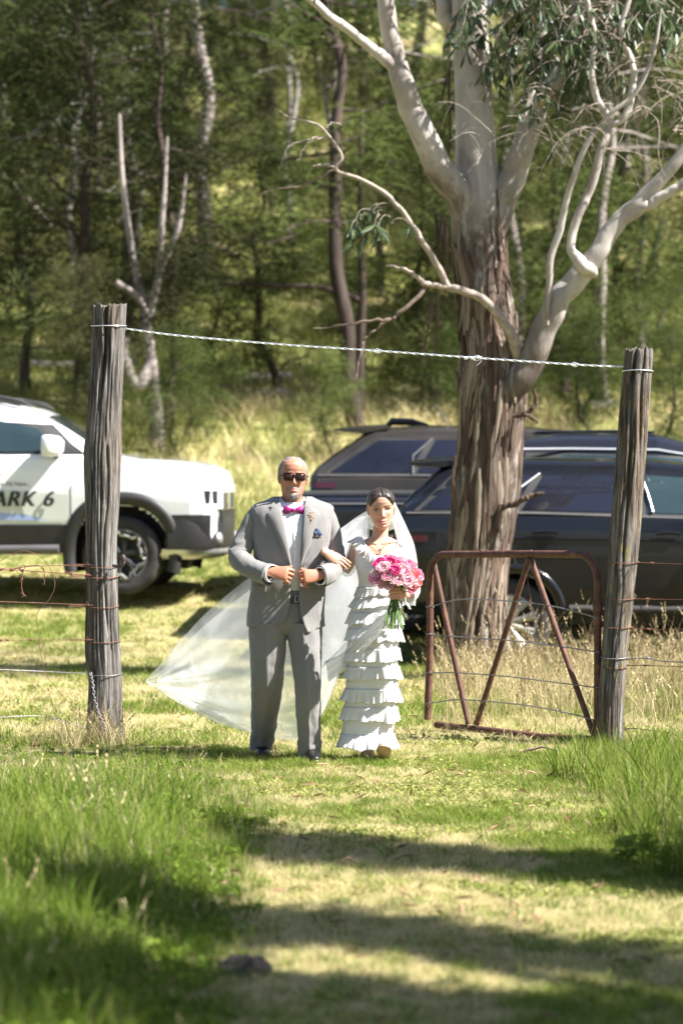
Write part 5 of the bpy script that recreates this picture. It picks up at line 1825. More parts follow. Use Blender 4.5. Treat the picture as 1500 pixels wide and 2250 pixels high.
    c.panel([(0.06, 0.98), (2.0, 0.98), (2.0, 1.20), (0.06, 1.20)], M_BLACKP, 'tray_side', 0.010, n=12)
    c.strip([(0.02, 1.29), (1.0, 1.295), (2.04, 1.30)], 0.028, M_CLAD, 'tray_rail', -0.02)
    c.strip([(0.05, 1.20), (1.0, 1.20), (2.0, 1.20)], 0.012, M_CLADG, 'tray_trim', 0.012)
    c.panel([(2.14, 1.30), (4.02, 1.27), (3.66, 1.64), (2.18, 1.68)], M_CLAD, 'window_surround', 0.004, n=16)
    c.panel([(2.50, 1.32), (3.10, 1.31), (3.10, 1.65), (2.52, 1.66)], M_GLASST, 'rear_window', 0.010)
    c.panel([(3.20, 1.31), (3.88, 1.29), (3.62, 1.62), (3.20, 1.65)], M_GLASST, 'front_window', 0.010)
    c.strip([(2.06, 1.705), (2.6, 1.71), (3.4, 1.70), (3.7, 1.65)], 0.014, M_SILVER, 'roof_gutter', 0.012)
    c.top(3.78, 4.23, 0.68, 0.76, M_GLASST, 'windscreen')
    for y in np.linspace(-0.45, 0.45, 4):
        c.add(MB().tube([(2.3, y, 1.873), (3.0, y, 1.882), (3.4, y, 1.872)], 0.012, 6), 'roof_rib', M_BLUEP)
    c.mirror(3.85, 1.27, M_CLAD, -1)
    c.mirror(3.85, 1.27, M_CLAD, 1)
    for s in (-1, 1):
        c.add(MB().box((-0.012, s * 0.86 - 0.05, 0.80), (0.09, s * 0.86 + 0.075, 1.18)), 'tail_light', M_RED, None, False)
    c.add(MB().tube([(0.1, 0, 0), (0.2, 0, 0)], 0.001, 3), 'x', M_CLAD) if False else None


build_cars()

# ================================================================== the couple
PD = 17.5


def Q(px, py, dy=0.0):
    return W(px, py, PD + dy)


def mat_skin(name):
    t = NT(name)
    c = t.attr('col', 'Color')
    n = t.noise(60, 4, 0.6, t.coords())
    t.set('Base Color', t.mix(t.math('MULTIPLY', n, 0.22), c, (0.42, 0.15, 0.10)))
    t.set('Roughness', 0.48)
    t.b.inputs['Subsurface Weight'].default_value = 0.15
    t.b.inputs['Subsurface Radius'].default_value = (0.012, 0.004, 0.002)
    t.b.inputs['Subsurface Scale'].default_value = 0.6
    t.bump(t.noise(420, 3, 0.6, t.coords()), 0.12, 0.001)
    return t.mat


def mat_cloth(name, col, var=0.1, weave=900, rough=0.85, sheen=0.2, trans=0.0, bump=0.15, cscale=(1, 1, 1)):
    t = NT(name)
    vec = t.coords(cscale)
    n = t.noise(weave, 2, 0.6, vec)
    n2 = t.noise(6, 3, 0.5, vec)
    f = t.math('ADD', t.math('MULTIPLY', n, 0.6), t.math('MULTIPLY', n2, 0.4))
    col_o = t.ramp(f, [(0.35, tuple(c * (1 - var) for c in col)), (0.65, tuple(min(1, c * (1 + var)) for c in col))])
    t.set('Base Color', col_o)
    t.set('Roughness', rough)
    t.set('Sheen Weight', sheen)
    t.b.inputs['Specular IOR Level'].default_value = 0.2
    if bump:
        t.bump(n, bump, 0.001)
    if trans:
        tr = t.n('ShaderNodeBsdfTranslucent')
        t.l(col_o, tr.inputs['Color'])
        mx = t.n('ShaderNodeMixShader')
        mx.inputs[0].default_value = trans
        t.l(t.b.outputs[0], mx.inputs[1]); t.l(tr.outputs[0], mx.inputs[2])
        t.l(mx.outputs[0], t.out.inputs[0])
    return t.mat


def mat_hair(name, c1, c2, rough=0.4):
    t = NT(name)
    n = t.noise(70, 4, 0.6, t.coords((1, 1, 0.3)))
    t.set('Base Color', t.ramp(n, [(0.35, c1), (0.65, c2)]))
    t.set('Roughness', rough)
    t.bump(n, 0.5, 0.003)
    return t.mat


# ------------------------------------------------------------------ head
HT = [0.0, .05, .12, .2, .3, .4, .5, .6, .7, .8, .88, .95, 1.0]
HX = [.020, .042, .055, .063, .069, .073, .076, .078, .078, .072, .060, .038, .003]
HF = [.045, .074, .086, .086, .086, .087, .086, .090, .094, .090, .076, .048, .003]
HB = [.0, .012, .03, .055, .075, .088, .096, .102, .104, .098, .082, .052, .003]


def head_surface(t, a, f):
    """t 0 chin .. 1 crown, a angle (0 = face, + to the picture's right); local metres, origin at the chin, face to -y"""
    t = np.asarray(t, float); a = np.asarray(a, float)
    wx = np.interp(t, HT, HX) * f['w']; ff = np.interp(t, HT, HF); bb = np.interp(t, HT, HB)
    jaw = f.get('jaw', 1.0)
    wx = wx * (1 + (jaw - 1) * sstep(0.42, 0.05, t))
    s, c = np.sin(a), np.cos(a)
    e = 0.9
    x = wx * np.sign(s) * np.abs(s) ** e
    y = np.where(c >= 0, -ff * np.abs(c) ** e, bb * np.abs(c) ** e)
    z = t * f['h']
    fr = np.clip(c, 0, 1)
    G = lambda cx, ct, sx, st_: np.exp(-((x - cx) / sx) ** 2 - ((t - ct) / st_) ** 2)
    out = 0
    ns = f.get('nose', 1.0)
    ridge = np.interp(t, [.32, .345, .37, .40, .48, .55, .60], [0.0, .012, .024, .022, .013, .005, 0.0]) * ns
    rw = np.interp(t, [.33, .38, .45, .58], [.0125, .0115, .009, .0075])
    out = out + ridge * np.exp(-(x / rw) ** 2)
    out = out + .008 * ns * (G(.013, .355, .006, .022) + G(-.013, .355, .006, .022))
    ex = f.get('ex', .031)
    out = out - .013 * f.get('sock', 1.0) * (G(ex, .525, .015, .040) + G(-ex, .525, .015, .040))
    out = out + .0045 * f.get('sock', 1.0) * (G(.030, .605, .020, .028) + G(-.030, .605, .020, .028))
    out = out + .006 * (G(.046, .42, .018, .07) + G(-.046, .42, .018, .07)) * f.get('cheek', 1.0)
    lt = t - 14.0 * x * x * f.get('smile', 0.0)
    L = lambda ct, sx, st_: np.exp(-(x / sx) ** 2 - ((lt - ct) / st_) ** 2)
    out = out + .0065 * L(.247, .021 * f.get('mw', 1), .016) + .0080 * L(.195, .018 * f.get('mw', 1), .019) - .006 * L(.221, .026 * f.get('mw', 1), .007)
    out = out - .003 * G(0, .145, .018, .02) + f.get('chin', .006) * G(0, .07, .018, .05)
    out = out - .003 * (G(.027, .28, .006, .06) + G(-.027, .28, .006, .06)) * f.get('fold', 0.5)
    y = y - out * fr * 1.2
    return np.stack([x, y, z], -1)


class Head:
    def __init__(self, chin, yaw, roll, pitch, f):
        self.f = f
        self.M = Matrix.Translation(chin) @ Matrix.Rotation(yaw, 4, 'Z') @ Matrix.Rotation(roll, 4, 'Y') @ Matrix.Rotation(pitch, 4, 'X')
        self.A = np.array(self.M.to_3x3()); self.o = np.array(tuple(self.M.translation))

    def tw(self, P):
        return np.asarray(P, float) @ self.A.T + self.o

    def tl(self, P):
        return (np.asarray(P, float) - self.o) @ self.A

    def add(self, mb):
        T = np.concatenate([np.linspace(0, 0.64, 90), np.linspace(0.65, 1.0, 36)])
        a = np.linspace(-math.pi, math.pi, 120, endpoint=False)
        V = head_surface(T[:, None] + 0 * a, a + 0 * T[:, None], self.f)
        mb.grid(self.tw(V.reshape(-1, 3)).reshape(V.shape), True)
        mb.add(self.tw(V[0]), [tuple(range(120))[::-1]])
        h = self.f['h']; w = self.f['w']
        for s in (-1, 1):     # ears
            E = Matrix.Rotation(s * R(18), 4, 'Z')
            V = []
            mb2 = MB().ellipsoid((s * .079 * w, .012, .50 * h), (.010, .020, .031), 16, 12, 0, E)
            mb2.ellipsoid((s * .077 * w, .006, .40 * h), (.008, .010, .012), 12, 8)
            for v in mb2.v:
                v[:] = self.tw(v)
            for v, in zip(mb2.v):
                pass
            mb.add(mb2.verts(), mb2.f)

    def shell(self, mask, thick, name, mat, parent, nt=110, na=140, t0=0.2, noise=0.0, seed=0, cut=0.02):
        """hair: the head surface pushed out where mask(t, a) > 0"""
        T = np.linspace(t0, 1.0, nt)
        a = np.linspace(-math.pi, math.pi, na, endpoint=False)
        TT, AA = np.meshgrid(T, a, indexing='ij')
        V = head_surface(TT, AA, self.f)
        C = np.array([0, 0.004, 0.55 * self.f['h']])
        N = V - C
        N /= np.linalg.norm(N, axis=-1)[..., None]
        m = mask(TT, AA)
        th = thick(TT, AA) if callable(thick) else thick
        wav = noise * fbm(np.stack([np.cos(AA) * 12, np.sin(AA) * 12, TT * 3], -1).reshape(-1, 3), 3, seed).reshape(TT.shape)
        Vh = V + N * (th * np.clip(m, 0, 1) + wav * np.clip(m, 0, 1) - 0.0015)[..., None]
        P = self.tw(Vh.reshape(-1, 3))
        f = []
        for i in range(nt - 1):
            for j in range(na):
                k = (j + 1) % na
                if min(m[i, j], m[i, k], m[i + 1, j], m[i + 1, k]) > -cut and max(m[i, j], m[i + 1, k]) > cut:
                    f.append((i * na + j, i * na + k, (i + 1) * na + k, (i + 1) * na + j))
        return mesh_obj(name, P, f, mat, parent)

    def at(self, t, a, off=0.0):
        p = head_surface(np.array([t]), np.array([a]), self.f)[0]
        n = p - np.array([0, 0.0, 0.5 * self.f['h']]); n /= np.linalg.norm(n)
        return Vector(self.tw(p + n * off))

    def at_xz(self, x, z, off=0.0):
        """front of the face at local x, height z"""
        t = z / self.f['h']
        wx = np.interp(t, HT, HX) * self.f['w']
        a = math.asin(max(-1, min(1, np.sign(x) * (abs(x) / wx) ** (1 / 0.9))))
        p = head_surface(np.array([t]), np.array([a]), self.f)[0]
        return Vector(self.tw(p + np.array([0, -off, 0])))

    def strands(self, n, mask, length, down, name, mat, parent, seed, rad=0.0007, t0=0.0, t1=1.0, out=0.5):
        rr = np.random.default_rng(seed)
        V, Fc = [], []
        cnt = 0
        while cnt < n:
            t = rr.uniform(t0, t1); a = rr.uniform(-math.pi, math.pi)
            if mask(np.array(t), np.array(a)) < rr.random():
                continue
            cnt += 1
            p = head_surface(np.array([t]), np.array([a]), self.f)[0]
            nrm = p - np.array([0, 0.0, 0.45 * self.f['h']]); nrm /= np.linalg.norm(nrm)
            L = length * rr.uniform(0.6, 1.3)
            dn = np.array([rr.normal(0, 0.25), rr.normal(0, 0.1) + 0.15, -down + rr.normal(0, 0.25)])
            d = nrm * out + dn; d /= np.linalg.norm(d)
            s = np.cross(d, nrm); s = s / (np.linalg.norm(s) + 1e-9) * rad
            q = len(V)
            V += [p - s - nrm * .001, p + s - nrm * .001, p + d * L * 0.6 + s * .7, p + d * L * 0.6 - s * .7, p + d * L + dn * L * 0.2]
            Fc += [(q, q + 1, q + 2, q + 3), (q + 3, q + 2, q + 4)]
        return mesh_obj(name, self.tw(np.array(V)), Fc, mat, parent)


def finger(mb, base, d, bend_ax, lens, rads, curls):
    """chain of three bones; bend_ax turns the direction at each joint"""
    pts, rs = [Vector(base)], [rads[0]]
    v = Vector(d).normalized()
    p = Vector(base)
    for L, r, c in zip(lens, rads[1:], curls):
        v = Matrix.Rotation(c, 3, Vector(bend_ax)) @ v
        for k in (0.5, 1.0):
            pts.append(p + v * L * k); rs.append(r + (0.0006 if k == 1.0 else 0))
        p = p + v * L
    P = catmull([tuple(q) for q in pts], 22)
    rr = np.interp(np.linspace(0, 1, 22), np.linspace(0, 1, len(rs)), rs)
    mb.tube(P, rr, 10)
    mb.ellipsoid(tuple(P[-1]), (rr[-1],) * 3, 10, 6)
    return P


def hand(mb, wrist, fwd, back, size=1.0, curls=(0.5, 0.7, 0.5), spread=0.10, thumb=1, tcurl=0.5, fan=None):
    """fwd: wrist to knuckles; back: normal of the back of the hand; thumb: +1 / -1 side along fwd x back"""
    f = Vector(fwd).normalized(); n = Vector(back).normalized()
    n = (n - f * n.dot(f)).normalized()
    s = f.cross(n).normalized() * thumb          # towards the thumb
    w = Vector(wrist)
    S = size
    # palm as a flattened loft
    rows = []
    a = np.linspace(0, 2 * math.pi, 18, endpoint=False)
    for (k, hw, ht, drop) in ((-0.03, .026, .021, 0), (0.0, .027, .020, 0), (0.03, .035, .018, -.001), (0.065, .042, .016, 0), (0.092, .041, .0135, .001), (0.102, .036, .010, .001)):
        c = w + f * (k * S) + n * (drop * S)
        rows.append([tuple(c + s * (hw * S * math.cos(t)) + n * (ht * S * math.sin(t))) for t in a])
    rows = np.array(rows)
    mb.grid(rows, True)
    mb.add(rows[0], [tuple(range(18))[::-1]]); mb.add(rows[-1], [tuple(range(18))])
    ax = -f.cross(n)                                # bend towards the palm
    for i, (off, L) in enumerate(((.030, 1.0), (.010, 1.10), (-.011, 1.03), (-.031, .82))):
        b = w + f * (.092 * S) + s * (off * S) - n * (.001 * S)
        d = (f + s * (off * spread / .03)).normalized()
        cu = fan[i] if fan else curls
        finger(mb, b - f * .012 * S, d, -f.cross(n), [x * S * L for x in (.052, .027, .021)], [x * S for x in (.0098, .0090, .0080, .0070)], [-c if False else c for c in cu])
    b = w + f * (.030 * S) + s * (.030 * S) - n * (.006 * S)
    d = (f * 0.95 + s * 0.12 - n * 0.45).normalized()
    finger(mb, b - d * .01, d, (s.cross(f) * 0.6 - f.cross(n) * 0.5).normalized() * 1.0, [x * S for x in (.036, .032, .024)], [x * S for x in (.0135, .0110, .0100, .0085)], [0.0, -tcurl * 0.5 * 1, -tcurl * 0.3])
    return w


def skin_body(name, mb, parent, mat, voxel, colour, smooth=2):
    o = mb.build(name, mat, parent)
    modify(o, 'REMESH', mode='VOXEL', voxel_size=voxel, use_smooth_shade=True)
    m = modify(o, 'SMOOTH', factor=0.5, iterations=smooth)
    bake(o)
    n = len(o.data.vertices)
    v = np.zeros(n * 3, np.float32)
    o.data.vertices.foreach_get('co', v)
    c = colour(v.reshape(-1, 3).astype(float))
    set_attr(o, 'col', np.concatenate([c, np.ones((n, 1))], 1))
    o.data.polygons.foreach_set('use_smooth', np.ones(len(o.data.polygons), bool))
    return o


def loft(rows, n=64, exp=0.9, y0=PD):
    """rows: px centre, py, half width px, depth front m, depth back m, dy -> (rows, n, 3); angle 0 = front, + right"""
    a = np.linspace(0, 2 * math.pi, n, endpoint=False)
    V = []
    for (cx, py, hw, df, db, dy) in rows:
        c = W(cx, py, y0 + dy)
        r = hw / F * (y0 + dy)
        s, k = np.sin(a), np.cos(a)
        x = c.x + r * np.sign(s) * np.abs(s) ** exp
        y = c.y + np.where(k >= 0, -df * np.abs(k) ** exp, db * np.abs(k) ** exp)
        V.append(np.stack([x, y, np.full(n, c.z)], -1))
    return np.array(V)


def folds(V, amp, fx, fz, seed, oct=3):
    """push a garment grid in and out along its radial direction"""
    C = V.mean(1, keepdims=True)
    N = V - C
    N[..., 2] = 0
    N /= np.linalg.norm(N, axis=-1, keepdims=True) + 1e-9
    r, c = V.shape[:2]
    a = np.linspace(0, 2 * math.pi, c, endpoint=False)
    q = np.stack([np.broadcast_to(np.cos(a) * fx, (r, c)), np.broadcast_to(np.sin(a) * fx, (r, c)), V[..., 2] * fz], -1).reshape(-1, 3)
    k = fbm(q, oct, seed).reshape(r, c)
    return V + N * (amp * k)[..., None]


def thick(o, t, off=-1.0):
    modify(o, 'SOLIDIFY', thickness=t, offset=off)
    return bake(o)


M_SUIT = mat_cloth('grey_suit_wool', (0.178, 0.170, 0.162), 0.10, 700, 0.8, 0.25)
M_SHIRT = mat_cloth('white_shirt', (0.78, 0.78, 0.82), 0.03, 900, 0.7, 0.1, 0.1)
M_BOW = mat_plain('magenta_satin', (0.26, 0.010, 0.125), 0.35, 0, 0.35, 25, 0, 40, 0.6)
M_LEATHER = mat_plain('black_leather', (0.012, 0.011, 0.011), 0.28, 0, 0.3, 20, 0.15, 120)
M_SKIN_M = mat_skin('tanned_skin')
M_SKIN_W = mat_skin('fair_skin')
M_GREYHAIR = mat_hair('grey_hair', (0.085, 0.078, 0.074), (0.23, 0.22, 0.215), 0.6)
M_BEARD = mat_hair('grey_beard', (0.18, 0.155, 0.135), (0.42, 0.39, 0.365), 0.7)
M_DARKHAIR = mat_hair('dark_brown_hair', (0.010, 0.007, 0.006), (0.045, 0.027, 0.019), 0.5)
M_LENS = mat_plain('sunglass_lens', (0.022, 0.008, 0.006), 0.12, 0, 0.3, 9, 0, 40, 0.35)
M_FRAME = mat_plain('tortoise_frame', (0.028, 0.011, 0.006), 0.5, 0, 0.5, 60, 0, 40, 0.3)
M_GOLD = mat_plain('gold', (0.75, 0.52, 0.22), 0.25, 1.0, 0.1, 30)
M_NAVY = mat_plain('navy_patterned_silk', (0.05, 0.07, 0.15), 0.5, 0, 0.9, 90)
M_EYE = mat_plain('eye_white', (0.70, 0.66, 0.63), 0.2, 0, 0.03, 9, 0, 40, 0.5, 1.0)
M_IRIS = mat_plain('iris_brown', (0.035, 0.018, 0.010), 0.15, 0, 0.3, 60, 0, 40, 0.5, 1.0)
M_BUTTON = mat_plain('shell_button', (0.6, 0.6, 0.6), 0.3, 0, 0.05, 9)


def build_man():
    base = Q(640, 1668, 0.05)
    man = root('person', (base.x, base.y, gz(base.x, base.y)), 'man in grey suit, sunglasses and magenta bow tie, walking beside the bride', 'person', 'the couple')
    f = dict(w=1.0, h=0.254, jaw=1.05, nose=1.1, cheek=0.8, fold=1.6, chin=.008)
    chin = Q(642, 1098, -0.045)
    H = Head((chin.x, chin.y + 0.06, chin.z), R(5), R(1.5), R(-2), f)
    mb = MB()
    H.add(mb)
    # neck and body under the clothes
    mb.tube([Q(643, 1062, 0.045), Q(642, 1090, 0.045), Q(641, 1115, 0.05), Q(640, 1140, 0.05)], [.058, .060, .064, .085], 24)
    V = loft([(640, 1128, 40, .05, .06, .03), (640, 1140, 72, .07, .08, .02), (638, 1180, 70, .09, .09, .0), (634, 1260, 62, .09, .09, .0), (630, 1330, 62, .08, .08, .0), (630, 1365, 50, .06, .06, .0)], 40)
    mb.grid(V, True); mb.add(V[0], [tuple(range(40))]); mb.add(V[-1], [tuple(range(40))[::-1]])
    mb.tube([Q(574, 1132, 0.02), Q(545, 1175, 0.02), Q(527, 1222, -0.02), Q(558, 1248, -0.14), Q(592, 1256, -0.235)], [.045, .045, .038, .034, .026], 16)
    mb.tube([Q(712, 1134, 0.02), Q(730, 1180, 0.03), Q(738, 1230, 0.0), Q(728, 1252, -0.13), Q(708, 1262, -0.225)], [.045, .045, .038, .034, .026], 16)
    mb.tube([Q(592, 1380, 0), Q(590, 1500, 0.08), Q(578, 1640, 0.30)], [.075, .05, .035], 14)
    mb.tube([Q(668, 1380, 0), Q(675, 1500, -0.06), Q(680, 1650, 0.0)], [.075, .05, .035], 14)
    hand(mb, Q(594, 1256, -0.235), (0.93, -0.20, -0.12), (-0.25, -0.9, 0.35), 1.03, fan=[(0.75, 0.95, 0.5), (0.85, 1.0, 0.5), (0.95, 1.05, 0.55), (1.05, 1.1, 0.6)], thumb=-1, tcurl=0.6)
    hand(mb, Q(706, 1264, -0.225), (-0.93, -0.20, -0.06), (0.25, -0.9, 0.35), 1.03, fan=[(0.75, 0.95, 0.5), (0.85, 1.0, 0.5), (0.95, 1.05, 0.55), (1.05, 1.1, 0.6)], thumb=1, tcurl=0.6)

    def colour(P):
        L = H.tl(P)
        x, y, z = L[:, 0], L[:, 1], L[:, 2] / f['h']
        n = len(P)
        c = np.tile(np.array((0.37, 0.165, 0.098)), (n, 1))
        isf = (z > -0.05) & (z < 1.1) & (np.abs(x) < 0.12) & (np.abs(y) < 0.16)
        g = lambda cx, cz, sx, sz: np.exp(-((x - cx) / sx) ** 2 - ((z - cz) / sz) ** 2) * isf * (y < 0.02)

        def blend(m, col):
            nonlocal c
            c = c * (1 - m[:, None]) + np.array(col) * m[:, None]
        blend(np.clip(0.55 * (g(.045, .40, .025, .10) + g(-.045, .40, .025, .10) + g(0, .38, .016, .07) + 0.7 * g(0, .85, .05, .10)), 0, 1), (0.52, 0.20, 0.13))
        blend(np.clip(0.9 * (g(0, .232, .024, .016) + g(0, .200, .020, .016)), 0, 1), (0.42, 0.15, 0.12))
        gt = np.clip(1.2 * (g(0, .06, .034, .075) + 0.9 * g(0, .29, .026, .022) + 0.7 * (g(.030, .20, .006, .08) + g(-.030, .20, .006, .08))), 0, 1)
        gt = gt * (1 - np.clip(1.3 * g(0, .212, .022, .022), 0, 1))
        blend(gt * 0.75, (0.46, 0.38, 0.32))
        blend(0.5 * sstep(.72, .86, z) * isf * (y > -0.055), (0.34, 0.24, 0.19))
        hd = ~isf
        blend(hd * 0.35, (0.47, 0.19, 0.11))
        return c
    body = skin_body('body', mb, man, M_SKIN_M, 0.0028, colour, 4)

    # grey hair: sides and back, thinning on top
    def hm(t, a):
        fa = np.abs(a)
        side = sstep(1.05, 1.45, fa) * sstep(.36, .50, t + 0.12 * sstep(1.6, 2.4, fa))
        top = 0.55 * sstep(.86, .95, t) * sstep(0.2, 1.2, fa + (t - .9) * 6)
        return np.maximum(side, top) * sstep(1.0, .955, t)
    H.shell(hm, lambda t, a: 0.006 + 0.007 * sstep(1.2, 1.8, np.abs(a)) * sstep(.95, .6, t), 'hair', M_GREYHAIR, man, noise=0.003, seed=4)
    H.strands(1100, lambda t, a: hm(t, a) * (np.abs(a) > 1.1) * (t < .93), 0.015, 0.7, 'hair', M_GREYHAIR, man, 5, 0.0007, 0.35, 0.95, 0.12)

    def goat(t, a):
        x = np.sin(a) * 0.06
        g = lambda cx, ct, sx, st_: np.exp(-((x - cx) / sx) ** 2 - ((t - ct) / st_) ** 2)
        m = 1.15 * g(0, .055, .024, .055) + 1.0 * g(0, .283, .021, .018) + 0.55 * (g(.026, .21, .005, .05) + g(-.026, .21, .005, .05))
        return np.where(np.abs(a) < 1.2, m * (1 - 1.2 * g(0, .215, .022, .024)), 0)
    H.strands(1700, goat, 0.0075, 0.8, 'beard', M_BEARD, man, 6, 0.0006, 0.0, 0.34, 0.45)

    # sunglasses, a thing of their own
    sg = root('sunglasses', H.at_xz(0, .52 * f['h'], 0.0), 'dark brown sunglasses on the man\'s face', 'sunglasses')

    def lens_ring(s, ex):
        pts = []
        for a in np.linspace(0, 2 * math.pi, 41)[:-1]:
            c, k = math.cos(a), math.sin(a)
            x = s * .0350 + (.0275 + ex) * np.sign(c) * abs(c) ** 0.35
            z = .515 * f['h'] + (.0205 + ex) * np.sign(k) * abs(k) ** 0.40 - (0.002 if k < 0 else 0)
            x = x - s * 0.003 * (1 - k) * 0.5
            pts.append((x, -.1005 + 0.22 * max(0, abs(x) - .02) ** 1.5 * 8 * 0.6, z))
        return np.array(pts)
    for s in (-1, 1):
        r0 = lens_ring(s, 0.0)
        mb = MB()
        c = r0.mean(0); c[1] -= 0.002
        rr = np.concatenate([c[None], H.f['h'] * 0 + r0])
        mb.add(H.tw(rr), [(0, 1 + i, 1 + (i + 1) % 40) for i in range(40)])
        o = thick(mb.build('lens', M_LENS, sg), 0.002)
        r1 = np.vstack([lens_ring(s, 0.002), lens_ring(s, 0.002)[:1]])
        MB().tube([Vector(p) for p in H.tw(r1)], 0.0017, 8, False).build('rim', M_FRAME, sg)
        tm = [(s * .0675, -.091, .54 * f['h']), (s * .077, -.072, .545 * f['h']), (s * .086, -.03, .54 * f['h']), (s * .088, .012, .535 * f['h']), (s * .086, .028, .50 * f['h'])]
        MB().tube([Vector(p) for p in H.tw(np.array(tm))], [.0035, .0035, .003, .0025, .0025], 8).build('temple', M_FRAME, sg)
    br = [(-.010, -.104, .545 * f['h']), (0, -.107, .552 * f['h']), (.010, -.104, .545 * f['h'])]
    MB().tube([Vector(p) for p in H.tw(np.array(br))], .0032, 8).build('bridge', M_FRAME, sg)

    # ---------------- jacket
    JR = [(627, 1376, 86, .135, .13, .01), (628, 1350, 85, .135, .13, .01), (630, 1320, 84, .135, .13, .01), (633, 1285, 82, .138, .125, .005), (637, 1250, 81, .140, .12, .0), (640, 1215, 83, .142, .12, .0), (641, 1180, 87, .142, .125, .0),
          (642, 1150, 89, .135, .125, .01), (642, 1128, 91, .122, .12, .02), (642, 1115, 91, .108, .11, .03), (642, 1108, 84, .097, .10, .035), (642, 1103, 71, .089, .092, .04), (642, 1098, 57, .083, .085, .045), (642, 1091, 43, .078, .078, .05)]
    JP = np.array(JR)
    rowsn = 90
    JC = catmull(JR[::-1], rowsn)[::-1]            # hem first

    def jrow(py):
        o = np.argsort(JC[:, 1])
        return [np.interp(py, JC[o, 1], JC[o, k]) for k in range(6)]
    EL = [(1088, 609), (1098, 612), (1110, 616), (1150, 624), (1200, 633), (1245, 639), (1300, 639), (1330, 638), (1355, 633), (1376, 622)]
    ER = [(1088, 675), (1098, 672), (1110, 669), (1150, 665), (1200, 662), (1250, 660), (1310, 658), (1335, 661), (1360, 668), (1376, 675)]
    el = lambda py: np.interp(py, [e[0] for e in EL], [e[1] for e in EL])
    er = lambda py: np.interp(py, [e[0] for e in ER], [e[1] for e in ER])
    n = 150
    EXP = 0.86
    V = np.zeros((rowsn, n, 3))
    for i, (cx, py, hw, df, db, dy) in enumerate(JC):
        asn = lambda u: math.copysign(abs(u) ** (1 / EXP), u)
        al = math.asin(max(-1, min(1, asn((el(py) - cx) / hw)))); ar = math.asin(max(-1, min(1, asn((er(py) - cx) / hw))))
        a = np.linspace(ar, 2 * math.pi + al, n)
        s, k = np.sin(a), np.cos(a)
        c = W(cx, py, PD + dy); r = hw / F * (PD + dy)
        V[i, :, 0] = c.x + r * np.sign(s) * np.abs(s) ** EXP
        V[i, :, 1] = c.y + np.where(k >= 0, -df * np.abs(k) ** EXP, db * np.abs(k) ** EXP)
        hem = float(sstep(1300, 1376, py))
        lowr = np.exp(-((a - ar - 0.05) / 0.35) ** 2)
        lowl = np.exp(-((a - 2 * math.pi - al) / 0.16) ** 2)
        V[i, :, 2] = c.z - hem * 0.030 * lowr + hem * 0.030 * lowl
        # the open front panels stand a little away
        V[i, :, 1] -= 0.022 * (np.exp(-((a - ar) / 0.22) ** 2)) * float(sstep(1230, 1340, py)) + 0.010 * np.exp(-((a - 2 * math.pi - al) / 0.22) ** 2) * float(sstep(1230, 1340, py))
    V = folds(V, 0.007, 2.2, 9, 31)
    V = folds(V, 0.004, 5.0, 7, 37)
    # drag folds towards the closed hands
    P = V.reshape(-1, 3)
    for (px, py, sgn) in ((640, 1250, 1), (660, 1252, -1)):
        b = Q(px, py, -.14)
        dx, dz = P[:, 0] - b.x, P[:, 2] - b.z
        ang = np.arctan2(dz, dx); rad = np.hypot(dx, dz)
        k = 0.0045 * np.sin(ang * 9 + 1) * np.exp(-((rad - 0.09) / 0.09) ** 2) * (P[:, 1] < b.y + 0.12)
        P[:, 1] += k
    V = P.reshape(V.shape)
    jk = thick(MB().grid(V).build('jacket', M_SUIT, man), 0.006)

    def jy(px, py, off):
        """a point on the jacket front"""
        cx, _, hw, df, db, dy = jrow(py)
        u = max(-0.995, min(0.995, (px - cx) / hw))
        s = abs(u) ** (1 / EXP)
        k = math.sqrt(max(0, 1 - s * s))
        c = W(px, py, PD + dy)
        y = PD + dy - df * k ** EXP - off
        return W(px, py, y)

    def front(polyrows, name, mat, off, nu=8, th=0.004, bow=0.0, parent=man):
        """polyrows: (py, x0, x1)"""
        rows = catmull(polyrows, 40)
        Vv = []
        for py, x0, x1 in rows:
            Vv.append([tuple(jy(x0 + (x1 - x0) * u, py, off + bow * math.sin(math.pi * u))) for u in np.linspace(0, 1, nu)])
        return thick(MB().grid(np.array(Vv)).build(name, mat, parent), th, 1.0)
    front([(1113, 597, 617), (1122, 592, 619), (1132, 586, 621), (1150, 596, 625), (1175, 606, 629), (1205, 619, 635), (1230, 631, 639), (1244, 638, 640)], 'lapel', M_SUIT, 0.006, bow=0.008, parent=jk)
    front([(1110, 668, 690), (1120, 667, 696), (1130, 666, 703), (1150, 665, 696), (1175, 663, 688), (1205, 662, 678), (1230, 661, 667), (1246, 660, 661)], 'lapel', M_SUIT, 0.006, bow=0.008, parent=jk)
    front([(1097, 606, 613), (1106, 598, 616), (1114, 592, 618)], 'collar', M_SUIT, 0.010, parent=jk)
    front([(1097, 672, 680), (1106, 670, 688), (1114, 668, 694)], 'collar', M_SUIT, 0.010, parent=jk)
    front([(1287, 552, 586), (1300, 551, 585)], 'pocket_flap', M_SUIT, 0.006, parent=jk)
    front([(1174, 689, 707), (1179, 689, 707)], 'breast_pocket', M_SUIT, 0.006, parent=jk)
    ps = MB()
    rr = random.Random(3)
    for k in range(6):
        c = jy(693 + 2.2 * k, 1170 + (2, -3, 1, -2, 2, 4)[k], 0.011 + 0.0015 * (k % 3))
        ps.ellipsoid(c, (.0095, .0022, (.014, .019, .013, .017, .012, .010)[k]), 10, 8, 0, Matrix.Rotation((-.5, -.1, .2, -.2, .5, .7)[k], 4, 'Y'))
    ps.build('pocket_square', M_NAVY, man)
    bt = MB()
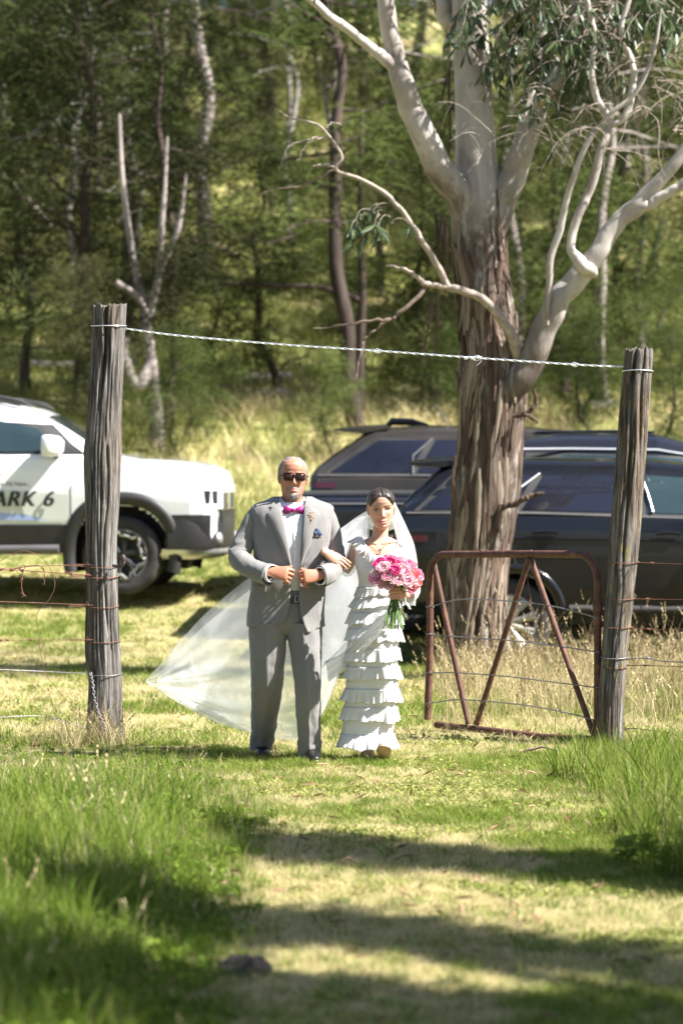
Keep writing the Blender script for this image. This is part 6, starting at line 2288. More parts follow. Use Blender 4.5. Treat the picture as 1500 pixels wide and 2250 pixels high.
    for k in range(30):
        c = jy(684 + max(-5, min(5, rr.gauss(0, 2.6))), 1137 + max(-11, min(11, rr.gauss(0, 6))), 0.014 + rr.uniform(0, .006))
        bt.ellipsoid(c, (rr.uniform(.0012, .0032), .002, rr.uniform(.003, .008)), 6, 5, 0, Matrix.Rotation(rr.uniform(-2, 2), 4, 'Y'))
    bt.tube([jy(683, 1128, .016), jy(685, 1140, .015), jy(686, 1154, .012)], .0012, 5)
    tag(bt.build('buttonhole', mat_plain('dried_flower', (0.36, 0.22, 0.10), 0.8, 0, 0.6, 200)), 'small dried brown buttonhole sprig on the man\'s lapel', 'buttonhole')

    # sleeves
    def sleeve(rows, seed, name='sleeve'):
        c = catmull(rows, 60)
        pts = np.array([tuple(Q(r[0], r[1], r[3])) for r in c])
        rad = c[:, 2] / F * PD * np.interp(np.linspace(0, 1, 60), (0, .75, 1), (.90, .90, 1.0))
        Vs = tube_rings(pts, rad, 40)
        C = pts[:, None, :]
        N = (Vs - C) / rad[:, None, None]
        a = np.linspace(0, 2 * math.pi, 40, endpoint=False)
        L = np.concatenate([[0], np.cumsum(np.linalg.norm(np.diff(pts, axis=0), axis=1))])
        q = np.stack([np.broadcast_to(np.cos(a) * 1.0, (60, 40)), np.broadcast_to(np.sin(a) * 1.0, (60, 40)), np.broadcast_to((L * 16)[:, None], (60, 40)) + 0.6 * np.sin(a)], -1).reshape(-1, 3)
        k = fbm(q, 3, seed).reshape(60, 40)
        elbow = np.exp(-((L - L[-1] * 0.55) / (0.22 * L[-1])) ** 2)[:, None]
        q2 = q * np.array([1.0, 1.0, 1.1]) + 5.3
        k2 = 0.5 - np.abs(fbm(q2, 2, seed + 2)).reshape(60, 40) * 2.2
        Vs = Vs * 1.0 + N * ((0.003 + 0.006 * elbow) * k + (0.002 + 0.006 * elbow) * np.clip(k2, -0.5, 0.4))[..., None]
        return thick(MB().grid(Vs, True).build(name, M_SUIT, man), 0.005)
    sleeve([(577, 1119, 12, 0.03), (566, 1127, 19, 0.025), (554, 1146, 22.5, 0.015), (542, 1176, 24.5, 0.01), (530, 1204, 26.5, -0.01), (525, 1224, 27, -0.04), (540, 1241, 25.5, -0.10), (560, 1252, 24, -0.155), (580, 1260, 24, -0.20), (592, 1263, 25, -0.225)], 41)
    sleeve([(707, 1119, 12, 0.03), (717, 1128, 18, 0.025), (724, 1150, 21.5, 0.02), (730, 1180, 22.5, 0.02), (735, 1210, 23.5, 0.01), (738, 1233, 24.5, -0.02), (734, 1250, 24.5, -0.09), (723, 1259, 24, -0.15), (712, 1265, 24, -0.20), (705, 1267, 25, -0.215)], 43)
    for pts, r in (([Q(589, 1259, -.215), Q(599, 1260.5, -.245)], .052), ([Q(711, 1266, -.205), Q(701, 1266, -.235)], .052)):
        Vs = tube_rings(pts, r, 30)
        thick(MB().grid(Vs, True).build('shirt_cuff', M_SHIRT, man), 0.004)

    # shirt front, collar, buttons, bow tie, belt
    rows = []
    for py in np.linspace(1104, 1322, 40):
        x0, x1 = el(py) - 14, er(py) + 14
        rows.append([tuple(jy(x, py, -0.020 - 0.010 * float(sstep(1240, 1300, py)) + 0.004 * math.sin(x * 0.9 + py * .05) * 0.3)) for x in np.linspace(x0, x1, 14)])
    sh = MB().grid(np.array(rows)).build('shirt', M_SHIRT, man)
    for py in (1150, 1178, 1206, 1234, 1262):
        MB().ellipsoid(jy(650 - (py - 1150) * 0.012, py, -0.017), (.0052, .003, .0052), 12, 6).build('button', M_BUTTON, sh)
    rows = []
    for py in np.linspace(1118, 1318, 24):
        rows.append([tuple(jy(x, py, -0.0165 - 0.010 * float(sstep(1240, 1300, py)))) for x in (646 - (py - 1118) * 0.01, 649, 653 - (py - 1118) * .01)])
    MB().grid(np.array(rows)).build('placket', M_SHIRT, sh)
    # collar: a standing band and two folded wings
    a = np.linspace(R(14), R(346), 50)
    rows = []
    for (py, r, dy) in ((1122, .078, .040), (1117, .075, .042), (1111, .071, .047), (1108, .0695, .050)):
        c = Q(642, py, dy)
        rows.append([(c.x + r * 1.0 * math.sin(t), c.y - r * 1.02 * math.cos(t), c.z + .062 * ((1 - math.cos(t)) * 0.5) ** 0.8) for t in a])
    MB().grid(np.array(rows)).build('shirt_collar', M_SHIRT, man)
    for s in (-1, 1):
        P0 = [Q(642 + s * 27, 1092, .03), Q(642 + s * 15, 1105, -.012), Q(642 + s * 2, 1117, -.04)]
        P1 = [Q(642 + s * 31, 1102, .02), Q(642 + s * 28, 1118, -.045), Q(642 + s * 19, 1129, -.075)]
        A_, B_ = catmull([tuple(p) for p in P0], 10), catmull([tuple(p) for p in P1], 10)
        Vv = np.stack([A_ * (1 - u) + B_ * u + np.array([0, -0.006 * math.sin(math.pi * u), 0]) for u in np.linspace(0, 1, 6)])
        thick(MB().grid(Vv).build('collar_wing', M_SHIRT, man), 0.003)
    bow = root('bow_tie', Q(645, 1121, -.10), 'magenta satin bow tie at the man\'s collar', 'bow tie')
    for s in (-1, 1):
        rows = []
        for u, hh, th in ((0.0, .011, .007), (.2, .015, .010), (.5, .022, .012), (.8, .028, .009), (1.0, .030, .004)):
            c = Q(645 + s * (3 + 20 * u), 1121 + (1.5 if s < 0 else -0.5) * u, -.088 + .012 * u)
            aa = np.linspace(0, 2 * math.pi, 16, endpoint=False)
            rows.append([(c.x, c.y - th * math.cos(t) * (1 + 0.35 * math.cos(3 * t)), c.z + hh * math.sin(t)) for t in aa])
        rows = np.array(rows)
        mbw = MB().grid(rows, True); mbw.add(rows[-1], [tuple(range(16))])
        mbw.build('wing', M_BOW, bow)
    MB().ellipsoid(Q(645, 1121, -.097), (.011, .012, .014), 14, 10).build('knot', M_BOW, bow)
    # trousers
    tr = MB()
    hipr = [(630, 1296, 76, .115, .12, .01), (629, 1330, 79, .12, .125, .01), (628, 1365, 81, .12, .125, .01), (628, 1384, 77, .10, .11, .01), (628, 1395, 46, .06, .07, .01), (628, 1401, 16, .02, .03, .01)]
    Vh = loft(catmull(hipr, 24), 80, 0.9)
    tr.grid(Vh, True); tr.add(Vh[-1], [tuple(range(80))[::-1]])

    def leg(rows, seed):
        c = catmull(rows, 110)
        a = np.linspace(0, 2 * math.pi, 72, endpoint=False)
        Vl = []
        for i, (px, py, hw, dy) in enumerate(c):
            ctr = Q(px, py, dy)
            r = hw / F * PD
            s, k = np.sin(a), np.cos(a)
            y = -r * np.where(k > 0, 1.12, 1.15) * k
            crease = 0.010 * np.exp(-((np.abs((a + math.pi) % (2 * math.pi) - math.pi)) / 0.16) ** 2)
            Vl.append(np.stack([ctr.x + r * s, ctr.y + y - crease, np.full(72, ctr.z)], -1))
        Vl = np.array(Vl)
        Vl = folds(Vl, 0.008, 1.4, 7, seed, 3)
        Vl = folds(Vl, 0.005, 2.6, 16, seed + 40, 2)
        # breaks above the shoe
        z = Vl[..., 2]; zb = z.min()
        C = Vl.mean(1, keepdims=True); N = Vl - C; N[..., 2] = 0; N /= np.linalg.norm(N, axis=-1, keepdims=True)
        aa = np.broadcast_to(a, z.shape)
        Vl = Vl + N * (0.0055 * np.exp(-((z - zb - 0.09) / 0.08) ** 2) * fbm(np.stack([np.cos(aa) * 1.1, np.sin(aa) * 1.1, z * 22 + 0.7 * np.cos(aa)], -1).reshape(-1, 3), 2, seed + 7).reshape(z.shape) * 2)[..., None]
        return Vl
    for rows, seed in (([(591, 1368, 44, 0.01), (588, 1420, 40.5, 0.01), (587, 1470, 37.5, 0.02), (586, 1520, 34, 0.06), (581, 1570, 30, 0.14), (577, 1610, 27, 0.22), (575, 1640, 26, 0.28), (575, 1648, 26, 0.29)], 51),
                       ([(664, 1368, 43, 0.01), (671, 1420, 36, -0.02), (674, 1470, 32, -0.05), (676, 1520, 29, -0.07), (678, 1570, 26.5, -0.05), (679, 1615, 26, -0.02), (680, 1650, 25.5, 0.0), (680, 1660, 25.5, 0.0)], 53)):
        Vl = leg(rows, seed)
        tr.grid(Vl, True)
    tro = tr.build('trousers', M_SUIT, man)
    Vb = loft([(630, 1325, 77.5, .118, .123, .01), (630, 1307, 77, .117, .122, .01)], 80, 0.9)
    Vb[..., :2] = (Vb[..., :2] - Vb.mean(1, keepdims=True)[..., :2]) * 1.012 + Vb.mean(1, keepdims=True)[..., :2]
    MB().grid(Vb, True).build('belt', M_LEATHER, man)
    mbb = MB()
    c = Q(652, 1316, -.125)
    pts = [(c.x + x, c.y, c.z + z) for x, z in ((-.010, -.018), (.010, -.018), (.010, .018), (-.010, .018), (-.010, -.018))]
    mbb.tube(pts, 0.0022, 6)
    mbb.build('belt_buckle', M_SILVER if 'M_SILVER' in globals() else M_BUTTON, man)

    # shoes
    def shoe(heel, toe, wpx, name, rise=0.0):
        Hh, T = Vector(heel), Vector(toe)
        ax = (T - Hh); L = ax.length; ax.normalize()
        sd = ax.cross(Vector((0, 0, 1))).normalized(); upv = sd.cross(ax)
        rows = []
        for u, w, h in ((0, .028, .055), (.06, .034, .07), (.25, .036, .075), (.45, .040, .062), (.62, .046, .048), (.8, .045, .038), (.93, .034, .028), (1.0, .012, .016)):
            c = Hh + ax * (L * u)
            ring = []
            for t in np.linspace(0, 2 * math.pi, 24, endpoint=False):
                x = w * math.copysign(abs(math.cos(t)) ** 0.8, math.cos(t))
                z = h * math.sin(t) if math.sin(t) > 0 else 0.006 * math.sin(t)
                ring.append(tuple(c + sd * x + upv * (z + 0.012)))
            rows.append(ring)
        rows = catmull(np.array(rows).reshape(8, -1), 30).reshape(30, 24, 3)
        mb = MB().grid(rows, True); mb.add(rows[0], [tuple(range(24))[::-1]]); mb.add(rows[-1], [tuple(range(24))])
        s = mb.build(name, M_LEATHER, man)
        sole = [[tuple(Hh + ax * (L * u) + sd * (w * q) + upv * z) for q in (-1, -.5, 0, .5, 1)] for u, w in ((-.01, .02), (.05, .034), (.3, .036), (.62, .048), (.82, .046), (.95, .033), (1.01, .01)) for z in (0.0,)]
        thick(MB().grid(np.array(sole)).build('sole', M_LEATHER, s), 0.014, 1.0)
    shoe(Q(572, 1653, .38) , Q(578, 1662, .12), 40, 'shoe')
    shoe(Q(680, 1664, .06), Q(692, 1676, -.20), 46, 'shoe')
    return H


MAN = build_man()

# ------------------------------------------------------------------ the bride
def mat_knit(name, col, trans=0.25, bumpy=0.5):
    t = NT(name)
    vec = t.coords((1, 1, 1))
    wv = t.n('ShaderNodeTexWave', wave_type='BANDS', bands_direction='Z')
    wv.inputs['Scale'].default_value = 26
    wv.inputs['Distortion'].default_value = 0.6
    t.l(vec, wv.inputs['Vector'])
    n = t.noise(320, 2, 0.6, vec)
    h = t.mix(0.5, wv.outputs['Color'], n)
    t.set('Base Color', t.mix(t.math('MULTIPLY', n, 0.25), col, tuple(c * 0.86 for c in col)))
    t.set('Roughness', 0.85)
    t.b.inputs['Specular IOR Level'].default_value = 0.15
    b = t.bump(h, bumpy, 0.004)
    tr = t.n('ShaderNodeBsdfTranslucent')
    tr.inputs['Color'].default_value = (*col, 1)
    t.l(b, tr.inputs['Normal'])
    mx = t.n('ShaderNodeMixShader')
    mx.inputs[0].default_value = trans
    t.l(t.b.outputs[0], mx.inputs[1]); t.l(tr.outputs[0], mx.inputs[2])
    t.l(mx.outputs[0], t.out.inputs[0])
    return t.mat


def mat_tulle(name, dens, lo, hi):
    """sheer net: threads that scatter light, gaps that let everything through"""
    t = NT(name)
    n = t.noise(1.0, 3, 0.5, t.coords((3.2, 1.0, 2.2)), 1.2)
    cov = t.ramp(n, [(0.30, (lo,) * 3), (0.55, ((lo + hi) / 2,) * 3), (0.78, (hi,) * 3)])
    df = t.n('ShaderNodeBsdfDiffuse'); df.inputs['Color'].default_value = (0.92, 0.93, 0.95, 1)
    tl = t.n('ShaderNodeBsdfTranslucent'); tl.inputs['Color'].default_value = (0.92, 0.93, 0.95, 1)
    th = t.n('ShaderNodeMixShader'); th.inputs[0].default_value = 0.62
    t.l(df.outputs[0], th.inputs[1]); t.l(tl.outputs[0], th.inputs[2])
    tp = t.n('ShaderNodeBsdfTransparent')
    mx = t.n('ShaderNodeMixShader')
    t.l(cov, mx.inputs[0]); t.l(tp.outputs[0], mx.inputs[1]); t.l(th.outputs[0], mx.inputs[2])
    t.l(mx.outputs[0], t.out.inputs[0])
    return t.mat


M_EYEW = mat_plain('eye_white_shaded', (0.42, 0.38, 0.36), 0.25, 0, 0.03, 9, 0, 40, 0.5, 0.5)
M_DRESS = mat_knit('ivory_knit', (0.82, 0.81, 0.79), 0.22)
M_RUFFLE = mat_knit('ivory_ruffle', (0.85, 0.84, 0.82), 0.38, 0.12)
M_VEIL = mat_tulle('veil_tulle', 1, 0.28, 0.58)
M_VEIL2 = mat_tulle('veil_tulle_gathered', 1, 0.78, 1.0)
M_VEILF = mat_tulle('veil_tulle_fold', 1, 0.16, 0.34)
M_VEILS = mat_tulle('sheer_sleeve', 1, 0.35, 0.6)
M_SHOE_N = mat_plain('nude_shoe', (0.52, 0.36, 0.27), 0.6, 0, 0.15, 30, 0.3, 200)
M_SOLE = mat_plain('tan_sole', (0.42, 0.30, 0.20), 0.7, 0, 0.15, 30)


def build_bride():
    BD = -0.05
    base = Q(825, 1665, BD)
    br = root('person', (base.x, base.y, gz(base.x, base.y)), 'bride in a tiered white ruffled dress and long veil holding pink flowers', 'person', 'the couple')
    f = dict(w=0.94, h=0.238, jaw=0.90, nose=0.62, ex=.034, mw=1.28, cheek=1.1, fold=0.3, chin=.005, smile=1.8, sock=0.55)
    ch = Q(839, 1163, BD - 0.03)
    H = Head((ch.x, ch.y + 0.055, ch.z), R(4), R(-3), R(6), f)
    mb = MB()
    H.add(mb)
    mb.tube([Q(838, 1130, BD + .05), Q(836, 1160, BD + .045), Q(834, 1182, BD + .045), Q(833, 1202, BD + .04)], [.044, .045, .048, .062], 22)
    # shoulders, chest, trunk
    rows = [(834, 1180, 22, .035, .045, .04), (834, 1188, 38, .045, .05, .035), (834, 1196, 52, .055, .06, .03), (834, 1208, 57, .068, .068, .02), (833, 1230, 54, .085, .075, .01), (832, 1255, 48, .095, .075, .0), (831, 1290, 41, .085, .075, .0),
            (828, 1340, 46, .085, .09, .0), (824, 1390, 52, .09, .10, .0), (822, 1420, 48, .08, .09, .0)]
    V = loft([(a, b, c, d, e, g + BD) for a, b, c, d, e, g in catmull(rows, 40)], 48, 0.95)
    mb.grid(V, True); mb.add(V[0], [tuple(range(48))]); mb.add(V[-1], [tuple(range(48))[::-1]])
    # collar bones
    for s in (-1, 1):
        mb.tube([Q(834 + s * 6, 1196, BD - .022), Q(834 + s * 22, 1192, BD - .016), Q(834 + s * 42, 1189, BD + .01)], [.007, .0075, .008], 8)
    # her right arm: back of the man's arm, hand out over his sleeve
    mb.tube([Q(786, 1198, BD + .03), Q(776, 1222, BD + .06), Q(762, 1250, BD + .11), Q(738, 1238, BD + .10), Q(717, 1216, BD - .01), Q(712, 1213, -.10), Q(716, 1214, -.135)], [.040, .037, .033, .030, .026, .023, .021], 14)
    hand(mb, Q(716, 1215, -.135), (0.80, -0.06, -0.45), (-0.15, -0.85, 0.5), 0.86, fan=[(0.10, 0.25, 0.15), (0.12, 0.28, 0.2), (0.18, 0.3, 0.2), (0.25, 0.35, 0.2)], spread=0.03, thumb=-1, tcurl=0.1)
    # her left arm and the hand round the stems
    mb.tube([Q(884, 1200, BD + .03), Q(897, 1240, BD + .06), Q(905, 1285, BD + .05), Q(900, 1305, BD - .06), Q(890, 1308, BD - .16)], [.040, .036, .031, .027, .022], 14)
    SC = Q(868, 1303, BD - .245)             # middle of the bunch of stems
    mb.ellipsoid(SC + Vector((.038, .028, .002)), (.024, .034, .041), 16, 12, 0, Matrix.Rotation(R(30), 4, 'Z'))
    mb.tube([Q(890, 1308, BD - .16), SC + Vector((.045, .05, -.004)), SC + Vector((.040, .02, 0))], [.022, .022, .02], 14)
    for i, (dz, r, fr) in enumerate(((.030, .0090, 1.0), (.011, .0092, 1.08), (-.008, .0088, 1.02), (-.026, .0080, .86))):
        pts = []
        for a in np.linspace(R(20), R(-175) * fr * 0.94, 16):
            rad = .034
            pts.append(tuple(SC + Vector((rad * 1.05 * math.cos(a), rad * math.sin(a), dz - 0.006 * (1 - math.cos(a)) * .5))))
        mb.tube(pts, np.interp(np.linspace(0, 1, 16), (0, .3, .35, .65, .7, 1), (r * 1.08, r, r * 1.1, r * 0.95, r * 1.0, r * .8)), 10)
        mb.ellipsoid(pts[-1], (r * .8,) * 3, 8, 6)
    mb.tube([SC + Vector((.03, .03, .03)), SC + Vector((.005, .040, .040)), SC + Vector((-.025, .030, .036))], [.011, .010, .008], 10)
    # legs
    mb.tube([Q(800, 1400, BD + .01), Q(802, 1520, BD + .06), Q(806, 1640, BD + .16)], [.075, .048, .033], 14)
    mb.tube([Q(845, 1400, BD), Q(843, 1510, BD - .02), Q(840, 1600, BD + .0), Q(843, 1642, BD - .055)], [.065, .040, .036, .030], 14)

    def colour(P):
        L = H.tl(P)
        x, y, z = L[:, 0], L[:, 1], L[:, 2] / f['h']
        n = len(P)
        c = np.tile(np.array((0.52, 0.29, 0.20)), (n, 1))
        isf = (z > -0.03) & (z < 1.1) & (np.abs(x) < 0.10) & (np.abs(y) < 0.14)
        g = lambda cx, cz, sx, sz: np.exp(-((x - cx) / sx) ** 2 - ((z - cz) / sz) ** 2) * isf * (y < 0.02)

        def blend(m, col):
            nonlocal c
            c = c * (1 - m[:, None]) + np.array(col) * m[:, None]
        blend(np.clip(0.5 * (g(.042, .38, .022, .09) + g(-.042, .38, .022, .09) + .5 * g(0, .37, .012, .05)), 0, 1), (0.60, 0.27, 0.20))
        zz = z - 25.0 * x * x
        gl = lambda cz, sx, sz: np.exp(-(x / sx) ** 2 - ((zz - cz) / sz) ** 2) * isf * (y < 0.02)
        blend(np.clip(1.7 * (gl(.242, .026, .014) + gl(.200, .024, .017)), 0, 1), (0.50, 0.12, 0.12))
        blend(np.clip(1.1 * gl(.221, .030, .0055), 0, 1), (0.16, 0.04, 0.04))
        # lash line and lids
        blend(np.clip(.55 * (g(.034, .545, .019, .022) + g(-.034, .545, .019, .022)), 0, 1), (0.36, 0.18, 0.13))
        return c
    skin_body('body', mb, br, M_SKIN_W, 0.0027, colour, 4)
    # eyes, lashes, brows
    for s in (-1, 1):
        c = H.at_xz(s * .0340, .528 * f['h'], 0)
        fwd = Vector(H.tw(np.array([0, -1, 0])) - H.o)
        a = np.linspace(0, 2 * math.pi, 20, endpoint=False)
        e = MB()
        ring = [(s * .0340 + .0145 * math.cos(t), 0.0047 * math.sin(t) * (1.0 if math.sin(t) > 0 else .75)) for t in a]
        P = [H.at_xz(x, .528 * f['h'] + z, .0010 + .0022 * (1 - ((x - s * .0340) / .0145) ** 2)) for x, z in ring]
        cc = H.at_xz(s * .0340, .528 * f['h'], .0036)
        e.add([tuple(cc)] + [tuple(p) for p in P], [(0, 1 + i, 1 + (i + 1) % 20) for i in range(20)])
        eye = e.build('eye', M_EYEW, br)
        ir = MB().ellipsoid(cc + fwd * .0006, (.0062, .0016, .0052), 16, 8)
        ir.build('iris', M_IRIS, eye)
        lid = [H.at_xz(s * .0340 + x, .528 * f['h'] + .0052 * math.sqrt(max(0, 1 - (x / .0168) ** 2)) + .0002, .0040) for x in np.linspace(-.0155, .0165, 14)]
        MB().tube(lid, np.interp(np.linspace(0, 1, 14), (0, .5, 1), (.0009, .0020, .0011)), 6).build('lashes', M_DARKHAIR, eye)
        lo = [H.at_xz(s * .0340 + x, .528 * f['h'] - .0038 * math.sqrt(max(0, 1 - (x / .0155) ** 2)), .0030) for x in np.linspace(-.0145, .0145, 10)]
        MB().tube(lo, .0005, 5).build('lashes', M_DARKHAIR, eye)
        bw = [H.at_xz(s * (.0135 + .042 * u), (.612 + .018 * math.sin(math.pi * min(1, u * 0.9 + .05)) - .010 * u) * f['h'], .0016) for u in np.linspace(0, 1, 14)]
        MB().tube(bw, np.interp(np.linspace(0, 1, 14), (0, .3, .75, 1), (.0012, .0017, .0013, .0005)), 6, True, 0, 0.5).build('eyebrow', M_DARKHAIR, br)
        MB().ellipsoid(H.at_xz(0, .37 * f['h']) if False else Vector(H.tw(np.array([s * .074, .008, .36 * f['h']]))), (.003, .003, .005), 8, 6).build('earring', M_GOLD, br)

    # hair: centre parting, drawn back
    def hm(t, a):
        fa = np.abs(a)
        line = 0.80 - 0.24 * sstep(0.15, 1.2, fa) + 0.05 * sstep(1.15, 1.4, fa) - 0.34 * sstep(1.72, 2.1, fa)
        return sstep(-0.01, 0.13, t - line)
    H.shell(hm, lambda t, a: (0.010 + 0.004 * np.sin(np.clip(t, 0, 1) * 3)) * (1 - 0.55 * np.exp(-(a / 0.07) ** 2) * (np.cos(a) > 0)), 'hair', M_DARKHAIR, br, noise=0.0022, seed=9, t0=0.28)
    bun = MB().ellipsoid(Vector(H.tw(np.array([0, .118, .50 * f['h']]))), (.042, .034, .040), 18, 12)
    bun.build('hair_bun', M_DARKHAIR, br)

    # necklace
    nk = root('necklace', Q(836, 1205, BD - .06), 'thin gold chain with dark cross pendant at the bride\'s neck', 'necklace')
    pts = [Q(*p) for p in ((808, 1176, BD + .02), (812, 1185, BD - .012), (822, 1196, BD - .040), (834, 1206, BD - .058), (845, 1199, BD - .044), (857, 1187, BD - .014), (861, 1177, BD + .02))]
    MB().tube([Vector(p) for p in catmull([tuple(p) for p in pts], 40)], .0011, 6).build('chain', M_GOLD, nk)
    c = Q(834, 1210, BD - .066)
    pm = MB()
    for dx, dz in ((0, .006), (-.006, 0), (.006, .001), (0, -.006), (0, -.013), (0.001, -.019)):
        pm.ellipsoid(c + Vector((dx, 0, dz)), (.0042, .003, .0046), 8, 6)
    pm.build('pendant', mat_plain('dark_garnet', (0.05, 0.015, 0.01), 0.2, 0, 0.4, 90, 0, 40, 0.5, 1.0), nk)

    # ---------------- dress
    DR = [(834, 1214, 54, .080, .075, .015), (833, 1232, 54.5, .094, .079, .008), (832, 1255, 49, .103, .079, .0), (831, 1280, 44, .098, .079, .0), (829, 1305, 46, .095, .085, .0), (825, 1340, 54, .10, .10, .0), (822, 1380, 57, .105, .11, .0),
          (820, 1430, 56, .105, .115, .0), (818, 1490, 57, .11, .12, .02), (814, 1550, 58, .115, .125, .04), (808, 1600, 57, .12, .13, .05), (806, 1632, 58, .125, .135, .05)]
    D = catmull(DR, 90)
    Vd = loft([(a, b, c, d, e, g + BD) for a, b, c, d, e, g in D], 96, 0.95)
    # scooped neckline
    a = np.linspace(0, 2 * math.pi, 96, endpoint=False)
    aa = (a + math.pi) % (2 * math.pi) - math.pi
    for i in range(8):
        k = 1 - i / 8
        scoop = np.where(np.abs(aa) < 1.75, -.020 * np.cos(aa / 1.75 * math.pi / 2) ** 2 + .050 * sstep(0.55, 1.35, np.abs(aa)), .04)
        Vd[i, :, 2] += scoop * k
    Vd = folds(Vd, 0.006, 1.6, 5, 71)
    # the forward knee under the skirt
    kn = np.exp(-((Vd[..., 0] - Q(846, 0, 0).x) / .06) ** 2 - ((Vd[..., 2] - .52) / .22) ** 2) * (Vd[..., 1] < PD + BD)
    Vd[..., 1] -= .045 * kn
    dress = MB().grid(Vd, True).build('dress', M_DRESS, br)

    def drow(py):
        return [np.interp(py, D[:, 1], D[:, k]) for k in range(6)]

    def ruffle(top, bot, flare, waves, amp, seed, gap=None, parent=dress):
        """one flounce: gathered along its top, standing out and waving at its hem"""
        rr = np.random.default_rng(seed)
        m = 260
        a = np.linspace(0, 2 * math.pi, m, endpoint=False)
        ph = rr.uniform(0, 6.28, 4)
        w1 = fbm(np.stack([np.cos(a) * waves * .30, np.sin(a) * waves * .30, np.full(m, seed * 3.1)], -1), 3, seed, 0.6) * 2.4 + 0.35 * np.sin(a * waves + ph[0] + 2.0 * np.sin(a * 3 + ph[1]))
        zvar = 0.35 * np.sin(a * 4 + ph[3]) + 0.25 * np.sin(a * 7 + ph[1]) + 0.5 * w1
        n = 12
        V = []
        for i, t in enumerate(np.linspace(0, 1, n)):
            py = top + (bot - top) * t
            cx, _, hw, df, db, dy = drow(py)
            s, k = np.sin(a), np.cos(a)
            c = W(cx, py, PD + dy + BD)
            r = hw / F * PD
            out = 0.005 + flare * t ** 1.3 * (0.72 + 0.55 * fbm(np.stack([np.cos(a) * 1.8, np.sin(a) * 1.8, np.full(m, seed * 2.3)], -1), 2, seed + 9)) + amp * w1 * t ** 1.1
            x = c.x + (r + out) * np.sign(s) * np.abs(s) ** 0.95
            y = c.y + np.where(k >= 0, -(df + out) * np.abs(k) ** 0.95, (db + out) * np.abs(k) ** 0.95)
            y -= .045 * np.exp(-((x - Q(846, 0, 0).x) / .06) ** 2 - ((c.z - .52) / .22) ** 2) * (k > 0)
            z = c.z - 0.009 * zvar * t - 0.020 * t * fbm(np.stack([np.cos(a) * 1.3, np.sin(a) * 1.3, np.full(m, seed * 1.7)], -1), 2, seed + 5)
            V.append(np.stack([x, y, z], -1))
        o = MB().grid(np.array(V), True).build('ruffle', M_RUFFLE, parent)
        return thick(o, 0.0018)
    for i, (tp, bt, fl, wv, am) in enumerate(((1290, 1309, .010, 25, .005), (1313, 1335, .014, 24, .006), (1345, 1369, .019, 22, .008), (1380, 1408, .023, 23, .010), (1424, 1452, .024, 21, .010), (1464, 1491, .022, 22, .010),
                                              (1512, 1541, .026, 21, .011), (1552, 1583, .028, 19, .012), (1612, 1643, .030, 18, .013))):
        ruffle(tp, bt, fl, wv, am, 100 + i)
    # neckline ruffle: a strip along the scoop and over her right shoulder
    edge = [Vd[0, j] for j in range(96)]

    def strip_ruffle(pts, width, amp, waves, seed, outdir, name='neck_ruffle', mat=M_RUFFLE, down=1.0):
        P = catmull([tuple(p) for p in pts], 120)
        T = np.gradient(P, axis=0); T /= np.linalg.norm(T, axis=1)[:, None]
        s = np.linspace(0, 1, 120)
        rr = np.random.default_rng(seed)
        ph = rr.uniform(0, 6.28, 3)
        w = np.sin(s * waves * 6.283 + ph[0] + .8 * np.sin(s * 9 + ph[1])) * .7 + .4 * np.sin(s * waves * 10.1 + ph[2])
        o = np.array(outdir, float)
        rows = []
        for t in np.linspace(0, 1, 9):
            rows.append(P + o * (width * t)[..., None] * 1.0 + np.array([0, -1, 0]) * (0.006 + 0.012 * math.sin(math.pi * t) + amp * w * t ** 1.2)[:, None] + np.array([0, 0, 1]) * (0.35 * amp * w * t)[:, None]) if np.ndim(width) else rows.append(P + o * (width * t) + np.array([0, -1, 0]) * (0.006 + 0.012 * math.sin(math.pi * t) + amp * w * t ** 1.2)[:, None] + np.array([0, 0, 1]) * (0.35 * amp * w * t)[:, None])
        return thick(MB().grid(np.array(rows)).build(name, mat, dress), 0.0018)
    strip_ruffle([Q(793, 1178, BD + .02), Q(800, 1188, BD - .01), Q(806, 1200, BD - .04), Q(815, 1213, BD - .068), Q(828, 1221, BD - .085), Q(845, 1222, BD - .087), Q(860, 1214, BD - .07), Q(870, 1200, BD - .04), Q(876, 1188, BD)], .066, .016, 9, 5, (-0.28, -.05, -.95))
    strip_ruffle([Q(806, 1206, BD - .045), Q(798, 1192, BD - .015), Q(790, 1180, BD + .02), Q(782, 1180, BD + .05)], .066, .018, 4, 6, (-.85, -.2, -.50))
    # sleeves
    def sleeve(rows, mat, seed, name='sleeve'):
        c = catmull(rows, 50)
        pts = np.array([tuple(Q(r[0], r[1], r[3])) for r in c])
        V = tube_rings(pts, c[:, 2] / F * PD, 36)
        V = V + 0.006 * fbm(V.reshape(-1, 3) * 26, 3, seed).reshape(50, 36, 1)
        o = MB().grid(V, True).build(name, mat, dress)
        return o
    s1 = sleeve([(796, 1188, 13, BD + .03), (786, 1198, 17, BD + .035), (778, 1215, 17, BD + .055), (770, 1236, 16, BD + .085), (762, 1252, 15, BD + .11), (746, 1244, 13, BD + .11), (728, 1228, 12, BD + .05), (718, 1217, 10.5, -.06), (713, 1213, 9.5, -.105)], M_VEILS, 3)
    uvd = np.stack([np.tile(np.linspace(0, 1, 36), 50), np.repeat(np.linspace(0, 1, 50), 36), np.zeros(1800)], -1)
    set_attr(s1, 'drape', uvd)
    sleeve([(872, 1190, 14, BD + .03), (884, 1200, 18, BD + .03), (893, 1225, 18, BD + .045), (901, 1260, 17.5, BD + .055), (905, 1288, 18, BD + .04), (902, 1303, 18, BD - .04), (894, 1308, 18, BD - .12)], M_DRESS, 5)
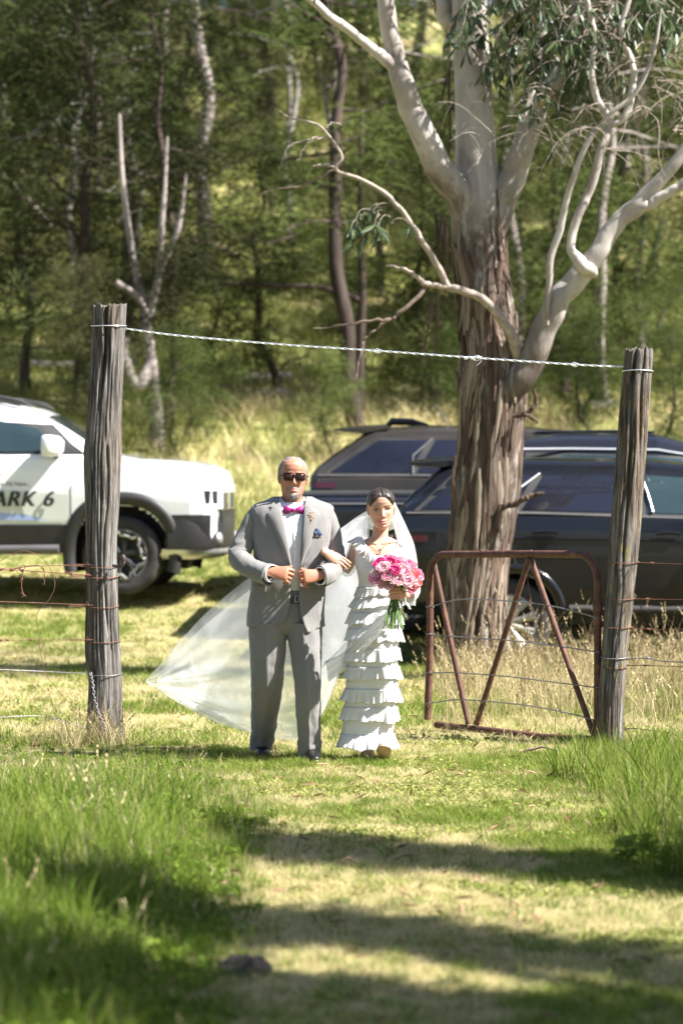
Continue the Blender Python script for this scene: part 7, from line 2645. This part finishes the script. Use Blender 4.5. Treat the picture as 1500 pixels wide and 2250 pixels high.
    strip_ruffle([Q(905, 1288, BD - .14), Q(893, 1284, BD - .16), Q(886, 1296, BD - .17), Q(888, 1318, BD - .17), Q(897, 1328, BD - .15)], .045, .012, 5, 8, (.35, .1, -.75), 'cuff_ruffle')

    # ---------------- shoes
    def wshoe(heel, toe, lift, name):
        Hh, T = Vector(heel), Vector(toe)
        ax = (T - Hh); L = ax.length; ax.normalize()
        sd = ax.cross(Vector((0, 0, 1))).normalized(); upv = sd.cross(ax)
        prof = ((0, .024, .050), (.08, .030, .058), (.3, .031, .050), (.5, .035, .044), (.68, .041, .040), (.84, .038, .032), (.95, .027, .024), (1.0, .012, .014))
        rows = []
        for u, w, h in prof:
            c = Hh + ax * (L * u)
            rows.append([tuple(c + sd * (w * math.copysign(abs(math.cos(t)) ** .85, math.cos(t))) + upv * ((h * math.sin(t) if math.sin(t) > 0 else .004 * math.sin(t)) + .008)) for t in np.linspace(0, 2 * math.pi, 24, endpoint=False)])
        rows = catmull(np.array(rows).reshape(8, -1), 28).reshape(28, 24, 3)
        m = MB().grid(rows, True); m.add(rows[0], [tuple(range(24))[::-1]]); m.add(rows[-1], [tuple(range(24))])
        o = m.build(name, M_SHOE_N, br)
        so = []
        for u, w in ((-.015, .016), (.03, .026), (.3, .030), (.5, .035), (.68, .043), (.85, .040), (.96, .028), (1.02, .008)):
            c = Hh + ax * (L * u)
            so.append([tuple(c + sd * (w * q) - upv * .002) for q in np.linspace(-1, 1, 7)])
        so = catmull(np.array(so).reshape(8, -1), 26).reshape(26, 7, 3)
        thick(MB().grid(so).build('sole', M_SOLE, o), 0.010, 1.0)
    wshoe(Q(805, 1650, BD + .24), Q(808, 1664, BD + .02), 0, 'shoe')
    wshoe(Q(844, 1672, BD - .02), Q(843, 1640, BD - .205), 0, 'shoe')

    # ---------------- veil
    def sheet(A, B, n, m, mat, name, fold=0.02, nf=9, seed=3, bulge=0.0, parent=br, conv=0.0):
        """surface between edge curve A and edge curve B (rows of px, py, dy), with folds running along it"""
        a, b = catmull(A, m), catmull(B, m)
        rr = np.random.default_rng(seed)
        ph = rr.uniform(0, 6.28, 6)
        V = np.zeros((n, m, 3))
        v = np.linspace(0, 1, m)
        for i, u in enumerate(np.linspace(0, 1, n)):
            r = a * (1 - u) + b * u
            env = 0.25 + 0.75 * np.sin(math.pi * min(max(u, 0.0), 1.0)) if False else 1.0
            fo = fold * (np.sin(u * nf * 6.283 + ph[0] + 2.2 * np.sin(v * 3 + ph[1])) + 0.6 * np.sin(u * nf * 11.3 + ph[2] + 1.7 * v) + 0.8 * np.sin(u * nf * 2.7 + ph[3] - 2.5 * v))
            fo = fo * (0.35 + 0.65 * v) * (1 - sstep(0.72, 1.0, v) * (0.9 if m == 130 else 0.0))
            P = np.array([tuple(Q(x, y, d)) for x, y, d in r])
            P[:, 1] += fo + bulge * math.sin(math.pi * u) * np.sin(math.pi * v)
            P[:, 2] += 0.25 * fo
            V[i] = P
        o = MB().grid(V).build(name, mat, parent)
        uu, vv = np.meshgrid(np.linspace(0, 1, n), v, indexing='ij')
        set_attr(o, 'drape', np.stack([uu.ravel(), vv.ravel(), np.zeros(n * m)], -1))
        return o
    # the wind-blown sail, behind the man
    top = [(812, 1118, .16), (780, 1138, .22), (745, 1163, .34), (690, 1195, .46), (620, 1232, .55), (545, 1272, .58), (450, 1350, .58), (380, 1428, .56), (320, 1495, .52)]
    bot = [(800, 1300, .18), (772, 1400, .20), (748, 1470, .22), (722, 1540, .26), (690, 1590, .33), (640, 1626, .38), (560, 1610, .42), (450, 1575, .46), (322, 1499, .52)]
    veil = sheet(top, bot, 130, 130, M_VEIL, 'veil', 0.010, 4, 3, 0.16)
    # second, narrower layer over it
    top2 = [(814, 1125, .14), (780, 1150, .22), (740, 1180, .36), (670, 1225, .48), (590, 1268, .54), (510, 1325, .54), (430, 1392, .52), (345, 1486, .49)]
    bot2 = [(806, 1290, .15), (776, 1392, .17), (752, 1462, .19), (725, 1535, .23), (692, 1588, .30), (645, 1624, .35), (520, 1600, .40), (350, 1512, .48)]
    sheet(top2, bot2, 100, 100, M_VEIL, 'veil_layer', 0.012, 3, 8, 0.10, veil)
    # doubled folds of the net
    for k, (fa, w0) in enumerate((([(545, 1606, .42), (505, 1580, .45), (462, 1532, .48), (432, 1480, .50), (415, 1430, .52)], 7), ([(545, 1590, .44), (490, 1545, .48), (455, 1490, .50)], 4), ([(520, 1300, .56), (470, 1380, .57), (440, 1440, .56)], 3), ([(400, 1560, .50), (372, 1500, .53), (378, 1440, .55), (410, 1390, .57)], 3),
                                  ([(640, 1622, .37), (600, 1560, .44), (560, 1480, .50)], 6), ([(700, 1580, .31), (690, 1480, .38), (720, 1390, .34)], 8), ([(742, 1470, .22), (740, 1390, .28), (770, 1300, .24)], 8), ([(800, 1135, .17), (760, 1165, .28), (715, 1200, .40)], 5), ([(803, 1150, .16), (770, 1190, .24), (735, 1240, .34)], 4))):
        c = catmull(fa, 50)
        wv = 2.2 * w0 * np.sin(np.linspace(0.05, 1, 50) * math.pi) ** 0.6
        sheet([tuple(q) for q in np.stack([c[:, 0] - wv * .6, c[:, 1] - wv * .5, c[:, 2] - .012], -1)], [tuple(q) for q in np.stack([c[:, 0] + wv * .6, c[:, 1] + wv * .5, c[:, 2] - .010], -1)], 8, 50, M_VEILF, 'veil_fold', 0.002, 1, 30 + k, 0.0, veil)
    # hem thread of the sail
    hem = [Q(*r) for r in catmull(bot[4:], 80)]
    MB().tube(hem, .0022, 5).build('hem', M_RUFFLE, veil)
    # edge gathered up to the hand with the flowers
    e1 = [(872, 1316, BD - .20), (850, 1342, BD - .22), (815, 1376, BD - .20), (775, 1412, BD - .12), (745, 1438, BD + .02), (715, 1452, BD + .12)]
    e2 = [(884, 1330, BD - .19), (862, 1362, BD - .21), (828, 1400, BD - .19), (795, 1432, BD - .12), (765, 1462, BD + .02), (722, 1500, BD + .13)]
    sheet(e1, e2, 50, 90, M_VEIL2, 'gathered_edge', 0.012, 3, 12, 0.0, veil)
    e3 = [(846, 1305, BD - .20), (836, 1330, BD - .20), (812, 1358, BD - .19), (780, 1392, BD - .12), (745, 1425, BD + .02), (705, 1470, BD + .14)]
    sheet(e3, e1, 40, 80, M_VEIL, 'gathered_layer', 0.010, 3, 14, 0.0, veil)
    # over her left shoulder
    i1 = [(862, 1098, BD + .10), (868, 1125, BD + .09), (874, 1150, BD + .07), (880, 1175, BD + .03), (884, 1200, BD - .02), (886, 1230, BD - .04), (886, 1262, BD - .05), (884, 1290, BD - .06)]
    o1 = [(864, 1100, BD + .13), (874, 1125, BD + .14), (886, 1150, BD + .13), (898, 1178, BD + .10), (910, 1210, BD + .06), (915, 1245, BD + .05), (915, 1280, BD + .04), (912, 1312, BD + .02)]
    sheet(i1, o1, 40, 80, M_VEIL2, 'shoulder_drape', 0.006, 3, 16, -0.05, veil)
    i2 = [(850, 1098, BD + .14), (858, 1130, BD + .13), (866, 1165, BD + .11), (874, 1200, BD + .10), (880, 1260, BD + .12), (884, 1330, BD + .13)]
    o2 = [(866, 1100, BD + .14), (880, 1130, BD + .15), (896, 1165, BD + .14), (912, 1205, BD + .12), (918, 1262, BD + .12), (912, 1330, BD + .12)]
    sheet(i2, o2, 40, 80, M_VEIL2, 'shoulder_drape', 0.008, 3, 18, 0.0, veil)
    # from the comb to both sides behind the head
    c1 = [(815, 1105, BD + .17), (838, 1098, BD + .18), (862, 1102, BD + .17)]
    c2 = [(806, 1160, BD + .16), (836, 1170, BD + .17), (872, 1160, BD + .16)]
    sheet(c1, c2, 30, 40, M_VEIL2, 'veil_comb', 0.006, 3, 20, 0.0, veil)
    return SC


STEM_C = build_bride()


# ------------------------------------------------------------------ the bouquet
def build_bouquet():
    SC = STEM_C
    bq = root('bouquet', SC, 'round bouquet of pink and rose flowers with long green stems in the bride\'s hand', 'bouquet', None)
    M_P = [mat_leaf('petal_magenta', (0.56, 0.02, 0.18), (0.80, 0.09, 0.33), 0.3, 0.5, 0.3, 40), mat_leaf('petal_pink', (0.80, 0.25, 0.42), (0.92, 0.48, 0.60), 0.35, 0.5, 0.3, 40),
           mat_leaf('petal_blush', (0.88, 0.58, 0.63), (0.95, 0.76, 0.77), 0.35, 0.5, 0.3, 40), mat_leaf('petal_coral', (0.80, 0.20, 0.22), (0.88, 0.38, 0.36), 0.35, 0.5, 0.3, 40)]
    M_STEM = mat_leaf('flower_stem', (0.045, 0.105, 0.018), (0.15, 0.26, 0.05), 0.15, 0.45, 0.4, 40)
    M_CORE = mat_plain('flower_core', (0.22, 0.20, 0.06), 0.7, 0, 0.3, 120)
    rr = random.Random(8)

    def petal(seed, w, h, cup, ruff):
        r = random.Random(seed)
        n = 9
        V = np.zeros((n, n, 3))
        p1, p2 = r.uniform(0, 6), r.uniform(0, 6)
        for i, v in enumerate(np.linspace(0, 1, n)):
            for j, u in enumerate(np.linspace(-1, 1, n)):
                ww = w * (0.25 + 0.95 * math.sin(math.pi * (0.10 + 0.62 * v)) ** 0.8) * (1 if v < .85 else 1 - 1.6 * (v - .85))
                x = u * ww
                z = h * v * (1 - 0.14 * u * u * v)
                y = -cup * h * (math.sin(v * math.pi * .5) * 0.9 - 0.9 * max(0, v - 0.55) ** 1.5) + 0.9 * x * x / w * 0.55
                y += ruff * v * v * math.sin(u * 5 + p1) + ruff * .6 * v * v * math.sin(u * 9 + p2)
                V[i, j] = (x, y, z)
        m = MB().grid(V)
        return m.verts(), m.f
    shapes = [petal(1, .020, .036, .55, .0022), petal(2, .018, .034, .50, .0030), petal(3, .022, .034, .75, .0026), petal(4, .014, .028, .35, .0018)]
    meshes = [[pydata('petal', v, f_, m) for v, f_ in shapes] for m in M_P]
    ctr = Q(868, 1268, -.30)
    # picture places of the blooms: px, py, dy, tint, size, openness
    blooms = [(834, 1238, -.36, 0, .95, .6), (858, 1234, -.37, 0, 1.1, .8), (876, 1238, -.35, 1, .85, .5), (842, 1246, -.40, 2, .85, .3), (829, 1266, -.39, 1, 1.12, .7), (852, 1262, -.42, 1, .9, .4), (868, 1250, -.42, 0, .75, .7),
              (872, 1268, -.43, 2, 1.08, .45), (888, 1252, -.40, 2, 1.0, .4), (895, 1274, -.41, 2, .95, .5), (856, 1281, -.40, 2, .9, .4), (904, 1262, -.38, 3, 1.0, .7), (912, 1276, -.36, 3, 1.0, .9), (900, 1240, -.34, 1, .95, .6),
              (918, 1260, -.33, 1, .9, .8), (840, 1278, -.38, 1, .9, .6), (880, 1232, -.31, 2, .8, .5), (848, 1226, -.30, 1, .85, .6), (866, 1242, -.30, 0, .8, .6), (905, 1290, -.36, 1, .8, .5)]
    for (px, py, dy, tint, size, opn) in blooms:
        c = Q(px, py, dy)
        out = (c - (ctr + Vector((0, .10, -.06)))).normalized()
        out = (out + Vector((0, -0.25, 0.25))).normalized()
        qz = out.to_track_quat('Z', 'Y')
        core = MB().ellipsoid((0, 0, -.008), (.007, .007, .007), 10, 8)
        fl = core.build('flower', M_CORE if opn > .75 else M_P[tint], bq)
        fl.matrix_parent_inverse = bq.matrix_world.inverted()
        fl.location = c
        fl.rotation_mode = 'QUATERNION'
        fl.rotation_quaternion = qz
        fl.scale = (size,) * 3
        k = 0
        for layer, (np_, rad, tilt, sc) in enumerate(((4, .004, .05, .62), (5, .008, .22, .78), (6, .011, .45, .95), (6, .013, .80, 1.08))):
            tl = tilt * (0.55 + 0.9 * opn)
            for i in range(np_):
                a = 2 * math.pi * (i + .5 * layer) / np_ + rr.uniform(-.25, .25)
                tn = tint
                if rr.random() < .22:
                    tn = {0: 1, 1: 2, 2: 1, 3: 2}[tint]
                p = bpy.data.objects.new('petal', meshes[tn][rr.randrange(3) if layer > 0 else 3])
                COL.objects.link(p)
                p.parent = fl
                Mx = Matrix.Rotation(a, 4, 'Z') @ Matrix.Translation((0, -rad, -.016)) @ Matrix.Rotation(-tl + .0, 4, 'X').inverted() @ Matrix.Rotation(0, 4, 'Z')
                p.matrix_basis = Mx @ Matrix.Scale(sc * rr.uniform(.9, 1.1), 4)
    # stems
    for i in range(34):
        a = rr.uniform(0, 2 * math.pi); q = math.sqrt(rr.random())
        bx = 868 + rr.uniform(-24, 26)
        b = Q(bx - 4, 1378 + rr.uniform(-12, 10) - abs(bx - 868) * .15, -.34 + rr.uniform(-.05, .05))
        m = SC + Vector((.017 * q * math.cos(a), .017 * q * math.sin(a), rr.uniform(-.01, .01)))
        t_ = blooms[i % len(blooms)]
        tp = Q(t_[0], t_[1] + 8, t_[2] + .03)
        P = catmull([tuple(b), tuple(b.lerp(m, .6) + Vector((rr.gauss(0, .003), 0, 0))), tuple(m), tuple(m.lerp(tp, .5)), tuple(tp)], 18)
        MB().tube(P, rr.uniform(.0022, .0034), 7).build('stem', M_STEM, bq)
    lm = []
    for i in range(10):
        c = SC + Vector((rr.uniform(-.05, .05), rr.uniform(-.05, .0), rr.uniform(.045, .075)))
        v, f_ = petal(40 + i, .010, .040, .2, .001)
        Mx = np.array((Matrix.Rotation(rr.uniform(0, 6.28), 3, 'Z') @ Matrix.Rotation(rr.uniform(-1.9, -.9), 3, 'X')))
        MB().add(v @ Mx.T + np.array(tuple(c)), f_).build('leaf', M_STEM, bq)


build_bouquet()

# ================================================================== small things on the ground
def build_details():
    rr = random.Random(12)
    c = W(535, 2135, 10.02)
    V = []
    mb = MB().ellipsoid((c.x, c.y, gz(c.x, c.y) - 0.015), (0.10, 0.14, 0.06), 48, 32)
    v = mb.v[0]
    ctr = np.array((c.x, c.y, gz(c.x, c.y) - 0.015))
    n = fbm(v * 22, 4, 3)
    v[:] = ctr + (v - ctr) * (1 + 0.55 * n)[:, None]
    tag(mb.build('earth_clod', mat_plain('dark_earth', (0.045, 0.034, 0.028), 0.95, 0, 0.6, 30, 0.8, 120)), 'dark crumbly clod of earth at the edge of the uncut grass, bottom left', 'clod')
    # fallen sticks
    for (a, b, r, lab) in (((1140, 1668, 17.75), (1230, 1664, 17.7), .010, 'short dark stick on the grass in front of the gate'), ((690, 1872, 13.2), (720, 1848, 13.3), .003, 'thin pale straw stalk standing on the track in front of the man'),
                           ((1078, 1880, 13.0), (1102, 1935, 12.6), .003, 'thin bent stalk on the shaded middle of the track'), ((1290, 1560, 19.2), (1490, 1555, 18.9), .006, 'long thin dead branch in the grass right of the right post')):
        p, q = W(*a), W(*b)
        if r > .004:
            p.z = gz(p.x, p.y) + .02; q.z = gz(q.x, q.y) + .03
        m = (p + q) / 2 + Vector((0.01, 0, .03))
        P = catmull([tuple(p), tuple(m), tuple(q)], 20)
        P = P + 0.004 * np.stack([vnoise(np.stack([np.arange(20) * .6, np.full(20, 3.3 * k + a[0]), np.zeros(20)], -1), 4) for k in range(3)], -1)
        tag(MB().tube(P, np.linspace(r, r * .5, 20), 7).build('fallen_stick', M_TWIGD if r > .004 else M_STRAW), lab, 'stick', 'loose sticks and stalks')


build_details()
